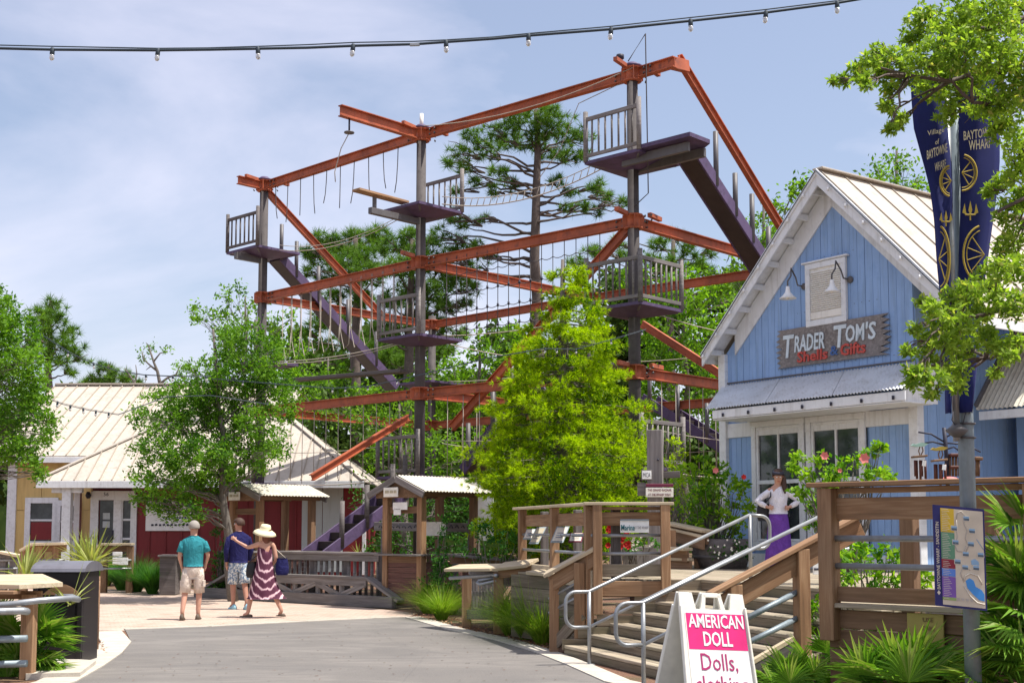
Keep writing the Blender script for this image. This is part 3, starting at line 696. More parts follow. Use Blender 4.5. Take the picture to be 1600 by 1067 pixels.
# extra landing next to the high right platform
mesh('platform',*(lambda q:( [q(-.75,.75),q(-.75,2.1),q(.0,2.1),q(.35,1.6),q(.35,.75)]+[q(-.75,.75,-.09),q(-.75,2.1,-.09),q(.0,2.1,-.09),q(.35,1.6,-.09),q(.35,.75,-.09)],
  [(4,3,2,1,0),(5,6,7,8,9)]+[(i,(i+1)%5,(i+1)%5+5,i+5) for i in range(5)]))(lambda y,x,dz=0:FRp+GX*x+PX*y+Z*(P1+.08+dz)),M['purple'],tw)
for q in (-.5,.1): beam('platform_arm',FRp+GX*.1+PX*q+Z*(P1-.14),FRp+GX*1.9+PX*q+Z*(P1-.14),.09,.2,M['steelg'],tw)
# stairs
def stairs(a,b,side,wd=.75,name='staircase',newel=(),nm='steelg',rev=False):
    """a top, b bottom on the near stringer; side = unit vector to the far stringer"""
    a=Vector(a);b=Vector(b); s=Vector(side)
    st=beam(name,a,b,.05,.28,M['purple'],tw); beam('stringer',a+s*wd,b+s*wd,.05,.28,M['purple'],st)
    n=int(abs(a.z-b.z)/.2); d=(b-a)/n
    for i in range(n):
        p=a+d*(i+.5); q=Vector((d.x,d.y,0)).normalized()
        beam('tread',p+s*.03,p+s*(wd-.03),.27,.035,M['under'],st,c=.004)
        beam('tread_riser',p+s*.03-Z*.09+q*.12,p+s*(wd-.03)-Z*.09+q*.12,.02,.17,M['under'],st,c=.003)
    up_=(s.cross((b-a).normalized())); up_=up_ if up_.z>0 else -up_
    beam('soffit_plate',a+s*(wd/2)-up_*.13,b+s*(wd/2)-up_*.13,wd-.06,.015,M['under'],st)
    for t,h,f in newel:
        p=a.lerp(b,t)+s*(wd*f); tube('newel_post',[p-Z*.1,p+Z*h],.06,M['steelg'] if nm!='woodgreyd' else M[nm],st,8)
    return st
s1a=vp(1062,246,R2,PX); s1b=vp(1196,452,R2,PX)
stairs(s1a,s1b,GX*1,.5,newel=((.20,1.15,1),(.42,.9,1),(.62,1.05,1),(.82,.9,1),(.92,.8,1)))
stairs(*vline(424,405,606,606,FLp-GX*.35,PX),GX,.5,newel=((.0,1.0,1),(.12,1.0,1),(.55,1.0,1),(.8,1.0,1),(.3,1.0,1)))
stairs(*vline(602,772,474,868,FMp-GX*.35,PX),GX,.8,newel=((.18,1.0,1),(.5,.95,1),(.02,1,1),(.8,1,1)),nm='woodgreyd')
stairs(*vline(1003,622,1132,703,BM,GX),PX,.7,newel=((.1,1.0,0),(.45,1.0,0),(.8,1.0,0)))
stairs(*vline(820,600,722,735,FRp+PX*.4,-GX),PX,.7,newel=((.5,1.0,0),(.9,1.0,0),(.2,1,0)))
# plank and arm at the centre pole
q=vp(556,294,FMp,PX); beam('diving_plank',FMp-PX*.55+Z*(P1+.12),Vector((q.x,q.y,P1+.14)),.3,.06,M['wood'],tw)
beam('platform_arm',FMp-PX*.1+Z*(P1-.3),FMp-PX*1.75+Z*(P1-.3),.14,.16,M['steelg'],tw); beam('arm_block',FMp-PX*1.6+Z*(P1-.2),FMp-PX*1.6+Z*(P1+.06),.1,.1,M['steelg'],tw)
beam('platform_arm',FLp-PX*.1+Z*(P1-.25),FLp-PX*1.0+Z*(P1-.25),.12,.2,M['steelg'],tw)
tube('pole_finial',[FMp+Z*12.2,FMp+Z*12.6],.05,M['whitew'],tw,8)
tube('cable',[FRp+V(-.1,-.1,12.3),FRp+V(.25,-.6,12.75),FRp+V(.28,-.6,9.1),FRp+V(0,-.2,8.9)],.014,M['roped'],tw,5)
lathe('camera_box',[(.03,-.06),(.09,-.04),(.09,.05),(.03,.07)],FRp+V(-.28,-.1,12.4),M['dark'],tw,8)
# ropes: joined per element
def hang(a,b,z,n,L0,sway=.06,r=.012,mat='roped',s=1):
    rr=random.Random(s); out=[]
    for i in range(n):
        p=a.lerp(b,(i+.6)/(n+.3))+Z*z; l=L0*rr.uniform(.85,1.15); sx=rr.uniform(-1,1)*sway
        out.append(([p,p-Z*l*.4+V(sx*.3,0,0),p-Z*l*.75+V(sx*.9,0,0),p-Z*l+V(sx*2.0,0,0)],r))
    return tubes('hanging_strap',out,M[mat],tw,4)
d=(FMp-FLp)
hang(FLp+d*.03,FLp+d*.93,Z1-.08,10,1.15,.045,.012)
def loops(a,b,z,zl,n,r=.011,mat='rope',amp=.25):
    out=[]; 
    for i in range(n):
        p=a.lerp(b,(i+.5)/n); q=a.lerp(b,(i+1.4)/n) if i<n-1 else p
        out.append(([p+Z*z,p+Z*(z-(z-zl)*.7),p.lerp(q,.4)+Z*(zl+.1),p.lerp(q,.9)+Z*(zl+amp*.9),q+Z*(z-(z-zl)*.6)],r)); out.append(([q+Z*z,q+Z*(z-(z-zl)*.6)],r))
    out.append((sag(a+Z*zl,b+Z*zl,.15),r*1.2)); return tubes('rope_loops',out,M[mat],tw,4)
a,b=FLp+GX*.8,FMp-GX*.8
loops(a,b,Z2,P2_-.05,12)
out=[]
a,b=FMp+GX*.8,FRp-GX*.8
for i in range(15):
    t=(i+.5)/15; p=a.lerp(b,t); out.append(([p+Z*Z2,p+Z*(P2_-.1)],.010))
for k in range(4):
    for i in range(14): out.append((sag(a.lerp(b,(i+.5)/15)+Z*(P2_+.1+k*.48),a.lerp(b,(i+1.5)/15)+Z*(P2_+.1+k*.48),.05,4),.010))
tubes('rope_net',out,M['roped'],tw,4)
out=[]
for i in range(12):
    for k in range(3):
        p=a.lerp(b,(i+.5)/15)+Z*(P2_+.1+k*.48); out.append(([p-Z*.04,p+Z*.04],.028))
tag(tubes('rope_knots',out,M['dark'],tw,5),kind='stuff')
out=[]
for (a,b) in ((FLp,FMp),(FMp,FRp),(FMp,BM),(FRp,BR),(BM,BR),(BLp,BM)):
    dd=(b-a).normalized()
    for i in range(10):
        p=a+dd*(1+i*.55); out.append(([p+Z*Z3,p+Z*(P3-.05+.1*(i%2))],.010))
    out.append((sag(a+dd*.8+Z*(P3-.02),b-dd*.8+Z*(P3-.02),.1),.014)); out.append((sag(a+dd*.8+Z*(P3+.9),b-dd*.8+Z*(P3+.9),.1),.010))
    out.append((sag(a+dd*.8+Z*(P2_+.0),b-dd*.8+Z*(P2_+.0),.12),.013)); 
out.append((sag(FMp+GX*.8+Z*(P1+.05),FRp-GX*.8+Z*(P1+.05),.35),.016)); out.append((sag(FMp+GX*.8+Z*(P1+.25),FRp-GX*.8+Z*(P1+.25),.35),.012))
for i in range(24):
    t=(i+.5)/24; p=(FMp+GX*.8).lerp(FRp-GX*.8,t)+Z*(P1+.05-4*.35*t*(1-t)); out.append(([p,p+Z*.2+GX*.08],.010))
out.append((sag(FLp+GX*.8+Z*(P1-.05),FMp-GX*.8+Z*(P1-.05),.3),.012)); out.append((sag(FLp+GX*.8+Z*(P1+.1),FMp-GX*.5+Z*(P1+.1),.35),.010))
out.append((sag(FMp+V(0,-.15,Z1+.2),FRp+V(0,-.2,Z1+.1),.28),.012))
out.append(([FRp-GX*.2+Z*(Z1-.1),FRp-GX*1.6+Z*(Z1-.3),FRp-GX*2.2+Z*(Z1-1.3),FRp-GX*2.9+Z*(Z1-1.9)],.012))
tag(tubes('cables',out,M['rope'],tw,4),kind='stuff')
# catwalk beams seen through the tree
beam('walkway_plank',FLp+GX*.8+PX*.3+Z*(P2_-.55),FMp-GX*.8+PX*.2+Z*(P2_-.75),.35,.09,M['woodgreyd'],tw)
# ================= LEFT BUILDINGS
yb=thing('yellow_building','yellow panel-sided building with big cream metal roof behind the trees','building',at(60,905,46))
YD=46; y0=at(14,800,YD).x; yE=at(60,716,YD).z
def Y(x,z,b=0): return V(x,YD+b,z)
prism('wall_core',[Y(y0,0,.05),Y(y0+9,0,.05),Y(y0+9,yE,.05),Y(y0,yE,.05)],(0,9,0),M['yellow'],yb)
for i in range(9):
    for z0,z1 in ((.6,2.35),(2.37,yE)): prism('siding_panel',[Y(y0+.25+i*.9,z0),Y(y0+1.13+i*.9,z0),Y(y0+1.13+i*.9,z1),Y(y0+.25+i*.9,z1)],(0,.03,0),M['yellow'],yb)
beam('corner_board',Y(y0+.1,.3,-.02),Y(y0+.1,yE,-.02),.32,.1,M['white'],yb,up=V(0,1,0))
for i in range(6): prism('siding_panel',[V(y0-.02,YD+.3+i*1.2,.6),V(y0-.02,YD+1.47+i*1.2,.6),V(y0-.02,YD+1.47+i*1.2,yE),V(y0-.02,YD+.3+i*1.2,yE)],(-.03,0,0),M['yellow'],yb)
rp=at(110,604,YD+6); 
n=22; xa=y0-.6
for i in range(n):
    x=xa+i*.46; prism('roof_panel',[V(x,YD-.5,yE+.02),V(x+.455,YD-.5,yE+.02),V(x+.455,YD+6,rp.z),V(x,YD+6,rp.z)],(0,0,.05),M['creamroof'],yb)
    beam('roof_seam',V(x,YD-.5,yE+.10),V(x,YD+6,rp.z+.08),.03,.05,M['seam'],yb,c=.004)
    prism('roof_panel',[V(x,YD+12.5,yE+.02),V(x+.455,YD+12.5,yE+.02),V(x+.455,YD+6,rp.z),V(x,YD+6,rp.z)],(0,0,.05),M['creamroof'],yb)
beam('ridge_cap',V(xa,YD+6,rp.z+.1),V(xa+n*.46,YD+6,rp.z+.1),.3,.06,M['creamroof'],yb)
beam('eave_fascia',V(xa,YD-.5,yE-.08),V(xa+n*.46,YD-.5,yE-.08),.04,.2,M['white'],yb)
def ywin(x0,x1,z0,z1,par,YY,nm='window',bars=1,redp=False):
    w_=prism(nm,[V(x0,YY-.03,z0),V(x1,YY-.03,z0),V(x1,YY-.03,z1),V(x0,YY-.03,z1)],(0,-.02,0),M['glass'],par)
    for z in (z0-.1,z1+.1): beam('window_frame',V(x0-.2,YY-.07,z),V(x1+.2,YY-.07,z),.08,.2,M['white'],w_)
    for x in (x0-.1,x1+.1): beam('window_frame',V(x,YY-.07,z0),V(x,YY-.07,z1),.2,.08,M['white'],w_,up=V(0,1,0))
    for k in range(bars): zz=z0+(z1-z0)*(.55 if bars==1 else (k+1)/(bars+1)); beam('glazing_bar',V(x0,YY-.06,zz),V(x1,YY-.06,zz),.04,.07,M['white'],w_)
    if redp:
        prism('window_poster',[V(x0+.02,YY-.06,z0+.05),V(x1-.02,YY-.06,z0+.05),V(x1-.02,YY-.06,z0+(z1-z0)*.5),V(x0+.02,YY-.06,z0+(z1-z0)*.5)],(0,-.01,0),M['red'],w_)
    return w_
def pxx(u,D): return (u-800)/F*D
def pzz(v,D): return at(800,v,D).z
ywin(pxx(51,YD),pxx(85,YD),pzz(845,YD),pzz(786,YD),yb,YD,redp=True); ywin(pxx(98,YD),pxx(119,YD),pzz(845,YD),pzz(790,YD),yb,YD,redp=True)
rb=thing('red_building','dark red board-sided building with cream hipped metal roof and white porch post','building',at(330,905,42))
RD=42; RE=pzz(755,RD); rx0=pxx(80,RD); rx1=pxx(576,RD); apz=pzz(616,RD+2.5)
def hip(x0,x1,yb0,yb1,ze,zr,par):
    xm0,xm1=x0+(x1-x0)*.47,x0+(x1-x0)*.60; ym=(yb0+yb1)/2
    n=26
    for i in range(n):
        xa,xb=x0+(x1-x0)*i/n,x0+(x1-x0)*(i+1)/n-.01
        def topat(x):
            if x<xm0: t=(x-x0)/(xm0-x0)
            elif x>xm1: t=(x1-x)/(x1-xm1)
            else: t=1
            return V(x,yb0+(ym-yb0)*t,ze+(zr-ze)*t)
        prism('roof_panel',[V(xa,yb0,ze),V(xb,yb0,ze),topat(xb),topat(xa)],(0,0,.04),M['creamroof'],par)
        if (topat(xa)-V(xa,yb0,ze)).length>.3: beam('roof_seam',V(xa,yb0,ze+.06),topat(xa)+Z*.06,.03,.05,M['seam'],par,c=.004)
    prism('roof_side',[V(x0,yb0,ze),V(x0,yb1,ze),V(xm0,ym,zr)],(0,0,.04),M['creamroof'],par); prism('roof_side',[V(x1,yb0,ze),V(x1,yb1,ze),V(xm1,ym,zr)],(0,0,.04),M['creamroof'],par)
    for q,r_ in ((V(x0,yb0,ze+.07),V(xm0,ym,zr+.07)),(V(x1,yb0,ze+.07),V(xm1,ym,zr+.07)),(V(xm0,ym,zr+.07),V(xm1,ym,zr+.07))): beam('hip_cap',q,r_,.2,.05,M['creamroof'],par)
hip(rx0,rx1,RD-1.3,RD+8,RE,apz,rb)
beam('eave_fascia',V(rx0,RD-1.3,RE-.08),V(rx1,RD-1.3,RE-.08),.04,.22,M['white'],rb)
for i in range(18): beam('rafter_tail',V(rx0+.3+i*.58,RD-1.26,RE-.12),V(rx0+.3+i*.58,RD-.1,RE-.05),.05,.1,M['white'],rb)
rw0=pxx(146,RD); rw1=pxx(473,RD)
prism('wall_core',[V(rw0,RD,0),V(rx1-.5,RD,0),V(rx1-.5,RD,RE-.05),V(rw0,RD,RE-.05)],(0,7,0),M['red'],rb)
beam('door_canopy_board',V(rw0,RD-.04,RE-.22),V(pxx(215,RD),RD-.04,RE-.22),.04,.3,M['redd'],rb)
x=pxx(212,RD); i=0
while x<rw1-.05:
    prism('siding_panel',[V(x,RD-.03,.3),V(x+.50,RD-.03,.3),V(x+.50,RD-.03,RE-.1),V(x,RD-.03,RE-.1)],(0,.025,0),M['red'],rb); beam('batten',V(x-.02,RD-.05,.3),V(x-.02,RD-.05,RE-.1),.05,.03,M['red'],rb,up=V(0,1,0)); x+=.53
# pale wall panels right
x=rw1
for i in range(2):
    prism('pale_wall_panel',[V(x,RD-.05,.3),V(x+.66,RD-.05,.3),V(x+.66,RD-.05,RE-.12),V(x,RD-.05,RE-.12)],(0,.03,0),M['greyblue'],rb); x+=.68
prism('siding_panel',[V(x,RD-.03,.3),V(x+.6,RD-.03,.3),V(x+.6,RD-.03,RE-.1),V(x,RD-.03,RE-.1)],(0,.025,0),M['red'],rb)
beam('corner_board',V(x+.68,RD-.04,.2),V(x+.68,RD-.04,RE-.1),.12,.08,M['white'],rb,up=V(0,1,0))
# door and side light
dr=prism('door',[V(pxx(159,RD),RD-.05,.75),V(pxx(181,RD),RD-.05,.75),V(pxx(181,RD),RD-.05,pzz(782,RD)),V(pxx(159,RD),RD-.05,pzz(782,RD))],(0,-.03,0),M['glass'],rb)
for u in (151,187): beam('door_frame',V(pxx(u,RD),RD-.1,.6),V(pxx(u,RD),RD-.1,pzz(768,RD)),.26,.08,M['white'],dr,up=V(0,1,0))
beam('door_frame',V(pxx(148,RD),RD-.1,pzz(774,RD)),V(pxx(214,RD),RD-.1,pzz(774,RD)),.09,.3,M['white'],dr)
tube('handle',[V(pxx(181,RD),RD-.17,1.35),V(pxx(181,RD),RD-.17,1.65)],.03,M['dark'],dr,6)
for z0,z1 in ((pzz(811,RD),pzz(801,RD)),(pzz(824,RD),pzz(814,RD))): beam('door_notice',V(pxx(164,RD),RD-.095,(z0+z1)/2),V(pxx(175,RD),RD-.095,(z0+z1)/2),.01,(z1-z0),M['greyblue'],dr)
text('lettering','56',V(pxx(169,RD),RD-.15,pzz(772,RD)),(1,0,0),Z,M['dark'],dr,h=.12)
ywin(pxx(195,RD),pxx(207,RD),.75,pzz(782,RD),rb,RD,'side_light',2)
beam('porch_post',V(pxx(107,RD-1),RD-1,.3),V(pxx(107,RD-1),RD-1,RE-.15),.28,.28,M['white'],rb)
beam('porch_post',V(pxx(123,RD+1),RD+1,.3),V(pxx(123,RD+1),RD+1,RE-.15),.2,.2,M['white'],rb); beam('porch_lintel',V(pxx(100,RD),RD-1,RE-.25),V(pxx(146,RD),RD-1,RE-.25),.2,.18,M['white'],rb)
lathe('wall_light',[(.05,-.1),(.1,0),(.05,.12)],V(pxx(142,RD),RD-.2,pzz(774,RD)),M['dark'],rb,8)
ws=thing('store_sign','large white sign with navy lettering hanging on the red wall behind the tree','sign',V(pxx(270,RD),RD-.1,pzz(829,RD)))
beam('sign_board',V(pxx(231,RD),RD-.1,pzz(806,RD)),V(pxx(303,RD),RD-.1,pzz(806,RD)),.06,pzz(783,RD)-pzz(829,RD),M['signw2'],ws)
M['navyp']=flat('navy_print',(.02,.04,.2),.6)
beam('sign_stripe',V(pxx(295,RD),RD-.14,pzz(788,RD)),V(pxx(303,RD),RD-.14,pzz(788,RD)),.01,.25,M['navyp'],ws)
for v,u0,u1,h in ((800,262,300,2.2),(809,258,300,2.6),(820,240,300,3)):
    n=10
    for i in range(n): beam('print_mark',V(pxx(u0+(u1-u0)*i/n,RD),RD-.14,pzz(v,RD)),V(pxx(u0+(u1-u0)*(i+.6)/n,RD),RD-.14,pzz(v-(i%2),RD)),.008,h/48,M['navyp'] if v<815 else M['dark'],ws,c=.001)

# nails in the gable boards
out=[]
n=max(1,round(W_/.155))
for i in range(n):
    for z in (awz+.15,awz+1.1,awz+2.0,awz+2.8):
        a=(i+.5)*W_/n
        if z<roofz(a)-.5: out.append(([H(a,z,.02),H(a,z,.032)],.006))
tag(tubes('nail_heads',out,M['steelg'],shop,5),kind='stuff')
# bolts and gusset plates on the tower beams
out=[]
for p in (FRp,FMp,FLp):
    for z in (Z1,Z2,Z3):
        for d in (GX,-GX,PX):
            for q in (.32,.5): out.append(([p+d*q+V(0,-.02,z-.06)-PX*.0,p+d*q+V(0,-.12,z-.06)],.022)); out.append(([p+d*q+V(0,-.02,z+.06),p+d*q+V(0,-.12,z+.06)],.022))
tag(tubes('bolts',out,M['steelg'],tw,6),kind='stuff')
# ================= DECK, STEPS, RAILINGS
RUN=V(.944,.33,0).normalized(); NN=V(-.33,.944,0).normalized(); Q0=V(.675,17.1,0)
def D_(s,t,z=0): return Q0+RUN*s+NN*t+Z*z
RI,TR=.143,.285; DZ=RI*7
deck=tag(prism('boardwalk',[D_(1.72,-4.55,DZ-.25),D_(9,-4.55,DZ-.25),D_(9,6,DZ-.25),D_(.6,6,DZ-.25),D_(.5,.2,DZ-.25),D_(1.72,-.5,DZ-.25)],(0,0,.19),M['woodgreyd']),kind='structure')
s=.52
while s<8.9:
    t0=(-.345*s+.03) if s<1.70 else -4.55
    beam('deck_board',D_(s+.07,t0,DZ-.02),D_(s+.07,5.8,DZ-.02),.136,.04,M['deck'],deck,c=.004); s+=.142
st=thing('timber_steps','broad weathered timber steps climbing from the kerb to the shop deck','steps',D_(.6,-2.2))
for k in range(1,8):
    s=(k-1)*TR; tl=-.35*s-.02; tr=-5.0
    if k<7:
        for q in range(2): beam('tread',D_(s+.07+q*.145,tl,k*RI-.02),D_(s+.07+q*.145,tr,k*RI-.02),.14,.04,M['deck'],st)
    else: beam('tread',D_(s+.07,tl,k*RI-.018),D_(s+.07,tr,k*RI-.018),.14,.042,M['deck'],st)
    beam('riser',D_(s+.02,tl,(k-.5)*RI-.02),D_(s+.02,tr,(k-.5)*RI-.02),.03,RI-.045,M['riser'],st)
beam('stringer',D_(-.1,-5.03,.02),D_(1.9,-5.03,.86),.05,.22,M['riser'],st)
# stepped wall on the left of the steps
lw=thing('deck_railing','wooden deck railing with pale cap and hanging signs left of the steps','railing',V(1.6,17.1,0))
X0,X1=1.07,2.10; YW=17.08
for i in range(6):
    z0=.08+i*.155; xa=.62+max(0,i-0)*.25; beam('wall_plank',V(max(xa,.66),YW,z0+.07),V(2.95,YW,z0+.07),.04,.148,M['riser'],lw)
beam('skirt_board',V(1.12,YW-.03,DZ-.12),V(2.03,YW-.03,DZ-.12),.05,.2,M['wood'],lw); 
RT=2.0
LA=[V(X0,YW+.02,0),V(.13,21,0)]
for x,z0 in ((X0+.06,.55),(2.03,.85)): post('rail_post',V(x,YW-.06,z0),RT-z0-.02,.12,M['wood'],lw)
post('rail_post',V(X0-.05,YW+.08,.3),RT-.32,.11,M['wood'],lw,.2)
nd=(LA[1]-LA[0]).normalized()
for t in (1.9,3.85): post('rail_post',LA[0]+nd*t+Z*.6,RT-.62,.12,M['wood'],lw,.25)
for t in (.1,1.9,3.8): post('rail_post',LA[0]+nd*t+V(.35,.1,.9),RT-.95,.11,M['woodgreyd'],lw,.25)
beam('cap_board',V(X0-.12,YW-.03,RT),V(2.14,YW-.03,RT),.2,.04,M['woodcap'],lw); beam('cap_board',LA[0]+V(-.0,.1,RT),LA[1]+V(-.03,.1,RT),.2,.04,M['woodcap'],lw)
beam('cap_under_board',V(X0-.06,YW+.10,RT-.06),V(2.12,YW+.10,RT-.06),.2,.04,M['wood'],lw); beam('rail_board',V(X0,YW+.03,RT-.2),V(2.02,YW+.03,RT-.2),.05,.18,M['wood'],lw); beam('rail_board',LA[0]+V(.06,0,RT-.2),LA[1]+V(.06,0,RT-.2),.05,.18,M['wood'],lw)
for z in (1.58,1.34):
    tube('pipe_rail',[V(X0,YW,z),V(2.0,YW,z)],.022,M['galv'],lw,8); tube('pipe_rail',[LA[0]+Z*z,LA[1]+Z*z],.022,M['galv'],lw,8)
beam('deck_edge_board',V(X0,YW+.02,DZ+.12),V(2.0,YW+.02,DZ+.12),.05,.16,M['deck'],lw); beam('deck_edge_board',LA[0]+Z*DZ,LA[1]+Z*DZ,.05,.24,M['woodcap'],lw)
# sloping stair rail left
b0=gz(866,1020); b0=V(b0.x,b0.y,0)
ct0=at(852,897,b0.y-.02); ct1=at(934,853,YW-.04)
sr=thing('stair_side_rail','short sloping wooden stair rail with pale rounded cap beside the lowest step','railing',b0)
post('rail_post',b0,ct0.z-.06,.13,M['wood'],sr); post('rail_post',V(at(905,900,17.15).x,17.15,0),1.22,.14,M['wood'],sr)
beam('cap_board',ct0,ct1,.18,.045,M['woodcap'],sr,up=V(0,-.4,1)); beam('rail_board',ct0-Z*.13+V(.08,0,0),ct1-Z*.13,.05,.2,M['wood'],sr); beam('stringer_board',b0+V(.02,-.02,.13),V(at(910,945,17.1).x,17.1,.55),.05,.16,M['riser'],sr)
for dz in (.33,.52): tube('pipe_rail',[ct0+V(.05,.05,-dz),ct1+V(0,.05,-dz)],.02,M['galv'],sr,8)
# steel handrails
def handrail(lab,base,top,length,slope,zend):
    b=Vector(base); t=thing('handrail',lab,'handrail',b,'galvanised handrails on the steps')
    tp=V(b.x,b.y,top); e=tp+RUN*length+Z*(slope*length)
    tube('rail_post',[b,tp],.024,M['galv'],t,10); lathe('base_flange',[(.07,0),(.07,.012),(.03,.02)],b,M['galv'],t,12)
    low=.43
    def arc(c,r,a0,a1,n=6): return [c+RUN*(r*math.cos(a0+(a1-a0)*i/n))+Z*(r*math.sin(a0+(a1-a0)*i/n)) for i in range(n+1)]
    R=.13
    pts=[e]+[tp]+[tp-RUN*.18]+arc(tp-RUN*.18-Z*R,R,math.pi/2,math.pi)[1:]+arc(tp-RUN*.18-Z*(low-R),R,math.pi,1.5*math.pi)+[tp-Z*low]
    tube('top_rail',pts,.022,M['galv'],t,10); e2=tp-Z*low+RUN*length+Z*(slope*length)
    tube('lower_rail',[tp-Z*low,e2],.020,M['galv'],t,10)
    tube('end_loop',[e,e+RUN*.16-Z*.01]+arc(e+RUN*.16-Z*(R+.01),R,math.pi/2,0)[1:]+arc(e+RUN*.16-Z*(low-R),R,0,-math.pi/2)+[e2],.022,M['galv'],t,10)
    tube('rail_post',[V(e.x,e.y,zend),e],.024,M['galv'],t,10); return t
g1=gz(921,1040); handrail('left galvanised handrail with looped end, its foot on the kerb',(g1.x,g1.y,.01),.90,2.25,.42,DZ)
D2=(EYE-.90)*F/(940-828); handrail('right galvanised handrail with looped rusty end, behind the folding sign',(pxx(1003,D2),D2,.01),.90,2.3,.42,DZ)
# right wooden stair rail
r0=V(1.95,12.45,0)-RUN*.25; 
rr=thing('wooden_stair_rail','sloping wooden stair rail with brown boards and grey pipes on the right of the steps','railing',r0)
q0=vp(1108,928,r0,RUN); q1=vp(1345,803,r0,RUN)
beam('cap_board',q0,q1,.14,.04,M['wood'],rr); beam('rail_board',q0-Z*.13+RUN*.1,q1-Z*.13,.04,.2,M['wood'],rr)
for u in (1146,1252):
    p=vp(u,900,r0,RUN); k=(p-q0).dot(RUN)/(q1-q0).dot(RUN); zt=q0.z+(q1.z-q0.z)*k; post('rail_post',V(p.x,p.y,0),zt-.03,.13,M['wood'],rr,.33)
for v0,v1 in ((974,925),(1013,966)):
    a=vp(1150,v0,r0,RUN); b=vp(1245,v1,r0,RUN); tube('pipe_rail',[a,b],.03,M['galvd'],rr,8)
beam('stringer_board',vp(1150,1048,r0,RUN),vp(1240,996,r0,RUN),.06,.05,M['woodcap'],rr); beam('stringer_board',vp(1150,1062,r0,RUN),vp(1240,1012,r0,RUN),.05,.18,M['woodgreyd'],rr)
# right railing above the palmettos
e0=at(1271,758,11.35); e1=at(1600,749,10.05); E=V(e1.x-e0.x,e1.y-e0.y,0).normalized(); EN=V(-E.y,E.x,0)
def RR(a,z,o=0): return V(e0.x,e0.y,0)+E*a+EN*o+Z*z
zt=(e0.z+e1.z)/2
br=thing('boardwalk_railing','thick brown timber railing with overhanging cap and two pipe rails behind the palmettos','railing',RR(.1,0))
beam('cap_board',RR(-.02,zt),RR(6,zt),.20,.04,M['wood'],br); beam('cap_under_board',RR(.1,zt-.05,.14),RR(6,zt-.05,.14),.2,.045,M['wood'],br)
beam('rail_board',RR(.15,zt-.21,.05),RR(6,zt-.21,.05),.05,.19,M['wood'],br)
for a in (.14,1.95,3.8): post('rail_post',RR(a,.7,0),zt-.73,.14,M['wood'],br,math.atan2(E.y,E.x))
for a in (.14,.95,1.35,2.9): post('rail_post',RR(a,.8,1.5),zt-.9,.14,M['wooddark'],br,math.atan2(E.y,E.x))
for v in (841,885):
    z=at(1380,v,RR(.6,0).y).z; tube('pipe_rail',[RR(.1,z),RR(5.8,z)],.028,M['galv'],br,10)
beam('rail_board',RR(.15,at(1380,930,RR(.6,0).y).z,.04),RR(6,at(1380,930,RR(.6,0).y).z,.04),.05,.13,M['wood'],br)
zd=at(1380,948,RR(.6,0).y).z
for i in range(10): beam('deck_board',RR(.1,zd,.02+i*.145),RR(6,zd,.02+i*.145),.138,.04,M['deck'],br)
for i in range(5): beam('skirt_board',RR(.1,zd-.12-i*.17,.06),RR(6,zd-.12-i*.17,.06),.03,.16,M['wooddark'],br)
for i in range(2):
    a=.95+i*.0
ys=thing('no_skateboard_sign','faded yellow sign board with dark letters half hidden behind the palmettos','sign',RR(.75,.3,.0))
M['ochre']=flat('ochre_board',(.36,.29,.08),.7)
sc=vp(1445,998,RR(0,0),E); sa=(sc-RR(0,0)).dot(E)
beam('sign_board',RR(sa-.15,sc.z,-.0),RR(sa+.17,sc.z,-.0),.02,.42,M['ochre'],ys)
text('lettering','USE',RR(sa+.04,sc.z+.16,-.012),E,Z,M['wooddark'],ys,h=.035,w=.09); text('lettering','CARE',RR(sa+.04,sc.z+.09,-.012),E,Z,M['wooddark'],ys,h=.035,w=.11)
# ramp on the left of the deck with wide pale cap
rm=thing('ramp_railing','low ramp railing with wide pale plank cap and grey pipe handrail left of the deck','railing',gz(752,985))
pa=gz(729,980); pb=gz(779,990); pa.z=pb.z=0
c0=at(706,887,21.9); c1=at(832,879,20.2); c1b=at(905,872,20.3)
post('rail_post',pa,c0.z-.14,.16,M['wood'],rm); post('rail_post',pb,c0.z-.03,.16,M['wood'],rm)
beam('cap_board',c0,at(778,886,20.7),.33,.05,M['woodcap'],rm,up=V(0,-.42,1)); beam('cap_board',at(779,885,20.7),c1,.33,.05,M['woodcap'],rm,up=V(0,-.42,1)); beam('rail_board',at(780,897,20.6),at(832,889,20.2),.05,.14,M['wood'],rm)
tube('pipe_rail',[at(703,903,21.7),at(770,898,20.8),at(776,899,20.5)],.03,M['galv'],rm,8); tube('pipe_rail',[at(776,902,20.8),at(748,907,20.9),at(745,910,20.9),at(750,913,20.8),at(776,907,20.6)],.025,M['galv'],rm,8)
beam('bottom_rail',pa+Z*.22,pb+Z*.3,.05,.16,M['woodgreyd'],rm)
for i in range(5): beam('wall_plank',V(.0+.0,19.9-.0,.12+i*.19),V(1.0,18.0,.12+i*.19),.04,.185,M['riser'],rm)
beam('wall_cap',at(832,893,19.4),at(905,900,18.2),.24,.05,M['woodcap'],rm,up=V(0,-.3,1))
for i in range(9):
    p=at(735+i*5,955,23.5); post('baluster',V(p.x,p.y,.15),.75,.05,M['woodgrey'],rm)
for z in (.2,.5,.9): beam('bottom_rail',V(at(732,900,23.5).x,23.5,z),V(at(781,900,23.5).x,23.5,z),.05,.09,M['woodgrey'],rm)
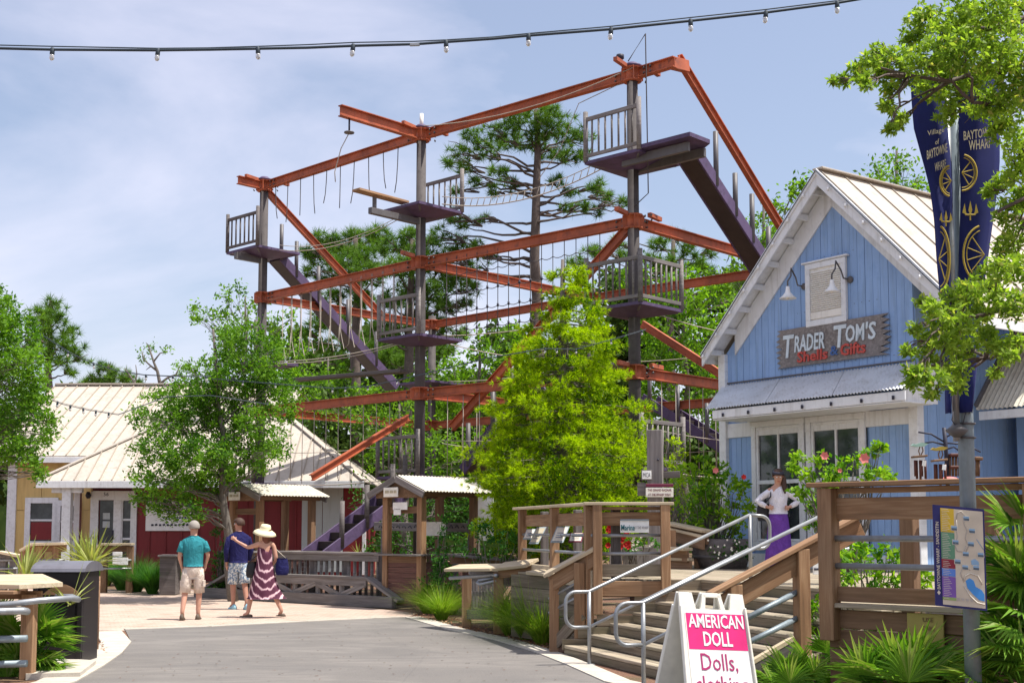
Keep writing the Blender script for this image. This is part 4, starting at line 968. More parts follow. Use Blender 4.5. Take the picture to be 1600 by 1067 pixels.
# far ramp rails right of the deck railing
fr_=thing('ramp_railing','stepped pale ramp rails between the deck post and the planter shrubs','railing',V(3.1,22,0))
for i,(u0,v0,u1,v1) in enumerate(((1045,817,1106,830),(1045,825,1100,838),(990,852,1075,858),(990,872,1080,874))):
    a=at(u0,v0,22.5); b=at(u1,v1,21.5); beam('cap_board',a,b,.24 if i in(0,2) else .12,.05,M['woodcap'],fr_); beam('rail_board',a-Z*.12,b-Z*.12,.05,.2,M['wooddark'],fr_)
for u in (1050,1090): post('rail_post',V(at(u,830,21.9).x,21.9,DZ),.65,.12,M['wood'],fr_)
# ================= LEFT FOREGROUND RAIL AND BIN
lr=thing('corner_railing','wooden railing with splintered pale cap and galvanised pipes in the left foreground','railing',gz(40,1067,0))
for u,D,wd in ((-12,14.6,.14),(53,14.45,.14)): post('rail_post',V(pxx(u,D),D,0),at(0,928 if u>0 else 918,D).z,wd,M['wood'],lr)
prism('cap_board',[at(-160,917,14.3),at(30,920,14.0),at(98,916,14.6),at(66,902,15.3),at(-160,905,15.3)],(0,0,.045),M['woodcap'],lr); beam('cap_board',at(-160,925,14.0),at(27,925,14.0),.2,.04,M['wood'],lr)
beam('rail_board',at(-160,929,14.5),at(66,929,14.5),.05,.09,M['wood'],lr)
tube('pipe_rail',[at(-200,960,13.9),at(20,943,13.9),at(60,938,14.0),at(112,934,14.3),at(122,936,14.5),at(112,932,14.9),at(88,932,15)],.035,M['galv'],lr,10); tube('pipe_rail',[at(-160,958,13.7),at(35,954,13.8),at(42,955,13.9),at(36,953,14.1),at(10,953,14.2)],.04,M['galv'],lr,10)
for v in (997,1036): tube('pipe_rail',[at(-160,v+6,14.2),at(42,v,14.2)],.04,M['galvd'],lr,10)
bn=thing('litter_bin','dark brown steel litter bin housing with curved grey lid and brown posts behind it','litter bin',gz(105,1045))
BD=16.0; bx0=pxx(59,BD); bx1=pxx(136,BD); bt=at(0,893,BD).z
beam('body',V(bx0,BD+.3,bt/2),V(bx1,BD+.3,bt/2),.6,bt,M['brownbin'],bn,c=.012)
for x in (bx0+.03,bx1-.03): beam('corner_frame',V(x,BD-.02,.02),V(x,BD-.02,bt),.06,.05,M['brownbin'],bn,up=V(0,1,0))
beam('panel_frame',V(bx0,BD-.015,.12),V(bx1,BD-.015,.12),.04,.1,M['brownbin'],bn); beam('panel_frame',V(bx0,BD-.015,.78),V(bx1,BD-.015,.78),.04,.07,M['brownbin'],bn)
beam('door',V(bx0+.09,BD-.012,.45),V(bx1-.09,BD-.012,.45),.02,.55,M['brownbin'],bn)
arch=[V(bx0-.03,BD+.3+.36*math.cos(math.pi*i/10),bt+.0+.13*math.sin(math.pi*i/10)) for i in range(11)]
prism('lid',arch,(bx1-bx0+.06,0,0),M['binlid'],bn)
prism('flap',[V(bx0+.12+.48*i/10*1.0,BD-.05,bt-.28+.13*math.sin(math.pi*i/10)) for i in range(11)],(0,.02,0),M['wood'],bn)
for u,D,t,w_,m in ((140,16.4,905,.16,'brownbin'),(152,16.9,902,.10,'wood')): post('side_post',V(pxx(u,D),D,0),at(0,t,D).z,w_,M[m],bn)
lp=thing('timber_bollard','round brown timber post next to the litter bin','post',V(pxx(153,17.8),17.8,0)); tube('shaft',[V(pxx(153,17.8),17.8,0),V(pxx(153,17.8),17.8,at(0,900,17.8).z)],.075,M['wooddark'],lp,12)
pad=tag(prism('concrete_pad',[gz(40,1062),gz(125,1060),gz(150,1040),gz(70,1035)],(0,0,.07),M['concrete']),kind='structure')
# railings in front of the yellow and red buildings
def farrail(lab,pts,D,bal,hm='wood'):
    t=thing('porch_railing',lab,'railing',V(pxx(pts[0][0],D),D,0))
    for (u0,v0),(u1,v1) in zip(pts,pts[1:]): beam('cap_board',at(u0,v0,D),at(u1,v1,D),.3,.06,M['woodcap'],t); beam('rail_board',at(u0,v0+7,D+.05),at(u1,v1+7,D+.05),.05,.16,M[hm],t)
    for u in bal:
        v=np.interp(u,[p[0] for p in pts],[p[1] for p in pts]); z=at(u,v,D).z; post('rail_post',V(pxx(u,D),D+.1,0),z-.05,.16,M[hm],t)
    a,b=pts[0][0],pts[-1][0]
    for v in (875,888): tube('pipe_rail',[at(a+3,v,D),at(b-3,v,D)],.03,M['galv'],t,6)
    return t
farrail('brown timber porch rail with sloping pale cap in front of the yellow building',[(34,860),(52,850),(104,849)],30,(40,64,90))
farrail('grey timber rail end at the left edge before the yellow building',[(-40,864),(0,862),(30,868)],31,(-20,8,24),'woodgrey')
farrail('dark porch rail with white notices in front of the red building door',[(150,856),(160,850),(208,850)],34,(165,205),'wooddark')
nb=thing('notice_board','two white notices on the porch rail by the red building','notice',V(pxx(185,33.8),33.8,.5))
for u0,u1,v0,v1 in ((177,191,862,869),(176,200,871,882)): beam('notice_sheet',at(u0,(v0+v1)/2,33.7),at(u1,(v0+v1)/2,33.7),.02,(v1-v0)/59,M['signw2'],nb)
ub=thing('utility_box','dark grey timber utility box beside the man in teal','box',V(pxx(263,33),33,0))
beam('body',V(pxx(257,33),33,.5),V(pxx(282,33),33,.5),.5,.95,M['woodgreyd'],ub); beam('lid',V(pxx(255,33),32.95,1.0),V(pxx(284,33),32.95,1.0),.58,.05,M['woodgrey'],ub)
# ================= FENCE AND KIOSKS
fa=V(pxx(345,32),32,0); fb=V(pxx(604,28),28,0)
fe=thing('timber_fence','weathered grey timber fence with balusters, bench rail and cross braces in front of the tower','fence',(fa+fb)/2)
fd=(fb-fa).normalized(); fn=V(fd.y,-fd.x,0)
if fn.y>0: fn=-fn
fl=(fb-fa).length
def FF(a,z,o=0): return fa+fd*a+fn*o+Z*z
zt=1.14
beam('cap_board',FF(1.2,zt+.0,.03),FF(fl-.1,zt,.03),.26,.05,M['woodgrey'],fe); beam('rail_board',FF(1.2,zt-.1,.1),FF(fl-.1,zt-.1,.1),.05,.15,M['woodgrey'],fe)
n=int(fl/.19)
for i in range(n): tube('baluster',[FF(.1+i*.19,.1),FF(.1+i*.19,zt-.05)],.04,M['woodgrey'],fe,6)
for a in np.linspace(.1,fl-.1,6): post('fence_post',FF(a,0),zt,.13,M['woodgreyd'],fe)
beam('bench_rail',FF(1.0,.62,.35),FF(fl-.15,.62,.35),.24,.06,M['woodgrey'],fe); beam('rail_board',FF(1.0,.52,.42),FF(fl-.15,.52,.42),.05,.16,M['woodgrey'],fe)
beam('bench_rail',FF(fl-.15,.62,.35),FF(fl+.85,.16,.35),.24,.06,M['woodgrey'],fe); beam('bench_rail',FF(1.0,.62,.35),FF(-.1,.2,.35),.24,.06,M['woodgrey'],fe)
beam('bottom_beam',FF(-.3,.13,.45),FF(fl+.75,.13,.45),.14,.24,M['woodgrey'],fe)
nb_=6
for i in range(nb_):
    a0=1.0+(fl-1.2)*i/nb_; a1=1.0+(fl-1.2)*(i+1)/nb_; s0,s1=(.22,.48) if i%2 else (.48,.22); beam('brace',FF(a0,s0,.42),FF(a1,s1,.42),.05,.12,M['woodgrey'],fe)
    post('short_post',FF(a0,.0,.36),.55,.11,M['woodgrey'],fe)
def kiosk(lab,u,v,D,wd,ln,zr,ze,sgn,front=True,g=fd):
    c=at(u,v,D); c=V(c.x,c.y,0); r=V(-g.y,g.x,0)
    if r.y<0: r=-r
    t=thing('ticket_kiosk',lab,'kiosk',c,'timber kiosks by the fence')
    def KK(a,b,z): return c+g*a+r*b+Z*z
    w2=wd/2; ov=.28
    for s in (-1,1):
        lo=KK(s*(w2+ov),-.25,ze); lo2=KK(s*(w2+ov),ln+.3,ze); hi=KK(0,-.25,zr); hi2=KK(0,ln+.3,zr)
        corr('roof_sheet',lo+Z*.03,lo2+Z*.03,hi2+Z*.03,hi+Z*.03,M['corrc'],t,22,.014)
        beam('barge_board',KK(0,-.27,zr-.05),KK(s*(w2+ov),-.27,ze-.05),.04,.14,M['woodgrey'],t)
        beam('rafter',KK(0,ln+.2,zr-.07),KK(s*(w2+ov),ln+.2,ze-.05),.05,.14,M['woodgreyd'],t); beam('eave_beam',KK(s*w2,-.15,ze+.02),KK(s*w2,ln+.2,ze+.02),.1,.18,M['wooddark'],t)
    prism('gable_board',[KK(-w2-.1,-.2,ze-.1),KK(w2+.1,-.2,ze-.1),KK(w2+.1,-.2,ze+.05),KK(0,-.2,zr-.06),KK(-w2-.1,-.2,ze+.05)],r*.03,M['wooddark'],t)
    for a in (-w2+.05,w2-.05):
        for b in (0,ln): post('corner_post',KK(a,b,0),ze,.15,M['wood' if b==0 else 'wooddark'],t,math.atan2(g.y,g.x))
    # counter and siding
    beam('counter',KK(-w2-.1,-.1,1.13),KK(w2+.05,-.1,1.13),.28,.04,M['woodgrey'],t); beam('counter_rail',KK(-w2,-.02,1.03),KK(w2,-.02,1.03),.05,.14,M['wooddark'],t); beam('counter',KK(w2,-.1,1.13),KK(w2,ln,1.13),.22,.04,M['woodgrey'],t)
    for i in range(8):
        z=.12+i*.115; beam('siding_board',KK(-w2+.12,-.02+.0,z),KK(w2-.12,-.02,z),.03,.11,M['clap'],t,up=(Z+g.cross(Z)*.12*(1 if g.cross(Z).y<0 else -1)).normalized()); beam('siding_board',KK(w2+.0,.05,z),KK(w2+.0,ln-.1,z),.03,.11,M['clap'],t)
    beam('lintel',KK(-w2+.1,.02,ze-.35),KK(w2-.1,.02,ze-.35),.05,.15,M['wooddark'],t)
    s=beam('name_plate',KK(-.32,-.3,ze+.02),KK(.12,-.3,ze+.02),.02,.2,M['signw'],t)
    for i,(q0_,q1_) in enumerate(((-.27,-.15),(-.12,-.02),(0,.08))): beam('print_mark',KK(q0_,-.315,ze+.03),KK(q1_,-.315,ze+.03),.006,.06,M['goldl'],s,c=.001)
    return t,KK,ze
M['clap']=wood('clapboard',(.13,.065,.055),(.20,.105,.085))
t1,KK,_z=kiosk('nearer timber kiosk with corrugated roof, white notices and red clapboard base beside the conical shrub',632,750,27.3,1.15,1.6,2.78,2.43,1)
beam('notice_sheet',KK(-.22,-.12,2.16),KK(.22,-.12,2.16),.015,.16,M['signw2'],t1); beam('notice_sheet',KK(-.20,-.12,2.04),KK(.02,-.12,2.04),.015,.14,M['signw2'],t1); beam('notice_sheet',KK(-.25,.9,1.68),KK(.35,.9,1.68),.02,.3,M['signw2'],t1)
beam('notice_sheet',KK(.75,1.5,1.9),KK(1.2,1.5,1.9),.02,.95,M['signw2'],t1)
kiosk('farther timber kiosk with corrugated roof and small cream name plate behind the walking couple',386,761,31.2,1.15,1.6,2.75,2.45,1)
wl=thing('lettered_plank','grey plank sign with faint dark script running behind the nearer kiosk','sign',at(660,822,30))
beam('plank',at(585,822,30),at(742,824,29),.05,.20,M['woodgrey'],wl)
for i in range(16):
    u=592+i*9.2
    tube('script_stroke',[at(u,824,29.9-(u-585)/157-.03),at(u+2.5,818.5+(i%3),29.9-(u-585)/157-.03),at(u+5,825,29.9-(u-585)/157-.03)],.012,M['dark'],wl,4)
for u in (600,655,735): post('plank_post',V(pxx(u,30.2),30.2,0),1.9,.12,M['woodgreyd'],wl)
fe2=thing('timber_fence','low grey fence rail running right from the nearer kiosk toward the cypress','fence',V(pxx(740,26),26,0))
beam('cap_board',at(704,867,26.3),at(810,876,25.4),.2,.05,M['woodgrey'],fe2); beam('rail_board',at(704,874,26.4),at(810,884,25.5),.05,.2,M['wooddark'],fe2)
for u in (712,760,805): post('fence_post',V(pxx(u,26),26,0),.98,.12,M['woodgreyd'],fe2)
# ================= LAMP POST WITH BANNERS
LD=9.5; LX=pxx(1511,LD)
lamp=thing('lamp_post','tall blue grey galvanised post carrying two navy banners and the map board','lamp post',V(LX,LD,0))
def LZ(v,D=LD): return at(800,v,D).z
tube('shaft',[V(LX,LD,0),V(LX-.0,LD,LZ(100))],[.060,.054],M['galvd'],lamp,20)
tx=pxx(1492,LD)
tube('banner_pole',[V(tx,LD-.06,LZ(690)),V(tx,LD-.06,LZ(90))],.026,M['galv'],lamp,12)
for v in (662,684): lathe('clamp_band',[(.066,-.008),(.072,-.006),(.072,.006),(.066,.008)],V(LX,LD,LZ(v)),M['steelg'],lamp,16)
lathe('socket_bracket',[(.02,-.06),(.05,-.04),(.085,-.005),(.05,.02),(.03,.04)],V(tx+.0,LD-.07,LZ(672)),M['steelg'],lamp,12)
tube('tie_cord',[V(tx-.03,LD-.09,LZ(645)),V(tx-.045,LD-.1,LZ(658)),V(tx-.02,LD-.1,LZ(666))],.004,M['dark'],lamp,5); tube('tie_cord',[V(tx+.06,LD-.11,LZ(644)),V(tx+.04,LD-.12,LZ(655)),V(tx+.03,LD-.11,LZ(664))],.004,M['dark'],lamp,5)
def banner(lab,prof,side):
    """prof: (v, u_outer) from top to bottom"""
    t=None; vs=[];fs=[]; n=26
    us=[p[1] for p in prof]; vv=[p[0] for p in prof]
    for i in range(n+1):
        v=vv[0]+(vv[-1]-vv[0])*i/n; uo=np.interp(v,vv,us); ui=1487 if side<0 else 1499
        for j in range(7):
            f=j/6; u=ui+(uo-ui)*f; y=LD-.07-.0-.05*math.sin(f*3.1)+.02*math.sin(f*7+i*.5); p=at(u,v,LD-.07); vs.append(V(p.x,y,p.z))
    for i in range(n):
        for j in range(6): a=i*7+j; fs.append((a,a+1,a+8,a+7))
    c=V(tx,LD-.07,LZ(vv[-1])); t=thing('banner',lab,'banner',c,'navy banners on the lamp post')
    o=mesh('cloth',vs,fs,M['navy'],t,True); md=o.modifiers.new('thick','SOLIDIFY'); md.thickness=.004; return t
bl=banner('left navy banner, narrow and flaring at the top, with gold wheel emblem beside the post',[(120,1423),(200,1428),(250,1440),(300,1452),(350,1460),(450,1468),(520,1472),(646,1478)],-1)
br_=banner('right navy banner, wider, with gold wheel and fleur-de-lis emblem',[(110,1563),(200,1562),(260,1560),(330,1553),(400,1545),(470,1534),(540,1527),(645,1520)],1)
YB=LD-.145
def G_(u,v): p=at(u,v,YB); return p
def stroke(pts,r,par,m='gold'): tube('gold_print',[G_(u,v) for u,v in pts],r,M[m],par,4,False)
def wheel(par,cx,cy,rx,ry,a0,a1):
    for k in (1,.84): stroke([(cx+rx*k*math.cos(a),cy+ry*k*math.sin(a)) for a in np.linspace(a0,a1,14)],.008 if k==1 else .004,par)
    for a in np.linspace(a0,a1,6)[1:-1]: stroke([(cx,cy),(cx+rx*.84*math.cos(a),cy+ry*.84*math.sin(a))],.004,par)
def fleur(par,cx,cy,s):
    for dx,ln in ((-.5,.75),(0,1),(.5,.75)):
        pts=[(cx+s*(dx*.3),cy+s*.5),(cx+s*dx*1.2-s*.18,cy-s*(ln-.9)),(cx+s*dx*1.1,cy-s*ln),(cx+s*dx*1.2+s*.18,cy-s*(ln-.9))]
        prism('gold_print',[G_(u,v) for u,v in pts],(0,-.003,0),M['gold'],par)
    stroke([(cx-s*.5,cy+s*.35),(cx+s*.5,cy+s*.35)],.006,par); stroke([(cx,cy+s*.3),(cx,cy+s*.9)],.006,par)
wheel(bl,1486,283,17,24,math.pi*.55,math.pi*1.45); fleur(bl,1478,342,13); wheel(bl,1467,405,17,52,-math.pi*.45,math.pi*.45)
wheel(br_,1503,270,23,28,-math.pi*.45,math.pi*.5); fleur(br_,1516,330,16); wheel(br_,1538,398,33,46,math.pi*.60,math.pi*1.42)
text('lettering','Village',G_(1462,207),(1,0,.25),(0,0,1),M['goldl'],bl,h=.05,w=.13,ext=.001); text('lettering','of',G_(1464,222),(1,0,.25),(0,0,1),M['goldl'],bl,h=.04,w=.03,ext=.001)
text('lettering','BAYTOWNE',G_(1464,237),(1,0,.38),(0,0,1),M['goldl'],bl,h=.07,w=.165,ext=.001,bold=.01); text('lettering','WHARF',G_(1469,259),(1,0,.38),(0,0,1),M['goldl'],bl,h=.065,w=.09,ext=.001,bold=.01)
text('lettering','BAYTOWNE',G_(1531,209),(1,0,.16),(0,0,1),M['goldl'],br_,h=.07,w=.25,ext=.001,bold=.01); text('lettering','WHARF',G_(1531,226),(1,0,.12),(0,0,1),M['goldl'],br_,h=.075,w=.17,ext=.001,bold=.01)
# map board
MD=LD-.12; mb=thing('map_board','upright illustrated visitor map board with coloured key strips fixed to the lamp post','map',at(1501,871,MD))
ma,mbp=at(1463,790,MD+.02),at(1540,797,MD-.03); mc=at(1540,955,MD-.03); md_=at(1463,944,MD+.02)
xx=(mbp-ma).normalized(); yy=Z; W=(mbp-ma).length; Hh=(ma-md_).length; nn=xx.cross(yy).normalized()
def MP(x,y,o=0): return md_+xx*(x*W)+Z*(y*Hh)+nn*o
def mrect(n,x0,y0,x1,y1,m,o=.012,t=.002,par=mb): return prism(n,[MP(x0,y0,o),MP(x1,y0,o),MP(x1,y1,o),MP(x0,y1,o)],nn*t,M[m],par)
for nme,c in (('ky',(.62,.42,.03)),('kg',(.12,.28,.17)),('kr',(.26,.02,.04)),('kb',(.10,.22,.62)),('kp',(.19,.09,.38)),('kgr',(.25,.36,.12)),('mapc',(.60,.53,.42)),('mapw',(.66,.60,.50)),('lake',(.06,.28,.68)),('path',(.46,.42,.38)),('navyb',(.02,.02,.13)),('phot',(.10,.14,.18)),('skyp',(.25,.42,.6))): M[nme]=flat('print_'+nme,c,.5)
for k,nme in (('ky','yellow_print'),('kg','green_print'),('kr','red_print'),('kb','blue_print'),('kp','violet_print'),('kgr','lime_print'),('mapc','map_paper'),('mapw','map_pale'),('lake','lake_print'),('path','path_print'),('navyb','navy_border'),('phot','photo_print'),('skyp','sky_print')): M[k].name=nme
prism('board',[MP(-.02,-.012,-.01),MP(1.02,-.012,-.01),MP(1.02,1.012,-.01),MP(-.02,1.012,-.01)],nn*.02,M['navyb'],mb)
mrect('map_print',.13,.01,.985,.985,'mapc')
for y0,y1,m in ((.745,.985,'ky'),(.475,.74,'kg'),(.38,.47,'kr'),(.30,.375,'kb'),(.09,.295,'kp'),(.06,.085,'kgr')): 
    s=mrect('key_strip',.125,y0,.40,y1,m,.015)
    k=int((y1-y0)/.018)
    for i in range(k):
        y=y0+.012+i*.018; mrect('key_line',.15,y,.15+.18*(.6+.4*((i*37)%10)/10),y+.004,'mapw',.0175,.001,s)
for cx,cy in ((.65,.90),(.40,.79),(.76,.78),(.42,.65),(.73,.645),(.62,.54),(.92,.545),(.45,.455),(.60,.405),(.82,.41)):
    s=mrect('map_photo',cx-.07,cy-.027,cx+.07,cy+.027,'mapw',.015); mrect('photo_print',cx-.058,cy-.021,cx+.058,cy+.002,'phot',.0175,.001,s); mrect('photo_print',cx-.058,cy+.002,cx+.058,cy+.021,'skyp',.0175,.001,s)
prism('lake_print',[MP(x,y,.015) for x,y in ((.60,.27),(.68,.30),(.76,.28),(.80,.22),(.92,.19),(.97,.15),(.97,.08),(.86,.09),(.74,.14),(.63,.20))],nn*.002,M['lake'],mb); prism('lake_print',[MP(x,y,.015) for x,y in ((.72,.48),(.80,.50),(.88,.47),(.88,.43),(.80,.42),(.73,.44))],nn*.002,M['skyp'],mb)
def mpath(pts,r=.003,m='path'): tube('path_print',[MP(x,y,.016) for x,y in pts],r,M[m],mb,4)
mpath([(.45,.88),(.47,.95),(.55,.97),(.62,.93),(.60,.85),(.66,.78),(.62,.7),(.68,.62),(.62,.56)]); mpath([(.45,.88),(.46,.7),(.40,.62),(.45,.56),(.58,.56),(.62,.62)]); mpath([(.56,.26),(.60,.32),(.70,.35),(.85,.33),(.93,.25)],.006,'mapw'); mpath([(.56,.26),(.5,.34),(.58,.42),(.7,.38)]); mpath([(.85,.7),(.98,.6)],.002,'skyp'); mpath([(.57,.22),(.68,.12),(.82,.06),(.97,.05)],.006,'mapw')
for i in range(4): mrect('icon_print',.42+i*.09,.065,.47+i*.09,.09,'path',.015)
text('lettering','BAYTOWNE WHARF - SANDESTIN',MP(.055,.50,.010),Z,-xx,M['mapw'],mb,w=Hh*.68,h=W*.065,ext=.001,bold=.008)
fleur_=prism('emblem_print',[MP(x,y,.0105) for x,y in ((.055,.10),(.02,.125),(.055,.15),(.09,.125))],nn*.001,M['mapw'],mb)
# ================= FOLDING SIGN
sgn=V(.97,.26,-.055).normalized(); snn=V(sgn.y,-sgn.x,0).normalized()
SO=at(1060,924,11.0); WF=(at(1162,930,11.15)-SO).length
af=thing('folding_sign','white plastic folding pavement sign with magenta heading, standing before the steps','sign',V(SO.x+.3,SO.y,0))
HT=1.18; lean=.30
dnF=(Z*-HT+snn*lean).normalized(); dnB=(Z*-HT-snn*(lean+.05)-sgn*.1).normalized(); Lf=(HT**2+lean**2)**.5
nF=sgn.cross(-dnF).normalized()
if nF.y>0: nF=-nF
def SF(x,y,o=0): return SO+sgn*(x*WF)+dnF*y+nF*o
# front leaf: body with handle cut-outs at the top
def leafp(fn,par,nd,m='signw'):
    prism('sign_panel',[fn(0,.14),fn(1,.14),fn(1.06,Lf),fn(-.06,Lf)],nd*-.03,M[m],par)
    for x0,x1,x2,x3 in ((0,.20,.24,-.003),(.80,.985,1.0,.76)): prism('sign_shoulder',[fn(x0,.0),fn(x1,.0),fn(x2,.14),fn(x3,.14)],nd*-.03,M[m],par)
    prism('sign_handle',[fn(.36,.0),fn(.64,.0),fn(.65,.035),(fn(.35,.035))],nd*-.03,M[m],par)
    prism('sign_handle',[fn(.36,.02),fn(.41,.02),fn(.38,.14),(fn(.31,.14))],nd*-.03,M[m],par); prism('sign_handle',[fn(.59,.02),fn(.64,.02),fn(.69,.14),(fn(.62,.14))],nd*-.03,M[m],par)
leafp(SF,af,nF)
nB=-sgn.cross(-dnB).normalized()
if nB.y<0: nB=-nB
SB0=SO-snn*.06
def SB(x,y,o=0): return SB0+sgn*(x*WF)+dnB*y+nB*o
leafp(SB,af,nB)
# raised rims of the leaves
for fn in (SF,SB):
    for x in (0.005,.985): beam('rim',fn(x,.12,-.0),fn(x+(.055 if x>.5 else -.055),Lf,-.0),.02,.05,M['signw'],af,up=nF)
def srect(n,x0,y0,x1,y1,m,o=.003,t=.002): return prism(n,[SF(x0,y0,o),SF(x1,y0,o),SF(x1+.0,y1,o),SF(x0,y1,o)],nF*t,M[m],af)
srect('poster',.055,.17,.975,1.12,'signw2',.002); srect('heading_print',.07,.178,.965,.485,'pink',.004)
ydn=-dnF
text('lettering','AMERICAN',SF(.517,.245,.004),sgn,ydn,M['signw2'],af,w=WF*.84,h=.115,ext=.002,bold=.018); text('lettering','DOLL',SF(.517,.395,.004),sgn,ydn,M['signw2'],af,w=WF*.44,h=.125,ext=.002,bold=.02)
text('lettering','Dolls,',SF(.50,.60,.002),sgn,ydn,M['mag'],af,w=WF*.55,h=.165,ext=.002); text('lettering','clothing',SF(.50,.795,.002),sgn,ydn,M['mag'],af,w=WF*.78,h=.18,ext=.002); text('lettering','& more',SF(.50,.97,.002),sgn,ydn,M['mag'],af,w=WF*.6,h=.12,ext=.002) if False else None
# ================= SMALL SIGNS ON RAILINGS
def tsign(lab,u0,v0,u1,v1,D,skew,m,bd,marks=3,nm='hanging_placard',up=True):
    w_=(u1-u0)
    c=[at(u0,v1,D-.1),at(u1-skew,v1,D-.1),at(u1,v0,D+.08),at(u0+skew,v0,D+.08)]
    t=thing(nm,lab,'placard',c[0]); nr=(c[1]-c[0]).cross(c[3]-c[0]).normalized()
    if nr.y>0: nr=-nr
    prism('plate',c,nr*-.012,M[bd],t)
    ctr=sum(c,Vector())/4; ci=[ctr+(p-ctr)*.84+nr*.003 for p in c]; prism('face_print',ci,nr*.002,M[m],t)
    for i in range(marks):
        f0=.25+i*.5/marks; a=ci[0].lerp(ci[3],f0); b=ci[1].lerp(ci[2],f0); beam('print_mark',a.lerp(b,.2)+nr*.004,a.lerp(b,.8)+nr*.004,.003,.012,M['skyp' if i%2 else 'navyp'],t,up=nr,c=.0005)
    return t
tsign('small pale blue tilted placard at the far left of the deck railing',817,826,837,842,20.4,6,'mapw','galvd'); tsign('cream tilted placard with yellow tint, second from the left on the deck railing',826,823,854,849,20.0,13,'goldl','galvd')
tsign('larger blue tilted placard in the middle bay of the deck railing',860,822,890,847,18.6,10,'mapw','galvd',3); tsign('cream and blue placard with dark red heading beside the double post',888,832,912,846,18.0,3,'mapw','maroon',2)
rs=thing('rail_sign','white sign with dark teal lettering hanging from the deck railing over red flowers','sign',at(992,822,17))
M['tealp']=flat('teal_print',(.01,.11,.13),.5)
beam('sign_board',at(969,822,17.0),at(1014,822,17.0),.015,.165,M['signw2'],rs); beam('sign_header',at(969,812,16.98),at(1014,812,16.98),.015,.02,M['galvd'],rs)
text('lettering','Marina',at(981,824,16.98),(1,0,0),Z,M['tealp'],rs,h=.075,w=.18,bold=.02); text('lettering','AT THE WHARF',at(1002,824,16.98),(1,0,0),Z,M['dark'],rs,h=.035,w=.19)
sp=thing('sign_post','thick weathered grey square post rising behind the deck railing','post',V(pxx(1024,19.5),19.5,DZ))
beam('shaft',V(pxx(1024,19.5),19.5,.9),V(pxx(1024,19.5),19.5,at(0,672,19.5).z),.23,.23,M['woodgrey'],sp,up=V(.2,1,0)); tube('bolt',[at(1028,718,19.36),at(1028,718,19.33)],.02,M['dark'],sp,6)
beam('cross_arm',at(1030,742,19.6),at(1062,741,19.6),.1,.1,M['woodgreyd'],sp); beam('grey_plate',at(996,764,19.34),at(1010,764,19.34),.02,.2,M['woodgrey'],sp)
q=thing('small_square_sign','small square framed white sign with letters on the grey post','sign',at(1011,742,19.3)); beam('sign_board',at(1002,742,19.3),at(1019,742,19.3),.03,.155,M['woodgrey'],q); beam('sign_face',at(1003.3,742,19.27),at(1017.7,742,19.27),.01,.12,M['signw2'],q); text('lettering','MCA',at(1010.5,742,19.26),(1,0,0),Z,M['greyblue' if False else 'dark'],q,h=.07,w=.11)
q=thing('post_sign','cream two line sign with maroon header on the grey post','sign',at(1031,767,19.25)); beam('sign_board',at(1009,769,19.25),at(1052,769,19.25),.02,.14,M['signw'],q); beam('sign_header',at(1009,758,19.25),at(1052,758,19.25),.022,.05,M['maroon'],q)
text('lettering','THE GRAND BAZAAR',at(1030.5,765.5,19.235),(1,0,0),Z,M['maroon'],q,h=.035,w=.36,bold=.02); text('lettering','AT THE WHARF WALK',at(1030.5,772.5,19.235),(1,0,0),Z,M['maroon'],q,h=.035,w=.34,bold=.02)
q=thing('small_wall_notice','small white notice with a dark graphic on the blue wall behind the railing','notice',at(1434,845,14)); beam('notice_sheet',at(1270,880,17.5),at(1284,880,17.5),.02,.3,M['signw2'],q); beam('print_mark',at(1273,873,17.47),at(1281,873,17.47),.01,.05,M['navyp'],q); beam('print_mark',at(1272,889,17.47),at(1282,889,17.47),.01,.03,M['dark'],q)
# ================= STRING LIGHTS
def string(lab,pts,D,bul,sz,wr,clamp=None):
    P=[at(u,v,D+(d if d else 0)) for u,v,d in pts]; t=thing('string_lights',lab,'string lights',P[0])
    tube('cable',P,wr,M['wire'],t,6); tube('cable',[p+V(0,.01,wr*2.2+.006*math.sin(i)) for i,p in enumerate(P)],wr*.5,M['wire'],t,5)
    us=[p[0] for p in pts]; vv=[p[1] for p in pts]; dd=[D+p[2] for p in pts]
    for u in bul:
        c=at(u,np.interp(u,us,vv),np.interp(u,us,dd)); tl=V(random.uniform(-.15,.15),0,-1)
        b=lathe('socket',[(.3*sz,.35*sz),(.42*sz,.2*sz),(.46*sz,-.9*sz),(.40*sz,-1.0*sz)],c,M['wire'],t,10,axis=-tl)
        lathe('glass_bulb',[(.36*sz,-.9*sz),(.5*sz,-1.35*sz),(.45*sz,-1.8*sz),(.2*sz,-2.1*sz),(.05*sz,-2.15*sz)],c,M['bulbg'],b,10,axis=-tl)
    return t
def bulbm():
    m,nt,b=newmat('clear_bulb_glass'); b.inputs['Base Color'].default_value=(.75,.74,.72,1); b.inputs['Roughness'].default_value=.08; b.inputs['Transmission Weight'].default_value=.55; b.inputs['IOR'].default_value=1.3; return m
M['bulbg']=bulbm()
top=[(-60,73,0),(0,76,0),(82,78,0),(160,78.5,0),(247,79,0),(325,78,0),(403,76.5,0),(480,75,0),(552,72,0),(648,69.5,0),(697,66,0),(770,61,0),(826,56,0),(955,46,0),(1079,33,0),(1197,20,0),(1308,5,0),(1420,-14,0)]
sl_=string('dark cable of clear bulbs crossing the sky at the top of the photo',top,9.0,(82,247,403,552,697,826,955,1079,1197,1308),.038,.010)
beam('clamp',at(640,70.5,9),at(656,70,9),.02,.022,M['galv'],sl_)
string('thin string of small bulbs passing in front of the cream roof and the tree',[(60,618,0),(100,632,1),(140,641,2),(185,648,3),(260,620,4),(330,618,4),(420,632,4)],24,tuple(range(70,190,20)),.05,.008)
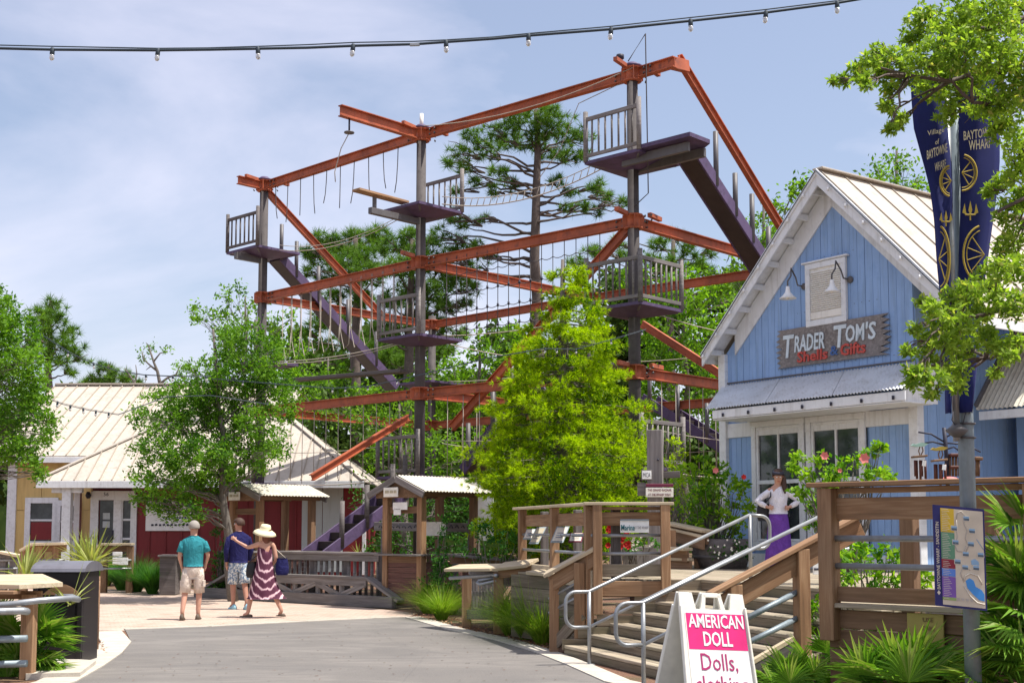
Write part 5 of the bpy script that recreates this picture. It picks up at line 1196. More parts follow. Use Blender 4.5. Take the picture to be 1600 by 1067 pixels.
string('thin string of dark bulbs between the left trees above the roofs',[(60,520,0),(110,552,0),(140,566,0),(180,579,0),(225,586,0),(270,588,0),(330,588,0)],26,(106,146,228,270,322),.05,.008)
string('thin string of bulbs sagging across the tower and behind the cypress',[(330,592,0),(430,600,0),(520,607,0),(575,604,0),(660,585,-1),(760,560,-2),(850,545,-2),(900,546,-2),(960,530,-2),(1010,515,-2)],25.5,(380,430,470,520,540,575,620,852,870,900,955,1003),.04,.007)
# ================= PEOPLE
def loft(name,rings,mat,par,n=18,fold=0,nf=7,closed=True,seed=0):
    """rings: (center Vector, rx, ry, yaw) ellipses stacked"""
    vs=[];fs=[]; r=random.Random(seed)
    for i,(c,rx,ry,yw) in enumerate(rings):
        for k in range(n):
            th=2*math.pi*k/n; f=1+fold*(i/len(rings))*math.sin(nf*th+.4*i); x=rx*math.cos(th)*f; y=ry*math.sin(th)*f
            vs.append(Vector(c)+V(x*math.cos(yw)-y*math.sin(yw),x*math.sin(yw)+y*math.cos(yw),0))
    for i in range(len(rings)-1):
        for k in range(n): fs.append((i*n+k,i*n+(k+1)%n,(i+1)*n+(k+1)%n,(i+1)*n+k))
    if closed: fs.append(tuple(range(n))); fs.append(tuple(range((len(rings)-1)*n,len(rings)*n))[::-1])
    o=mesh(name,vs,fs,mat,par,True); md=o.modifiers.new('s','SUBSURF'); md.levels=1; md.render_levels=1; return o
def skinmesh(name,vd,edges,root,mat,par,sub=2):
    names=list(vd); ix={k:i for i,k in enumerate(names)}
    me=bpy.data.meshes.new(name); me.from_pydata([tuple(vd[k][0]) for k in names],[(ix[a],ix[b]) for a,b in edges],[])
    ob=bpy.data.objects.new('tmp',me); COL.objects.link(ob); ob.modifiers.new('k','SKIN'); sv=me.skin_vertices[0].data
    for k in names: r=vd[k][1]; sv[ix[k]].radius=(r,r) if not isinstance(r,tuple) else r
    sv[ix[root]].use_root=True
    m2=ob.modifiers.new('s','SUBSURF'); m2.levels=sub; m2.render_levels=sub
    bpy.context.view_layer.update(); dg=bpy.context.evaluated_depsgraph_get(); e=bpy.data.meshes.new_from_object(ob.evaluated_get(dg))
    co=[v.co.copy() for v in e.vertices]; fs=[tuple(p.vertices) for p in e.polygons]; bpy.data.objects.remove(ob)
    return mesh(name,co,fs,mat,par,True)
def person(label,loc,yaw,h,J,skin,extra=None,group=None):
    """J: joints in metres for a 1.75 m body facing +Y, x to its right"""
    t=thing('person',label,'person',loc,group,0); k=h/1.75; R=Matrix.Rotation(yaw,3,'Z'); loc=Vector(loc)
    def T(p): return loc+R@(Vector(p)*k)
    vd={};ed=[]
    base=dict(pel=((0,0,.97),.115),wai=((0,0,1.10),.11),che=((0,.0,1.30),.125),shc=((0,0,1.44),.075),nek=((0,.01,1.50),.052),hd0=((0,.035,1.575),.072),hd1=((0,.03,1.66),.082),hd2=((0,.02,1.715),.055))
    for q in base: vd[q]=base[q]
    for q in J.get('up',{}): vd[q]=(J['up'][q],vd[q][1])
    ed+=[('pel','wai'),('wai','che'),('che','shc'),('shc','nek'),('nek','hd0'),('hd0','hd1'),('hd1','hd2')]
    for s,sx in (('L',-1),('R',1)):
        a=J['arm'+s]; l=J['leg'+s]
        pts=[('sh',.055),('el',.038),('wr',.026),('pm',.030)]
        for (n_,r_),p in zip(pts,a): vd[n_+s]=(p,r_)
        ed+=[('shc','sh'+s),('sh'+s,'el'+s),('el'+s,'wr'+s),('wr'+s,'pm'+s)]
        wr=Vector(a[2]);pm=Vector(a[3]); d=(pm-wr).normalized(); sd=d.cross(V(0,1,0) if abs(d.y)<.8 else V(0,0,1)).normalized(); cu=sd.cross(d)
        sd=cu if abs(sd.x)>.8 else sd
        for i,ln in enumerate((.062,.072,.068,.055)):
            b=pm+sd*((i-1.5)*.021); m_=b+d*ln*.55+cu*.004; e_=b+d*ln+cu*.014
            vd[f'f{i}{s}']=(tuple(m_),.0105); vd[f'g{i}{s}']=(tuple(e_),.008); ed+=[('pm'+s,f'f{i}{s}'),(f'f{i}{s}',f'g{i}{s}')]
        th=wr.lerp(pm,.5)-sd*.04+d*.01; vd['t'+s]=(tuple(th),.012); vd['u'+s]=(tuple(th+d*.035-sd*.008),.009); ed+=[('pm'+s,'t'+s),('t'+s,'u'+s)]
        for (n_,r_),p in zip((('hip',.098),('kne',.062),('clf',.055),('ank',.038),('toe',.034)),(l[0],l[1],tuple(Vector(l[1]).lerp(Vector(l[2]),.35)),l[2],l[3])): vd[n_+s]=(p,r_)
        ed+=[('pel','hip'+s),('hip'+s,'kne'+s),('kne'+s,'clf'+s),('clf'+s,'ank'+s),('ank'+s,'toe'+s)]
    vd2={q:(T(p),(r*k if not isinstance(r,tuple) else r)) for q,(p,r) in vd.items()}
    body=skinmesh('body',vd2,ed,'pel',skin,t)
    hd=Vector(vd['hd1'][0]); fw=Vector(J.get('face',(0,1,0))).normalized(); sdv=fw.cross(Z).normalized(); upv=sdv.cross(fw).normalized()
    def HD(x,y,z): return T(hd+sdv*x+fw*y+upv*z)
    nq=[HD(-.014,.075,-.045),HD(.014,.075,-.045),HD(0,.074,.0),HD(0,.105,-.038)]; mesh('nose',nq,[(0,1,3),(1,2,3),(2,0,3)],skin,t,True)
    for x in (-.03,.03):
        lathe('eye',[(.002,-.012),(.011,-.006),(.013,0),(.011,.006),(.002,.012)],HD(x,.070,.0),M['signw2'],t,8,axis=R@sdv); lathe('pupil',[(.001,-.005),(.006,0),(.001,.005)],HD(x,.083,.0),M['dark'],t,6,axis=R@sdv)
    beam('mouth',HD(-.022,.078,-.075),HD(.022,.078,-.075),.008,.009,M['coral'],t)
    for x in (-.082,.082): lathe('ear',[(.004,-.008),(.016,-.004),(.020,0),(.014,.006)],HD(x,-.005,-.015),skin,t,8,axis=R@sdv)
    return t,T,HD,R,k
def hair(HD,m,t,long=0,back=1.0):
    vs=[];fs=[];n=14;mm=8
    for i in range(mm+1):
        ph=math.pi*.5*i/mm*1.25
        for j in range(n):
            th=2*math.pi*j/n; fr=math.sin(th); lim=.62 if fr>.2 else 1.0
            p_=ph*lim; r=.099; x=r*math.sin(p_)*math.cos(th)*.92; y=r*1.08*math.sin(p_)*math.sin(th); z=r*math.cos(p_)*1.03
            vs.append(HD(x,y-.008,z+.01))
    for i in range(mm):
        for j in range(n): fs.append((i*n+j,i*n+(j+1)%n,(i+1)*n+(j+1)%n,(i+1)*n+j))
    o=mesh('hair',vs,fs,m,t,True); md=o.modifiers.new('t','SOLIDIFY'); md.thickness=.012; return o
def sleeve(T,pts,rs,m,t,nm='sleeve'): return tube(nm,[T(p) for p in pts],rs,m,t,12)
def shoe(T,an,toe,m,t,low=.0):
    a=Vector(an);b=Vector(toe); d=(b-a); d.z=0; d.normalize(); c=(a+b)/2; z0=min(a.z,b.z)-.05
    vs=[];fs=[]
    sx=d.cross(Z); prof=[(-.09,.035,.09),(-.04,.042,.11),(.04,.048,.07),(.11,.05,.05),(.17,.035,.035)]
    for y,w_,h_ in prof:
        for x,z in ((-w_,0),(w_,0),(w_*.9,h_*.6),(w_*.5,h_),(-w_*.5,h_),(-w_*.9,h_*.6)): vs.append(T(V(a.x,a.y,z0)+d*y+sx*x+Z*z+ (Z*(b.z-a.z+.05)*max(0,y)*1.0)))
    for i in range(4):
        for k in range(6): fs.append((i*6+k,i*6+(k+1)%6,(i+1)*6+(k+1)%6,(i+1)*6+k))
    fs.append((0,1,2,3,4,5)[::-1]); fs.append(tuple(range(24,30))); return mesh('shoe',vs,fs,m,t,True)
# man in teal, walking away
J=dict(armL=[(-.185,0,1.385),(-.245,-.04,1.13),(-.20,.05,.93),(-.185,.08,.85)],armR=[(.185,0,1.385),(.26,.02,1.14),(.21,.12,.98),(.19,.15,.90)],
 legL=[(-.09,0,.92),(-.13,-.02,.50),(-.16,-.16,.13),(-.16,-.04,.05)],legR=[(.09,0,.92),(.11,.06,.50),(.10,.03,.09),(.11,.15,.035)])
p=gz(300,968); t,T,HD,R,k=person('man in teal polo shirt and cream shorts seen from behind on the brick paving',(p.x,p.y,.01),math.radians(8),1.79,J,M['skin'])
loft('shirt',[(T((0,0,z)),rx*k,ry*k,math.radians(8)) for z,rx,ry in ((.95,.178,.135),(1.05,.18,.132),(1.2,.19,.135),(1.32,.215,.135),(1.39,.228,.12),(1.435,.20,.10),(1.468,.135,.08),(1.505,.068,.066))],M['teal'],t)
for s,a in ((-1,'armL'),(1,'armR')): A=Vector(J[a][0]);B=Vector(J[a][1]); sleeve(T,[A+V(-s*.07,0,-.02),A+V(s*.005,0,-.03),A.lerp(B,.4),A.lerp(B,.72)],[.06,.072,.068,.072],M['teal'],t)
loft('belt',[(T((0,0,z)),.170*k,.127*k,.1) for z in (.935,.975)],M['navyk'],t); 
loft('shorts',[(T((0,0,z)),rx*k,ry*k,.1) for z,rx,ry in ((.72,.15,.085),(.80,.178,.12),(.87,.178,.132),(.96,.168,.125))],M['khaki'],t)
for a in ('legL','legR'): A=Vector(J[a][0]);B=Vector(J[a][1]); sleeve(T,[A+V(0,0,-.02),A.lerp(B,.35),A.lerp(B,.75),A.lerp(B,1.05)],[.10,.108,.10,.102],M['khaki'],t,'shorts_leg'); shoe(T,J[a][2],J[a][3],M['shoe'],t)
for s in (-1,1): beam('cargo_pocket',T((s*.20,0,.70)),T((s*.20,0,.58)),.12,.03,M['khaki'],t,up=V(1,0,0))
hair(HD,M['greyhair'],t)
# man in navy sweater
J=dict(face=(-.85,.5,0),armL=[(-.185,0,1.385),(-.25,-.03,1.14),(-.22,.03,.90),(-.21,.05,.82)],armR=[(.185,0,1.385),(.25,.02,1.14),(.22,.08,.92),(.2,.1,.85)],
 legL=[(-.09,0,.92),(-.08,.08,.50),(-.07,.06,.08),(-.10,.18,.035)],legR=[(.09,0,.92),(.12,-.05,.50),(.14,-.18,.12),(.14,-.06,.05)])
p=gz(371,952); t,T,HD,R,k=person('man in navy sweater and blue patterned shorts walking beside the woman in the sun hat',(p.x,p.y,.01),math.radians(25),1.87,J,M['skin2'])
yw=math.radians(25)
loft('sweater',[(T((0,0,z)),rx*k,ry*k,yw) for z,rx,ry in ((.90,.188,.14),(1.0,.185,.135),(1.2,.195,.14),(1.32,.22,.138),(1.39,.23,.12),(1.435,.20,.10),(1.468,.135,.08),(1.51,.068,.066))],M['navyk'],t)
for s,a in ((-1,'armL'),(1,'armR')): A=Vector(J[a][0]);B=Vector(J[a][1]);C_=Vector(J[a][2]); sleeve(T,[A+V(-s*.07,0,-.02),A+V(s*.005,0,-.03),A.lerp(B,.45),B,B.lerp(C_,.9)],[.06,.075,.066,.056,.045],M['navyk'],t)
loft('shorts',[(T((0,0,z)),rx*k,ry*k,yw) for z,rx,ry in ((.72,.155,.09),(.80,.182,.125),(.87,.182,.135),(.96,.17,.13))],M['patshort'],t)
for a in ('legL','legR'): A=Vector(J[a][0]);B=Vector(J[a][1]); sleeve(T,[A+V(0,0,-.02),A.lerp(B,.35),A.lerp(B,.75),A.lerp(B,1.0)],[.10,.112,.112,.118],M['patshort'],t,'shorts_leg'); shoe(T,J[a][2],J[a][3],M['cyanshoe'],t)
hair(HD,M['brownhair'],t)
# woman in tie dye dress pointing
J=dict(face=(-.8,.6,0),armL=[(-.165,.0,1.40),(-.30,.16,1.35),(-.50,.26,1.47),(-.56,.29,1.52)],armR=[(.165,0,1.40),(.22,-.05,1.14),(.18,.12,1.02),(.16,.18,1.0)],
 legL=[(-.08,0,.92),(-.22,.10,.52),(-.30,.05,.08),(-.38,.12,.035)],legR=[(.08,0,.92),(.17,-.02,.50),(.33,-.12,.12),(.29,-.02,.045)])
p=gz(412,965); t,T,HD,R,k=person('woman in maroon tie-dye dress and floppy straw hat pointing left',(p.x,p.y,.01),math.radians(20),1.70,J,M['skin'])
yw=math.radians(20)
loft('dress',[(T((x,0,z)),rx*k,ry*k,yw) for z,rx,ry,x in ((1.36,.13,.09,0),(1.26,.155,.12,0),(1.10,.145,.115,0),(1.0,.165,.13,0),(.85,.20,.16,.0),(.7,.235,.18,0),(.55,.27,.2,.01),(.42,.33,.22,.04),(.36,.36,.23,.05))],M['dress'],t,28,.10,8)
for x in (-.09,.09): tube('dress_strap',[T((x,.09,1.33)),T((x*1.0,.02,1.46)),T((x,-.08,1.33))],.012,M['dress'],t,6)
loft('long_hair',[(T((.02,-.02,z)),rx*k,.06*k,yw) for z,rx in ((1.62,.07),(1.5,.085),(1.35,.08),(1.2,.05),(1.12,.02))],M['redhair'],t,14,.1,6); hair(HD,M['redhair'],t)
lathe('sun_hat',[(.02,.15),(.085,.14),(.10,.10),(.105,.05),(.14,.035),(.20,.0),(.225,-.04),(.215,-.045),(.14,.02),(.09,.03)],HD(0,0,-.01),M['straw'],t,22,axis=R@V(.12,-.25,1))
for a in ('legL','legR'): q=Vector(J[a][2]); q2=Vector(J[a][3]); shoe(T,q,q2,M['shoe'],t).scale=(1,1,.5)
def bag(lab,c,sx,sy,sz,m,sh):
    t=thing('shoulder_bag',lab,'bag',c-Z*sz/2); loft('bag_body',[(c+Z*(sz*f),sx*g,sy*g,.4) for f,g in ((-.5,.75),(-.42,1),(-.1,1.05),(.3,.9),(.5,.72))],M[m],t,14)
    tube('bag_strap',[c+V(-sx*.6,0,sz*.45),sh,c+V(sx*.6,0,sz*.45)],.010,M['rope' if m=='navyk' else 'dark'],t,6)
bag('navy shoulder bag on the right hip of the woman in the straw hat',T((.33,-.08,.98)),.13,.08,.32,'navyk',T((.17,-.02,1.36)))
bag('black bag carried at the left side of the woman in the straw hat',T((-.22,.12,.92)),.12,.08,.30,'black',T((-.14,.05,1.2)))
# woman on the deck, hands on hips
J=dict(up=dict(hd0=(0,.05,1.565),hd1=(.0,.065,1.64),hd2=(0,.06,1.70)),face=(0,1,-.45),armL=[(-.16,0,1.37),(-.37,-.03,1.20),(-.19,.08,1.10),(-.14,.11,1.09)],armR=[(.16,0,1.37),(.36,-.03,1.20),(.20,.08,1.10),(.15,.11,1.09)],
 legL=[(-.08,0,.92),(-.09,.01,.50),(-.09,0,.08),(-.10,.12,.035)],legR=[(.08,0,.92),(.09,.01,.50),(.09,0,.08),(.10,.12,.035)])
WD=20.6; wx=pxx(1215,WD); wy=math.radians(176); t,T,HD,R,k=person('woman in white blouse and purple skirt with hands on hips on the shop deck',(wx,WD,DZ),wy,1.62,J,M['skin'])
loft('blouse',[(T((0,.0,z)),rx*k,ry*k,wy) for z,rx,ry in ((.98,.165,.13),(1.05,.16,.125),(1.14,.145,.115),(1.27,.17,.125),(1.36,.188,.11),(1.41,.165,.09),(1.445,.11,.075),(1.475,.062,.06))],M['whitek'],t)
for s,a in ((-1,'armL'),(1,'armR')): A=Vector(J[a][0]);B=Vector(J[a][1]);C_=Vector(J[a][2]); sleeve(T,[A+V(-s*.06,0,-.01),A+V(0,0,-.02),A.lerp(B,.5),B,B.lerp(C_,.45),B.lerp(C_,.9)],[.05,.060,.052,.050,.046,.036],M['whitek'],t)
loft('skirt',[(T((0,0,z)),rx*k,ry*k,wy) for z,rx,ry in ((1.0,.15,.12),(.9,.172,.135),(.7,.19,.15),(.45,.21,.165),(.2,.235,.18),(.08,.245,.185))],M['purplek'],t,32,.13,11)
hair(HD,M['brownhair'],t); tube('ponytail',[HD(-.05,-.06,.03),HD(-.095,-.02,-.06),T((-.10,.09,1.44)),T((-.105,.125,1.33))],[.03,.045,.04,.012],M['brownhair'],t,8)
lathe('sun_visor',[(.098,.0),(.10,.03),(.09,.05)],HD(0,-.005,.03),M['dark'],t,14,axis=R@V(0,.3,1))
for a in ('legL','legR'): shoe(T,J[a][2],J[a][3],M['shoe'],t)
c=T((.24,-.06,1.02)); tb=thing('shoulder_bag','dark bag on the shoulder of the woman on the deck','bag',c-Z*.15)
loft('bag_body',[(c+Z*f,g,g*.5,0) for f,g in ((-.15,.09),(-.1,.12),(.08,.12),(.13,.08))],M['black'],tb,12); tube('bag_strap',[c+Z*.12,T((.14,.10,1.28)),T((.125,.02,1.46)),c+V(0,.05,.1)],.012,M['dark'],tb,6)
# ================= SHOP DISPLAY BY THE RAILING
def chime(lab,u,v0,v1,D,bird,bm):
    c=at(u,v0,D); b=at(u,v1,D); t=thing('bird_wind_chime',lab,'wind chime',V(c.x,c.y,b.z),'carved bird wind chimes')
    px=D/F
    prism('bird_body',[c+V(x*px,0,-y*px) for x,y in ((-13,1),(-9,-2),(-6,-1),(4,-4),(14,-2),(8,2),(-4,3),(-8,2))],(0,.04,0),bm,t)
    tube('bird_leg',[c+V(2*px,.02,0),c+V(-1*px,.02,-9*px),c+V(1*px,.02,-17*px)],.006,M['wooddark'],t,5); tube('bird_leg',[c+V(4*px,.02,0),c+V(6*px,.02,-9*px),c+V(2*px,.02,-17*px)],.006,M['wooddark'],t,5)
    pl=c-Z*(19*px); beam('chime_plate',pl+V(-12*px,0,0),pl+V(10*px,0,2*px),.10,.02,M['wooddark'],t)
    for i in range(5):
        x=(-8+i*4)*px; tube('chime_tube',[pl+V(x,.03*(i%2),-.03),pl+V(x,.03*(i%2),-(30+4*(i%3))*px)],.012,M['clapr'],t,7)
    beam('price_tag',pl+V(0,-.06,-10*px),pl+V(6*px,-.06,-11*px),.004,.05,M['signw2'],t)
M['clapr']=paint('red_brown_bamboo',(.13,.04,.025),.6,.3,5); M['greenp']=flat('pale_green_paint',(.30,.48,.40),.6)
chime('wooden wind chime with a pale green bird on top, first by the white corner post',1437,695,750,12.2,0,M['greenp'])
chime('wooden wind chime with a yellow long-beaked bird on top beside the dark stand',1468,701,750,12.0,0,M['gold'])
ds=thing('display_stand','thin black metal display tree with curved arms and dark wooden chimes behind the lamp post','stand',at(1477,757,12.5))
tube('stem',[at(1481,760,12.5),at(1478,700,12.5),at(1475,668,12.5)],.02,M['dark'],ds,6)
for pts in (((1475,690),(1455,678),(1435,675)),((1476,695),(1458,690),(1445,692)),((1476,684),(1490,676),(1500,682)),((1478,692),(1495,693),(1520,700),(1532,706)),((1478,702),(1490,698),(1500,705))): tube('arm',[at(u,v,12.5) for u,v in pts],.009,M['dark'],ds,5)
for v in (711,730): beam('chime_plate',at(1482,v,12.5),at(1502,v,12.5),.12,.03,M['clapr'],ds)
for u in (1484,1489,1494,1499,1526,1529): tube('chime_tube',[at(u,713,12.5),at(u,744,12.5)],.013,M['wooddark'],ds,6)
beam('chime_plate',at(1520,716,12.5),at(1533,717,12.5),.12,.03,M['wooddark'],ds)
rf=thing('red_bowl','pink red glass bowl on the railing ledge near the lamp post','bowl',at(1483,757,12.2)); lathe('bowl',[(.03,0),(.10,.03),(.07,.06),(.02,.07)],at(1483,756,12.2),M['pinkfl'],rf,14)
# ================= TREES
def bl(lst,D,spread=1.0,extra=0,seed=1): return pxblobs(lst,D,spread,extra,seed)
# big bright cypress
CD=26.0
cb=gz(880,975); cbase=V(pxx(880,CD),CD,0)
lst=[];r=random.Random(5)
prof=[(415,8),(440,24),(470,30),(500,43),(530,62),(560,78),(590,92),(620,103),(650,114),(680,124),(710,130),(740,132),(770,132),(800,130),(830,124),(860,112)]
cyl=[]
for v in np.arange(422,872,13):
    w_=np.interp(v,[p[0] for p in prof],[p[1] for p in prof]); z=at(880,v,CD).z; R=w_*CD/F
    n=max(2,int(w_/9))
    for i in range(n):
        a=2*math.pi*(i+r.random())/n; q=r.uniform(.35,1.0); x=pxx(890-min(10,max(0,(v-430)*.05)),CD)+R*q*math.cos(a); y=CD+R*q*math.sin(a); cyl.append(((x,y,z+r.uniform(-.08,.08)),.15+.16*r.random()+R*.05))
t=thing('cypress_tree','bright yellow-green feathery cypress in the centre, in front of the tower','tree',cbase)
tube('trunk',curve3(cbase,cbase+Z*7.2,0,8,.006,2),[.26*(1-.11*i) for i in range(9)],M['barkg'],t,10)
ls=[];P=[]
for c,rr in cyl:
    c=Vector(c); s=V(cbase.x,cbase.y,c.z+.12); ls.append((curve3(s,c,.02,4,.03,int(c.x*99)),[.022,.018,.014,.009,.005]))
tubes('branches',ls,M['barkg'],t,5)
out=[]
for c,rr in cyl:
    c=np.array(c); ax=np.array([c[0]-cbase.x,c[1]-cbase.y,0]); ax=ax/max(np.linalg.norm(ax),.01)
    n=34; cc=c+rnd_dirs(n)*rng.uniform(.2,1,(n,1))*np.array([rr*1.2,rr*1.2,rr*.55])+ax*rr*.5
    k=22; d=unit(rnd_dirs(n*k)*.75+np.repeat(unit((cc-c)+ax*.12+rnd_dirs(n)*.05),k,0)*.8+np.array([0,0,.05])); PP=np.repeat(cc,k,0)
    s=unit(np.cross(d,rnd_dirs(n*k))); Ls=rng.uniform(.06,.14,(n*k,1)); out.append(np.stack([PP+s*.007,PP+d*Ls,PP-s*.007],1).reshape(-1,3))
quadmesh('crown',np.concatenate(out),M['cyp'],t,origin=tuple(cbase+Z*3),nv=3)
# street tree at left
TD=30.0
L1=[(385,520,30),(360,545,34),(395,560,40),(340,575,30),(420,550,28),(370,600,45),(320,600,36),(290,622,34),(250,632,30),(225,655,22),(265,665,38),(310,650,42),(350,655,45),(395,650,42),(430,600,30),(450,640,22),(235,700,28),(275,710,38),(320,705,42),(360,715,42),(400,705,34),(435,700,24),(225,745,22),(262,752,34),(295,760,36),(325,758,26),(365,742,24),(240,785,18),(272,796,28),(300,800,20),(215,775,14),(405,735,12),(410,610,30),(300,575,16)]
tree('street_tree','round leafy green street tree standing before the red building and left tower pole',V(pxx(368,TD),TD,0),bl(L1,TD,1.0,1,3),M['midleaf'],M['barkg'],dens=92,cl=26,L=.095,W=.042,tr=.13,upb=.6,crad=.21,shell=.3,cat='tree')
L2=[(350,462,14),(372,458,16),(388,478,20),(345,485,14),(325,492,13),(365,500,20),(395,510,22),(425,500,16),(440,520,18),(455,498,12),(430,545,22),(340,520,14),(300,485,10),(310,500,10),(410,475,10),(465,540,14)]
tree('slender_tree','thin pale-leaved tree top rising behind the round street tree',V(pxx(385,44),44,0),bl(L2,44,1.0,0,4),M['bgleaf'],M['barkg'],dens=20,cl=24,L=.14,W=.06,tr=.14,crad=.3,br=.5)
# near oak overhanging top right
NO_=[(1304,128,8),(1318,126,10),(1340,112,16),(1358,98,20),(1350,128,14),(1376,82,18),(1380,112,20),(1392,140,16),(1385,165,9),(1396,172,9),(1392,203,9),(1402,196,7),(1410,186,6),(1402,92,22),(1415,120,24),(1425,60,22),(1440,92,30),(1442,30,30),(1455,132,30),(1470,60,34),(1478,105,34),(1490,150,32),(1480,180,20),(1500,25,40),(1505,80,38),(1520,125,36),(1530,60,38),(1540,165,32),(1552,20,40),(1560,100,38),(1570,60,40),(1585,140,36),(1590,20,36),(1575,185,30),(1600,95,36),(1560,205,22),(1592,225,30),
 (1545,300,14),(1570,280,22),(1590,265,26),(1575,330,28),(1598,310,26),(1590,370,28),(1568,385,22),(1560,420,22),(1590,420,30),(1540,440,26),(1515,458,28),(1485,470,24),(1458,482,18),(1440,472,9),(1470,505,26),(1500,505,28),(1530,490,28),(1560,470,26),(1590,480,28),(1450,530,20),(1430,512,10),(1480,540,26),(1510,545,26),(1448,560,20),(1430,585,18),(1425,600,10),(1460,592,22),(1490,580,24),(1455,615,11),(1495,605,14),(1560,540,18),(1585,535,20),(1545,525,18),(1575,560,14),(1556,582,10),(1420,548,8)]
NDB=8.6; nb=bl(NO_,NDB,.55,0,6)
t=thing('oak_tree','near oak whose leafy branches hang over the banners at the right edge','tree',(6.6,9.5,0))
tube('trunk',curve3((6.6,9.5,0),(6.2,9.6,6.5),0,8,.01,3),[.26,.24,.22,.2,.18,.16,.13,.1,.06],M['bark'],t,10)
ls=[]
mains=[((6.4,9.6,3.6),at(1500,500,8.6)),((6.4,9.6,3.2),at(1540,560,8.7)),((6.3,9.6,4.6),at(1560,330,8.6)),((6.3,9.6,5.0),at(1420,118,8.5)),((6.3,9.6,5.3),at(1470,40,8.6)),((6.3,9.6,4.8),at(1520,160,8.4))]
nodes=[]
for i,(a,b) in enumerate(mains):
    pts=curve3(a,b,.04,9,.022,i+2); ls.append((pts,[.05*(1-.085*q) for q in range(10)])); nodes+=pts[3:]
for i,(b,rr) in enumerate(nb):
    b=Vector(b); s=min(nodes,key=lambda p:(p-b).length+(.35 if p.x<b.x else 0)); ls.append((curve3(s,b,.03,5,.05,i),[.013,.011,.009,.007,.005,.003]))
    for q in range(4):
        e=b+Vector(rng.uniform(-1,1,3).tolist())*rr[0]*.9; ls.append((curve3(s.lerp(b,.7),e,.05,3,.06,i*5+q),[.005,.004,.003,.002]))
tubes('branches',ls,M['bark'],t,5)
out=[]
for b,rr in nb:
    rr=np.array(rr); n=int(10+rr[0]*rr[0]*2900); cc=np.array(b)+in_ball(n,.15)*rr*1.02
    k=7; PP=np.repeat(cc,k,0)+rnd_dirs(n*k)*.012; out.append(leafverts(PP,.047,.020,.5))
quadmesh('crown',np.concatenate(out),M['oak'],t,origin=(5,9,4))
# pines
TP=[(838,178,34),(800,188,26),(868,196,34),(905,215,24),(770,208,22),(742,218,20),(715,236,18),(700,256,14),(726,262,18),(760,240,22),(795,222,26),(830,215,30),(860,232,28),(890,246,22),(918,242,14),(780,272,18),(795,290,15),(745,285,14),(770,300,12),(870,285,14),(890,300,15),(930,290,18),(950,305,18),(972,318,15),(885,325,12),(910,322,13),(935,330,12),(700,340,20),(722,350,16),(755,345,13),(685,372,22),(715,385,26),(745,392,20),(765,402,14),(690,405,18),(735,420,18),(715,300,9)]
def pine(name,lab,base,top,lst,D,dens,cl,L,W,tr,seed,spread=1.6,grp=None,m='pine'):
    bb=bl(lst,D,spread,0,seed); t=thing(name,lab,'tree',base,grp); base=Vector(base); top=Vector(top)
    tp=curve3(base,top,0,12,.007,seed); tube('trunk',tp,[tr*(1-.72*i/12) for i in range(13)],M['bark'],t,10); ls=[]
    for i,(b,r) in enumerate(bb):
        b=Vector(b); f=min(.97,max(.2,(b.z-base.z-r[0]*.8-abs(b.x-top.x)*.10)/(top.z-base.z))); k=f*12; i0=min(11,int(k)); s=tp[i0].lerp(tp[i0+1],k-i0)
        ls.append((curve3(s,b-Z*r[0]*.2,-.04 if i%3 else .07,7,.035,i+seed),[tr*.22*(1-.1*q) *(1-f*.4) for q in range(8)]))
        for q in range(6):
            e=b+Vector(rng.uniform(-1,1,3).tolist())*r[0]*.85; ls.append((curve3(s.lerp(b,.72),e,.05,4,.06,i*9+q),[.035,.028,.022,.015,.01]))
    tubes('branches',ls,M['bark'],t,5); out=[]
    for b,r in bb:
        r=np.array(r); n=max(8,int(1.1*dens*r[0]**2)); P=np.array(b)+in_ball(n,.15)*r*np.array([1.1,1.1,.85]); out.append(tufts(P,cl,L,W,.4))
    quadmesh('crown',np.concatenate(out),M[m],t,origin=tuple(top-Z*2),nv=3); return t
pine('pine_tree','tallest open-crowned pine standing behind the middle of the tower',(pxx(842,50),50,0),at(838,172,50),TP,50,60,44,.34,.024,.40,3)
PG=[(505,375,20),(530,385,28),(560,376,26),(590,372,24),(480,395,15),(500,405,22),(540,410,30),(575,400,28),(515,435,22),(480,425,12),(550,440,26),(585,430,26),(520,465,20),(490,470,14),(560,470,24)]
PG2=[(610,385,26),(640,372,26),(665,385,24),(650,410,30),(620,420,28),(690,430,26),(715,440,22),(735,452,16),(680,460,30),(640,455,30),(610,470,26),(700,478,22),(655,495,28),(620,510,26),(730,475,12),(685,510,22),(590,520,20)]
PG3=[(500,505,22),(470,520,16),(530,500,20),(545,530,26),(505,545,20),(575,545,24),(480,560,16),(540,570,22),(610,560,24),(640,545,22),(690,545,24),(670,575,20),(720,520,16)]
pine('pine_tree','dense dark pine left of the centre tower pole, lower than the tallest pine',(pxx(560,53),53,0),at(555,372,53),PG,53,70,42,.38,.027,.36,5,1.4)
pine('pine_tree','dense pine directly behind the centre tower pole with a thick visible trunk',(pxx(625,50),50,0),at(645,374,50),PG2,50,70,42,.36,.027,.34,6,1.4)
pine('pine_tree','shorter dark pine seen through the left stairs of the tower',(pxx(555,57),57,0),at(560,505,57),PG3,57,70,40,.40,.03,.33,7,1.4)
PR_=[(1030,385,16),(1055,372,16),(1075,390,18),(1020,410,18),(1048,415,20),(1085,415,18),(960,385,16),(940,400,16),(920,392,12),(975,402,14),(900,410,14),(1110,395,12),(1105,425,16),(1150,470,16),(1160,500,16),(1130,450,14)]
pine('pine_tree','dark pine behind the right tower pole, its crown at mid height',(pxx(1045,54),54,0),at(1052,376,54),PR_,54,70,42,.38,.027,.3,8,1.4)
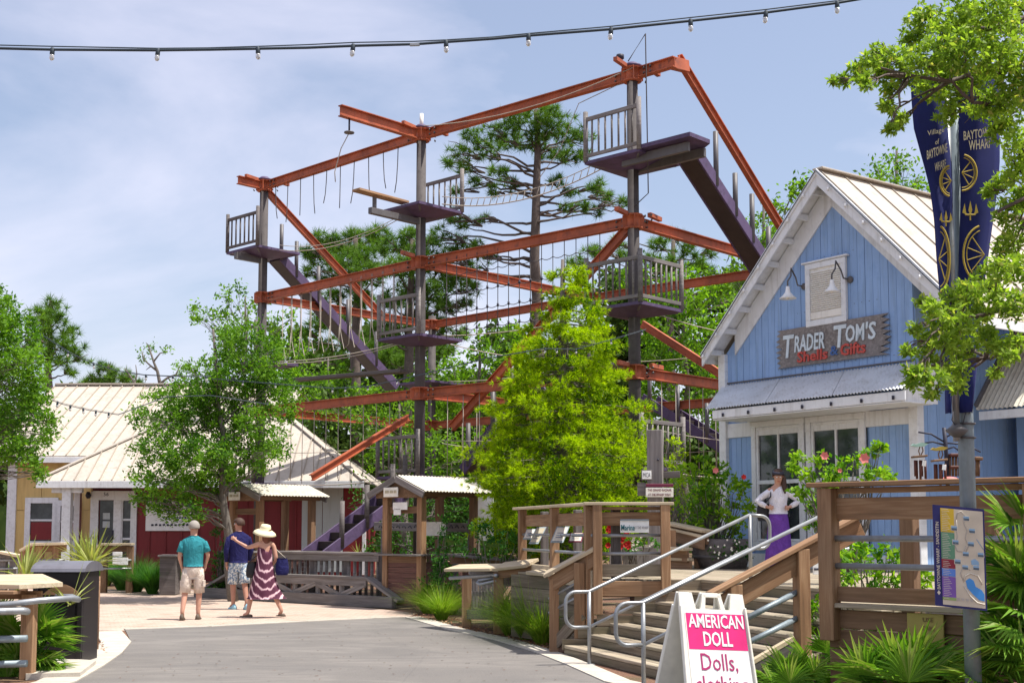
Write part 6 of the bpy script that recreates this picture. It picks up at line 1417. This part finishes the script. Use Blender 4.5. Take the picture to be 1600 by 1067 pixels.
PL=[(78,478,16),(62,490,14),(92,492,18),(50,505,12),(75,510,20),(105,520,18),(60,530,18),(90,540,20),(118,545,16),(128,562,14),(100,562,16),(70,556,16),(45,545,12),(110,580,10)]
pine('pine_tree','pine with layered crown above the yellow building at the left',(pxx(72,58),58,0),at(80,470,58),PL,58,62,40,.40,.028,.3,9,1.3)
PS=[(165,575,14),(180,588,18),(150,592,16),(200,592,12),(135,600,10),(165,600,16),(215,600,8)]
pine('pine_tree','small dark pine just above the ridge of the cream roof',(pxx(170,64),64,0),at(170,570,64),PS,64,70,40,.40,.03,.25,10,1.3)
# bare tree
bt_=thing('bare_tree','nearly leafless tree with crooked twigs above the cream roof','tree',(pxx(255,52),52,0))
ls=[]
def pxp(l,D,r0,r1): n=len(l); return ([at(u,v,D) for u,v in l],[r0+(r1-r0)*i/(n-1) for i in range(n)])
for l,r0,r1 in (([(262,640),(256,615),(250,600),(246,580),(240,565),(232,540)],.11,.03),([(250,600),(262,590),(275,585),(282,570)],.06,.02),([(246,580),(236,572),(225,562),(222,550)],.05,.02),([(240,565),(250,552),(262,548)],.04,.015),([(232,640),(218,610),(205,590),(195,575)],.08,.02),([(218,610),(210,600),(214,585),(212,570)],.05,.015),([(205,590),(193,585)],.03,.015),([(275,585),(290,590)],.03,.01),([(236,572),(228,578)],.03,.01),([(262,590),(270,600)],.03,.01),([(232,540),(228,535)],.03,.01)): ls.append(pxp(l,52,r0,r1))
tubes('branches',ls,M['barkg'],bt_,6)
q=blobs_leaves(bl([(226,548,8),(238,545,7),(262,550,7),(284,572,10),(222,560,7),(280,588,8),(240,610,16),(220,612,14),(260,620,14)],52,.4,0,2),30,10,.14,.06,.5,.3,.3); quadmesh('foliage',q,M['bgleaf'],bt_)
# left edge trees
LE=[(-30,480,50),(5,488,30),(28,510,30),(0,530,40),(40,540,28),(58,560,24),(20,570,36),(-10,600,50),(40,600,32),(70,600,16),(62,630,20),(25,640,36),(0,660,36),(50,655,24),(78,655,12),(15,690,30),(50,690,26),(72,680,16),(30,715,16),(55,720,10),(62,740,8),(8,715,12),(-30,680,50)]
tree('leafy_tree','leafy green tree at the left edge hanging over the yellow building',V(-12.4,24,0),bl(LE,23,1.0,1,12),M['midleaf'],M['barkg'],dens=110,cl=26,L=.09,W=.036,tr=.18,crad=.18,top=at(-80,480,23.5))
# broadleaf trees behind
def btree(lab,lst,D,base,m='bgleaf',dens=14,L=.19,W=.09,seed=1,cr=.4,name='leafy_tree',sp=1.5): return tree(name,lab,V(pxx(base,D),D,0),bl(lst,D,sp,0,seed),M[m],M['barkg'],dens=dens*2.3,cl=24,L=L*.9,W=W*.85,tr=.16,crad=cr,shell=.2)
btree('bright leafy tree behind the tower just left of the cypress top',[(700,590,32),(740,575,34),(780,560,34),(810,575,30),(730,620,40),(775,610,36),(690,640,36),(740,660,36),(690,570,20),(660,600,24),(800,520,20),(760,540,20),(820,545,24),(800,640,30)],44,745,seed=21)
btree('tall bright leafy tree right of the cypress behind the right tower pole',[(1010,470,34),(1050,455,36),(1085,470,38),(1120,455,30),(1150,490,30),(1040,510,44),(1095,520,44),(1140,540,36),(1010,545,36),(1065,570,44),(1120,590,40),(1020,610,40),(1075,640,40),(1120,655,36),(1150,600,26),(1090,430,24),(1060,430,18),(975,440,22),(1000,430,18)],42,1070,seed=22)
btree('leafy tree top behind the left slope of the blue gable',[(1175,350,16),(1200,335,18),(1215,318,14),(1190,375,22),(1165,395,20),(1210,360,16),(1160,420,20),(1240,300,8),(1250,290,7),(1140,430,18)],38,1190,seed=23,dens=16)
btree('leafy tree top above the ridge of the cream shop roof',[(1375,262,14),(1395,252,16),(1415,258,18),(1385,285,20),(1410,290,20),(1435,280,16),(1365,280,10),(1440,300,18),(1400,310,20)],34,1405,seed=24,dens=18,L=.15,W=.07)
btree('green leafy tree low behind the left of the nearer kiosk',[(600,690,26),(630,700,26),(585,720,24),(690,700,30),(720,720,30),(660,680,26),(560,650,24),(520,640,24),(690,750,26),(730,690,26),(480,630,20),(600,650,26),(640,640,26)],38.5,640,seed=25,dens=16,L=.15,W=.07)
btree('dark leafy tree behind the left of the tower above the cream hip roof',[(440,600,28),(470,590,26),(500,600,30),(530,590,28),(450,640,26),(490,640,30),(540,630,30),(575,610,26),(570,640,24),(460,560,20),(610,610,24)],49,500,'bgdark' if False else 'bgleaf',seed=26,dens=13)
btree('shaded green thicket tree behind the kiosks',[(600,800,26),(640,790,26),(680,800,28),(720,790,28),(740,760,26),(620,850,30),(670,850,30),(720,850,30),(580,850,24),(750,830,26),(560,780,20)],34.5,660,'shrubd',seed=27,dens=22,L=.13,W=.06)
# far wood mass
W_b=[];r=random.Random(9)
for i in range(120):
    u=r.uniform(-120,1700); D=r.uniform(70,84); v=r.uniform(610,800) if u>420 else r.uniform(640,800); W_b.append((u,v,r.uniform(34,52),D-75))
for i in range(60): W_b.append((r.uniform(440,1200),r.uniform(530,650),r.uniform(30,44),r.uniform(-3,3)))
for i in range(22): W_b.append((r.uniform(960,1180),r.uniform(430,540),r.uniform(28,40),r.uniform(-3,3)))
q=blobs_leaves(bl(W_b,75,1,0,30),5.5,26,.5,.3,.4,.2,.9); tag(quadmesh('far_wood',q,M['bgdark']),'dark green wood closing the view behind the tower','trees',kind='stuff')
ht=[]
hv=[(-90,66),(-45,62),(0,66),(45,64),(90,66)]
tag(prism('wooded_hill',[V(-130,92,-1),V(130,92,-1),V(130,92,5.5),V(60,92,8.6),V(0,92,9.0),V(-50,92,7.0),V(-130,92,5)],(0,20,0),M['bgdark']),kind='structure')
MB_=[];r=random.Random(31)
for i in range(60): MB_.append((r.uniform(440,1130),r.uniform(640,820),r.uniform(26,40),r.uniform(-2.5,2.5)))
tag(quadmesh('thicket',blobs_leaves(bl(MB_,47,1,0,32),16,26,.26,.13,.4,.2,.5),M['bgdark']),'dark green undergrowth behind the tower legs','undergrowth',kind='stuff')
# ================= SHRUBS AND GRASSES
def shrub(name,lab,base,lst,D,m,dens,L,W,cl=16,sp=.3,cr=.12,fl=None,grp=None,upb=.5):
    t=thing(name,lab,'shrub',base,grp); bb=bl(lst,D,sp,0,int(D*7)); base=Vector(base); ls=[]
    for i,(b,r_) in enumerate(bb):
        for q in range(3):
            e=Vector(b)+Vector(rng.uniform(-1,1,3).tolist())*r_[0]*.7; ls.append((curve3(base+V(r_[0]*.1*(i%3-1),0,0),e,.03,5,.04,i*3+q),[.016,.013,.011,.008,.006,.003]))
    tubes('stems',ls,M['barkg'],t,5); q=blobs_leaves(bb,dens*2,cl,L,W,upb,.2,cr); quadmesh('foliage',q,M[m],t,origin=tuple(base+Z*.5))
    if fl:
        for (u,v,m2,s) in fl:
            c=at(u,v,D-.35)
            vs=[];fs=[]
            for k in range(6):
                a=k*math.pi/3+u; d=V(math.cos(a),-.35,math.sin(a)); e=V(-math.sin(a),0,math.cos(a)); vs+=[c,c+d*s*.6+e*s*.4,c+d*s,c+d*s*.6-e*s*.4]; n=k*4; fs.append((n,n+1,n+2,n+3))
            mesh('flower',vs,fs,M[m2],t)
    return t
shrub('hibiscus_bush','large green bush in a tub between the grey post and the blue corner',V(pxx(1115,22.5),22.5,DZ),[(1075,735,18),(1095,725,18),(1060,755,18),(1085,760,24),(1110,745,22),(1130,735,16),(1148,752,16),(1120,770,24),(1150,780,18),(1095,790,24),(1065,785,18),(1130,805,22),(1155,810,14),(1100,820,20),(1165,790,10),(1140,835,16),(1075,812,14),(1160,760,10)],22.3,'shrub',60,.10,.05,fl=((1118,735,'pinkfl',.06),(1162,745,'redfl',.05)))
tubm=thing('planter_tub','grey timber tub under the large green bush on the deck','planter',V(pxx(1125,22),22,DZ)); lathe('tub',[(.42,0),(.5,.25),(.52,.5),(.46,.5),(.44,.42)],V(pxx(1125,22),22,DZ),M['woodgreyd'],tubm,20); lathe('soil',[(.01,.43),(.45,.43)],V(pxx(1125,22),22,DZ),M['mulch'],tubm,20); lathe('hoop',[(.485,.17),(.50,.18),(.505,.22),(.49,.23)],V(pxx(1125,22),22,DZ),M['steelg'],tubm,20)
shrub('trailing_plant','dark trailing plant with tiny white flowers spilling over the tub edge',V(pxx(1140,21.6),21.6,1.4),[(1110,850,12),(1135,848,14),(1155,852,13),(1165,862,10),(1120,862,12),(1150,868,10)],21.5,'shrubd',80,.06,.03,fl=tuple((random.uniform(1102,1172),random.uniform(842,872),'signw',.018) for i in range(22)))
shrub('hibiscus_bush','green hibiscus with pink flowers before the second shop window',V(pxx(1325,15.5),15.5,1.0),[(1300,735,15),(1322,722,17),(1345,715,16),(1365,705,10),(1375,698,7),(1290,755,16),(1315,745,17),(1345,740,18),(1368,735,14),(1385,745,10),(1278,715,9),(1265,745,12),(1275,775,14),(1262,795,12),(1300,765,12),(1250,770,9),(1285,800,10),(1270,818,9),(1240,730,7),(1248,715,7)],15.5,'shrub',110,.075,.04,cr=.09,fl=((1288,712,'pinkfl',.055),(1350,716,'pinkfl',.07),(1312,735,'pinkfl',.03)))
shrub('gardenia_bush','light green bush seen through the right railing behind its pipe rails',V(pxx(1370,13.6),13.6,0.0),[(1320,865,14),(1335,880,22),(1365,872,22),(1395,885,22),(1330,910,22),(1370,905,24),(1405,912,20),(1430,915,14),(1300,905,16),(1285,930,16),(1272,950,14),(1295,960,16),(1345,935,20),(1385,860,14),(1350,855,12),(1265,975,12),(1440,900,10)],13.4,'shrub',110,.09,.035,cr=.09)
shrub('red_flower_pot','pot of red and cream flowers standing behind the deck railing sign',V(pxx(990,18),18,DZ),[(962,835,12),(980,848,13),(1000,850,13),(1018,845,11),(965,850,11),(990,860,11)],17.9,'shrubd',110,.055,.028,cr=.07,fl=tuple((random.uniform(948,986),random.uniform(820,855),'redfl',.045) for i in range(26))+tuple((random.uniform(985,1020),random.uniform(836,862),'signw',.022) for i in range(14)))
pt=thing('planter_box','grey timber planter box under the red flowers behind the railing','planter',V(pxx(985,18),18,DZ))
for i in range(6): beam('planter_board',V(pxx(956+i*10.5,17.9),17.9,DZ+.02),V(pxx(956+i*10.5,17.9),17.9,DZ+.42),.085,.03,M['woodgrey'],pt,up=V(0,1,0))
beam('planter_soil',V(pxx(952,18.1),18.1,DZ+.36),V(pxx(1012,18.1),18.1,DZ+.36),.35,.05,M['mulch'],pt)
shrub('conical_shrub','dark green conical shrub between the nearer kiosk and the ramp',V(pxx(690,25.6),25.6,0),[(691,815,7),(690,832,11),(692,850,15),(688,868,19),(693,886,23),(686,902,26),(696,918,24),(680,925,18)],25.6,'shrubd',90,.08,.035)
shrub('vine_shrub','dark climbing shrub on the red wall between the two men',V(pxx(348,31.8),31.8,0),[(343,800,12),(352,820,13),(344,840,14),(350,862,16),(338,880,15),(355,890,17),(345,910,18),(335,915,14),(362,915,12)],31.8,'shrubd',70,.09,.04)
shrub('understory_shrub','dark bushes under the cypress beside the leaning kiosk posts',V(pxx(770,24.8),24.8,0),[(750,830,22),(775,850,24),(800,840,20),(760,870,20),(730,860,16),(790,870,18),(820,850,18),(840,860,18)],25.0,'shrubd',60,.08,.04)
shrub('bright_bush','bright green bush right of the grey sign post',V(pxx(1055,24),24,0.3),[(1050,690,10),(1060,705,14),(1048,730,14),(1065,740,16),(1055,765,16),(1068,780,14),(1045,795,14),(1062,812,12)],24,'cyp',60,.09,.03)
def grass(name,lab,base,n,L,spread,m='grassb',w_=.012,droop=.6,grp=None,seed=1,cat='grass clump'):
    r_=np.random.default_rng(seed); base=np.array(base,float); az=r_.uniform(0,2*np.pi,n); lean=r_.uniform(.1,1,n)**.8*spread; Ls=L*r_.uniform(.55,1.1,n)
    P0=base+np.stack([np.cos(az),np.sin(az),0*az],1)*(r_.uniform(0,.12,n)*L)[:,None]; out=[]; seg=4; prev=None
    side=np.stack([-np.sin(az),np.cos(az),0*az],1)
    def pt(t): 
        h=Ls*(t-droop*lean*t*t*.55); return P0+np.stack([np.cos(az)*lean*Ls*t**1.5,np.sin(az)*lean*Ls*t**1.5,h],1)
    vs=[]
    for k in range(seg+1):
        t=k/seg; p=pt(t); ww=(w_*(1-.9*t)*r_.uniform(.9,1.1,n))[:,None]; vs.append(p+side*ww/2); vs.append(p-side*ww/2)
    A=np.stack(vs,1); nv=A.shape[1]; A=A.reshape(-1,3); F_=[]
    for k in range(seg): F_.append(np.stack([np.arange(n)*nv+2*k,np.arange(n)*nv+2*k+1,np.arange(n)*nv+2*k+3,np.arange(n)*nv+2*k+2],1))
    F_=np.concatenate(F_).tolist(); o=mesh(name,A,F_,M[m],None,origin=base); return tag(o,lab,cat,grp)
for i,(u,v,L_,lab) in enumerate(((668,958,.62,'pale green ornamental grass beside the conical shrub'),(690,968,.60,'arching ornamental grass left of the first ramp post'),(705,960,.5,'small grass tuft behind the first ramp post'),(800,992,.72,'tall grass right of the second ramp post'),(825,998,.78,'tallest grass clump before the planked ramp wall'),(848,1006,.66,'grass clump touching the stair side rail post'),(790,985,.6,'grass tuft close behind the second ramp post'),(860,1000,.6,'grass behind the stair side rail'))):
    b=gz(u,v); grass('ornamental_grass',lab,(b.x,b.y,0),1100,L_*1.35,1.35,'grassb',.009,.9,'ornamental grasses along the kerb',i)
for i,(u,v,L_,lab) in enumerate(((165,915,.9,'bright grass clump right of the litter bin'),(190,922,.9,'green grass clump before the red building door'),(212,925,1.0,'dense rounded grass clump left of the man in teal'),(238,928,.85,'dark grass clump behind the man in teal'),(262,926,.8,'last grass clump against the red wall'),(182,905,.8,'grass behind the front row by the notices'))):
    b=gz(u,v); grass('border_grass',lab,(b.x,b.y,0),900,L_*1.15,1.2,'grassb' if i in(0,) else 'shrubd',.02,.7,'grass clumps in front of the red building',20+i)
for i,(u,v) in enumerate(((20,905),(45,915),(70,900),(0,930),(30,935),(95,915),(120,905))):
    b=gz(u,v); grass('border_grass',('pale grass tuft before the yellow building railing, number from left edge '+'one two three four five six seven'.split()[i]) if False else 'pale grass tuft in the bed before the yellow building railing',(b.x,b.y,0),260,.8,.7,'grassb',.02,.7,'pale grass tufts before the yellow building',40+i)
# yucca
def yucca(lab,c,n,L,m,seed=1,w_=.05,up=.6,name='yucca',cat='yucca'):
    c=Vector(c); t=thing(name,lab,cat,c); r_=random.Random(seed)
    lv=[]
    for i in range(n):
        az=r_.uniform(0,6.28); el=r_.uniform(.15,1.35); l=L*r_.uniform(.7,1.1); d=V(math.cos(az)*math.cos(el),math.sin(az)*math.cos(el),math.sin(el)); s=d.cross(Z).normalized()*w_/2; dr=-Z*l*.25*math.cos(el)
        mesh('leaf',[c-s*.6,c+s*.6,c+d*l*.45+s+dr*.15,c+d*l*.45-s+dr*.15,c+d*l*.45+dr*.15-s.cross(d)*.5,c+d*l+dr],[(0,1,2,4),(0,4,3),(2,5,4),(4,5,3)],M[m],t)
    return t
yucca('pale yellow-green yucca in front of the porch post',at(143,885,29),60,1.1,'palmy',3,.07)
yucca('smaller yellow yucca between the porch rails',at(125,880,30),30,.9,'palmy',4,.07)
yucca('yellowed spiky plant behind the left railing cap',at(40,905,18.5),28,.75,'palmy',5,.04)
yucca('small pale spiky plant above the fence cap beside the purple stairs',at(560,868,29),14,.4,'palmy',6,.02)
# palmettos
def frond(t,c,d,L,r_,m='palm',nb=21,fan=2.7):
    """fan leaf: blades radiating in the plane spanned by d and a side vector"""
    d=d.normalized(); s=d.cross(V(r_.uniform(-.3,.3),r_.uniform(-.3,.3),1)).normalized(); n=s.cross(d).normalized(); vs=[];fs=[]
    for i in range(nb):
        a=(i/(nb-1)-.5)*fan; l=L*(1-.35*abs(a/fan*2)**1.5)*r_.uniform(.9,1.08); dd=(d*math.cos(a)+s*math.sin(a)+n*(.10*math.cos(a*3))).normalized(); e=(s*math.cos(a)-d*math.sin(a)); w=L*.036; dr=-Z*l*.16*r_.uniform(.3,1.4)
        b=len(vs); m1=c+dd*l*.5; vs+=[c,m1+e*w+n*w*.5,m1-n*w*.3,m1-e*w+n*w*.5,c+dd*l+dr]; fs+=[(b,b+2,b+1),(b,b+3,b+2),(b+1,b+2,b+4),(b+2,b+3,b+4)]
    return mesh('frond',vs,fs,M[m],t)
def palmetto(lab,u,v,D,lst,L,seed,m='palm',base=None):
    b=V(pxx(u,D),D,0) if base is None else base; t=thing('palmetto',lab,'palmetto',b); r_=random.Random(seed)
    lst=list(lst)+[(a_[0]+r_.uniform(-26,26),a_[1]+r_.uniform(-4,30),a_[2]+r_.uniform(-.25,.5),a_[3]+r_.uniform(-.5,.5),a_[4]*r_.uniform(.4,1.1),.85) for a_ in lst for _ in (0,1)]
    for (fu,fv,dd,dx,dz,*q) in lst:
        c=at(fu,fv,D+dd); d=V(dx,r_.uniform(-.55,.1),dz); f=frond(t,c,d,(q[0] if q else 1)*L,r_,m)
        tube('leaf_stalk',curve3(b+V(0,0,.05),c,.02,5,.01,int(fu)),.008,M['palm'],t,5)
    return t
palmetto('bright palmetto clump beside the lower steps',1285,1090,12.0,[(1262,1035,0,-.5,.7),(1290,1020,.2,.1,1),(1310,1050,0,.6,.6),(1250,1065,-.2,-.8,.3),(1275,1060,-.3,-.1,.8),(1320,1070,-.2,.8,.2),(1238,1040,.3,-.6,.5,.8),(1300,1075,-.4,.3,.7),(1230,1075,0,-.7,.6)],.36,1)
palmetto('palmetto with upright fan before the yellow board sign',1435,1080,11.0,[(1437,1030,0,.05,1,1.15),(1445,1035,-.1,.7,.5),(1425,1040,-.1,-.7,.5),(1400,1060,-.2,-.6,.6),(1460,1062,-.2,.6,.5),(1470,1045,.1,.9,.1),(1430,1065,-.3,.0,.8)],.44,2)
palmetto('palmetto between the bright clump and the yellow sign',1370,1080,11.4,[(1368,1022,0,-.1,1,1.1),(1350,1030,0,-.6,.7),(1385,1028,0,.5,.8),(1340,1055,-.1,-.8,.3),(1395,1060,-.1,.6,.4),(1365,1060,-.3,.1,.8),(1330,1040,.2,-.5,.7),(1410,1035,.2,.3,.9)],.42,3)
palmetto('large palmetto fan at the right edge beside the map board',1610,1080,9.9,[(1596,900,0,-.75,.65,1.25),(1590,905,.1,-.3,.95,1.2),(1598,908,0,-.9,.0,1.1),(1600,880,.2,-.2,1,1.0),(1600,960,-.2,-.9,.25,1.1),(1585,985,-.1,-.6,.6),(1590,1010,-.3,-.9,-.1),(1560,1030,0,-.5,.7,.9),(1575,1050,-.3,-.3,.9),(1550,1065,-.2,-.8,.3,.9),(1602,820,.2,-.5,.8,1.0),(1600,1040,-.3,-.2,.9)],.46,4)
palmetto('low palmetto behind the foot of the lamp post',1560,1080,10.8,[(1545,960,.2,-.2,.9),(1570,945,.3,.3,.9),(1540,1000,0,-.7,.4),(1560,990,0,.2,.8),(1535,1030,0,-.5,.5),(1580,970,.1,.2,.6),(1590,930,.3,-.1,.9)],.38,5)
palmetto('palmetto behind the left foreground rail, its fans crossing the litter bin',60,1070,14.9,[(62,985,0,.85,.35,1.1),(60,995,0,.9,.0,1.1),(58,975,0,.4,.9,1.0),(40,1000,.1,-.6,.6),(20,990,.1,-.2,.9),(10,1020,0,-.5,.6),(55,1020,0,.8,-.3,1.0),(30,1035,0,.3,.8),(0,970,.2,.2,1),(60,1040,-.1,.7,.4,.8),(15,1050,0,.2,.8)],.50,6)
palmetto('front palmetto below the yellow board sign at the bottom edge',1420,1100,10.3,[(1400,1045,0,-.4,.9,1.1),(1430,1040,0,.3,.9,1.1),(1455,1050,-.1,.7,.6),(1385,1060,-.1,-.8,.4),(1420,1065,-.3,.0,.9),(1350,1060,0,-.3,.8),(1480,1062,0,.5,.7)],.46,7)
palmetto('palmetto at the bottom edge between the folding sign and the clump',1230,1100,11.2,[(1225,1052,0,-.4,.8),(1245,1050,0,.4,.8),(1215,1066,0,-.8,.4),(1260,1062,-.1,.6,.6),(1235,1068,-.2,0,.9)],.34,8)
yucca('drooping long-leaved plant end in front of the litter bin',at(110,945,14.6),10,.55,'palmy',11,.03)
# fallen leaf litter and mulch chips along the kerb
r_=np.random.default_rng(3); P=[]
for (u0,u1,v0,v1,n) in ((640,860,965,1020,900),(140,165,1000,1030,120)):
    for i in range(n):
        f=r_.uniform(); u=u0+(u1-u0)*f; v=v0+(v1-v0)*f-r_.uniform(2,16); g=gz(u,v); P.append((g.x,g.y,.012+r_.uniform(0,.02)))
tag(quadmesh('mulch_chips',leafverts(np.array(P),.05,.022,2.0),leafmat('mulch_chip',(.25,.10,.05),(.42,.25,.14),.0)),'red brown mulch chips along the kerb','mulch',kind='stuff')

# litter on the asphalt and paving
P=[]
for i in range(260):
    u=r_.uniform(120,900); v=r_.uniform(960,1066); g=gz(u,v); P.append((g.x,g.y,.020))
tag(quadmesh('leaf_litter',leafverts(np.array(P),.045,.02,8.0),M['mulch']),'small dry leaves scattered on the asphalt','leaf litter',kind='stuff')
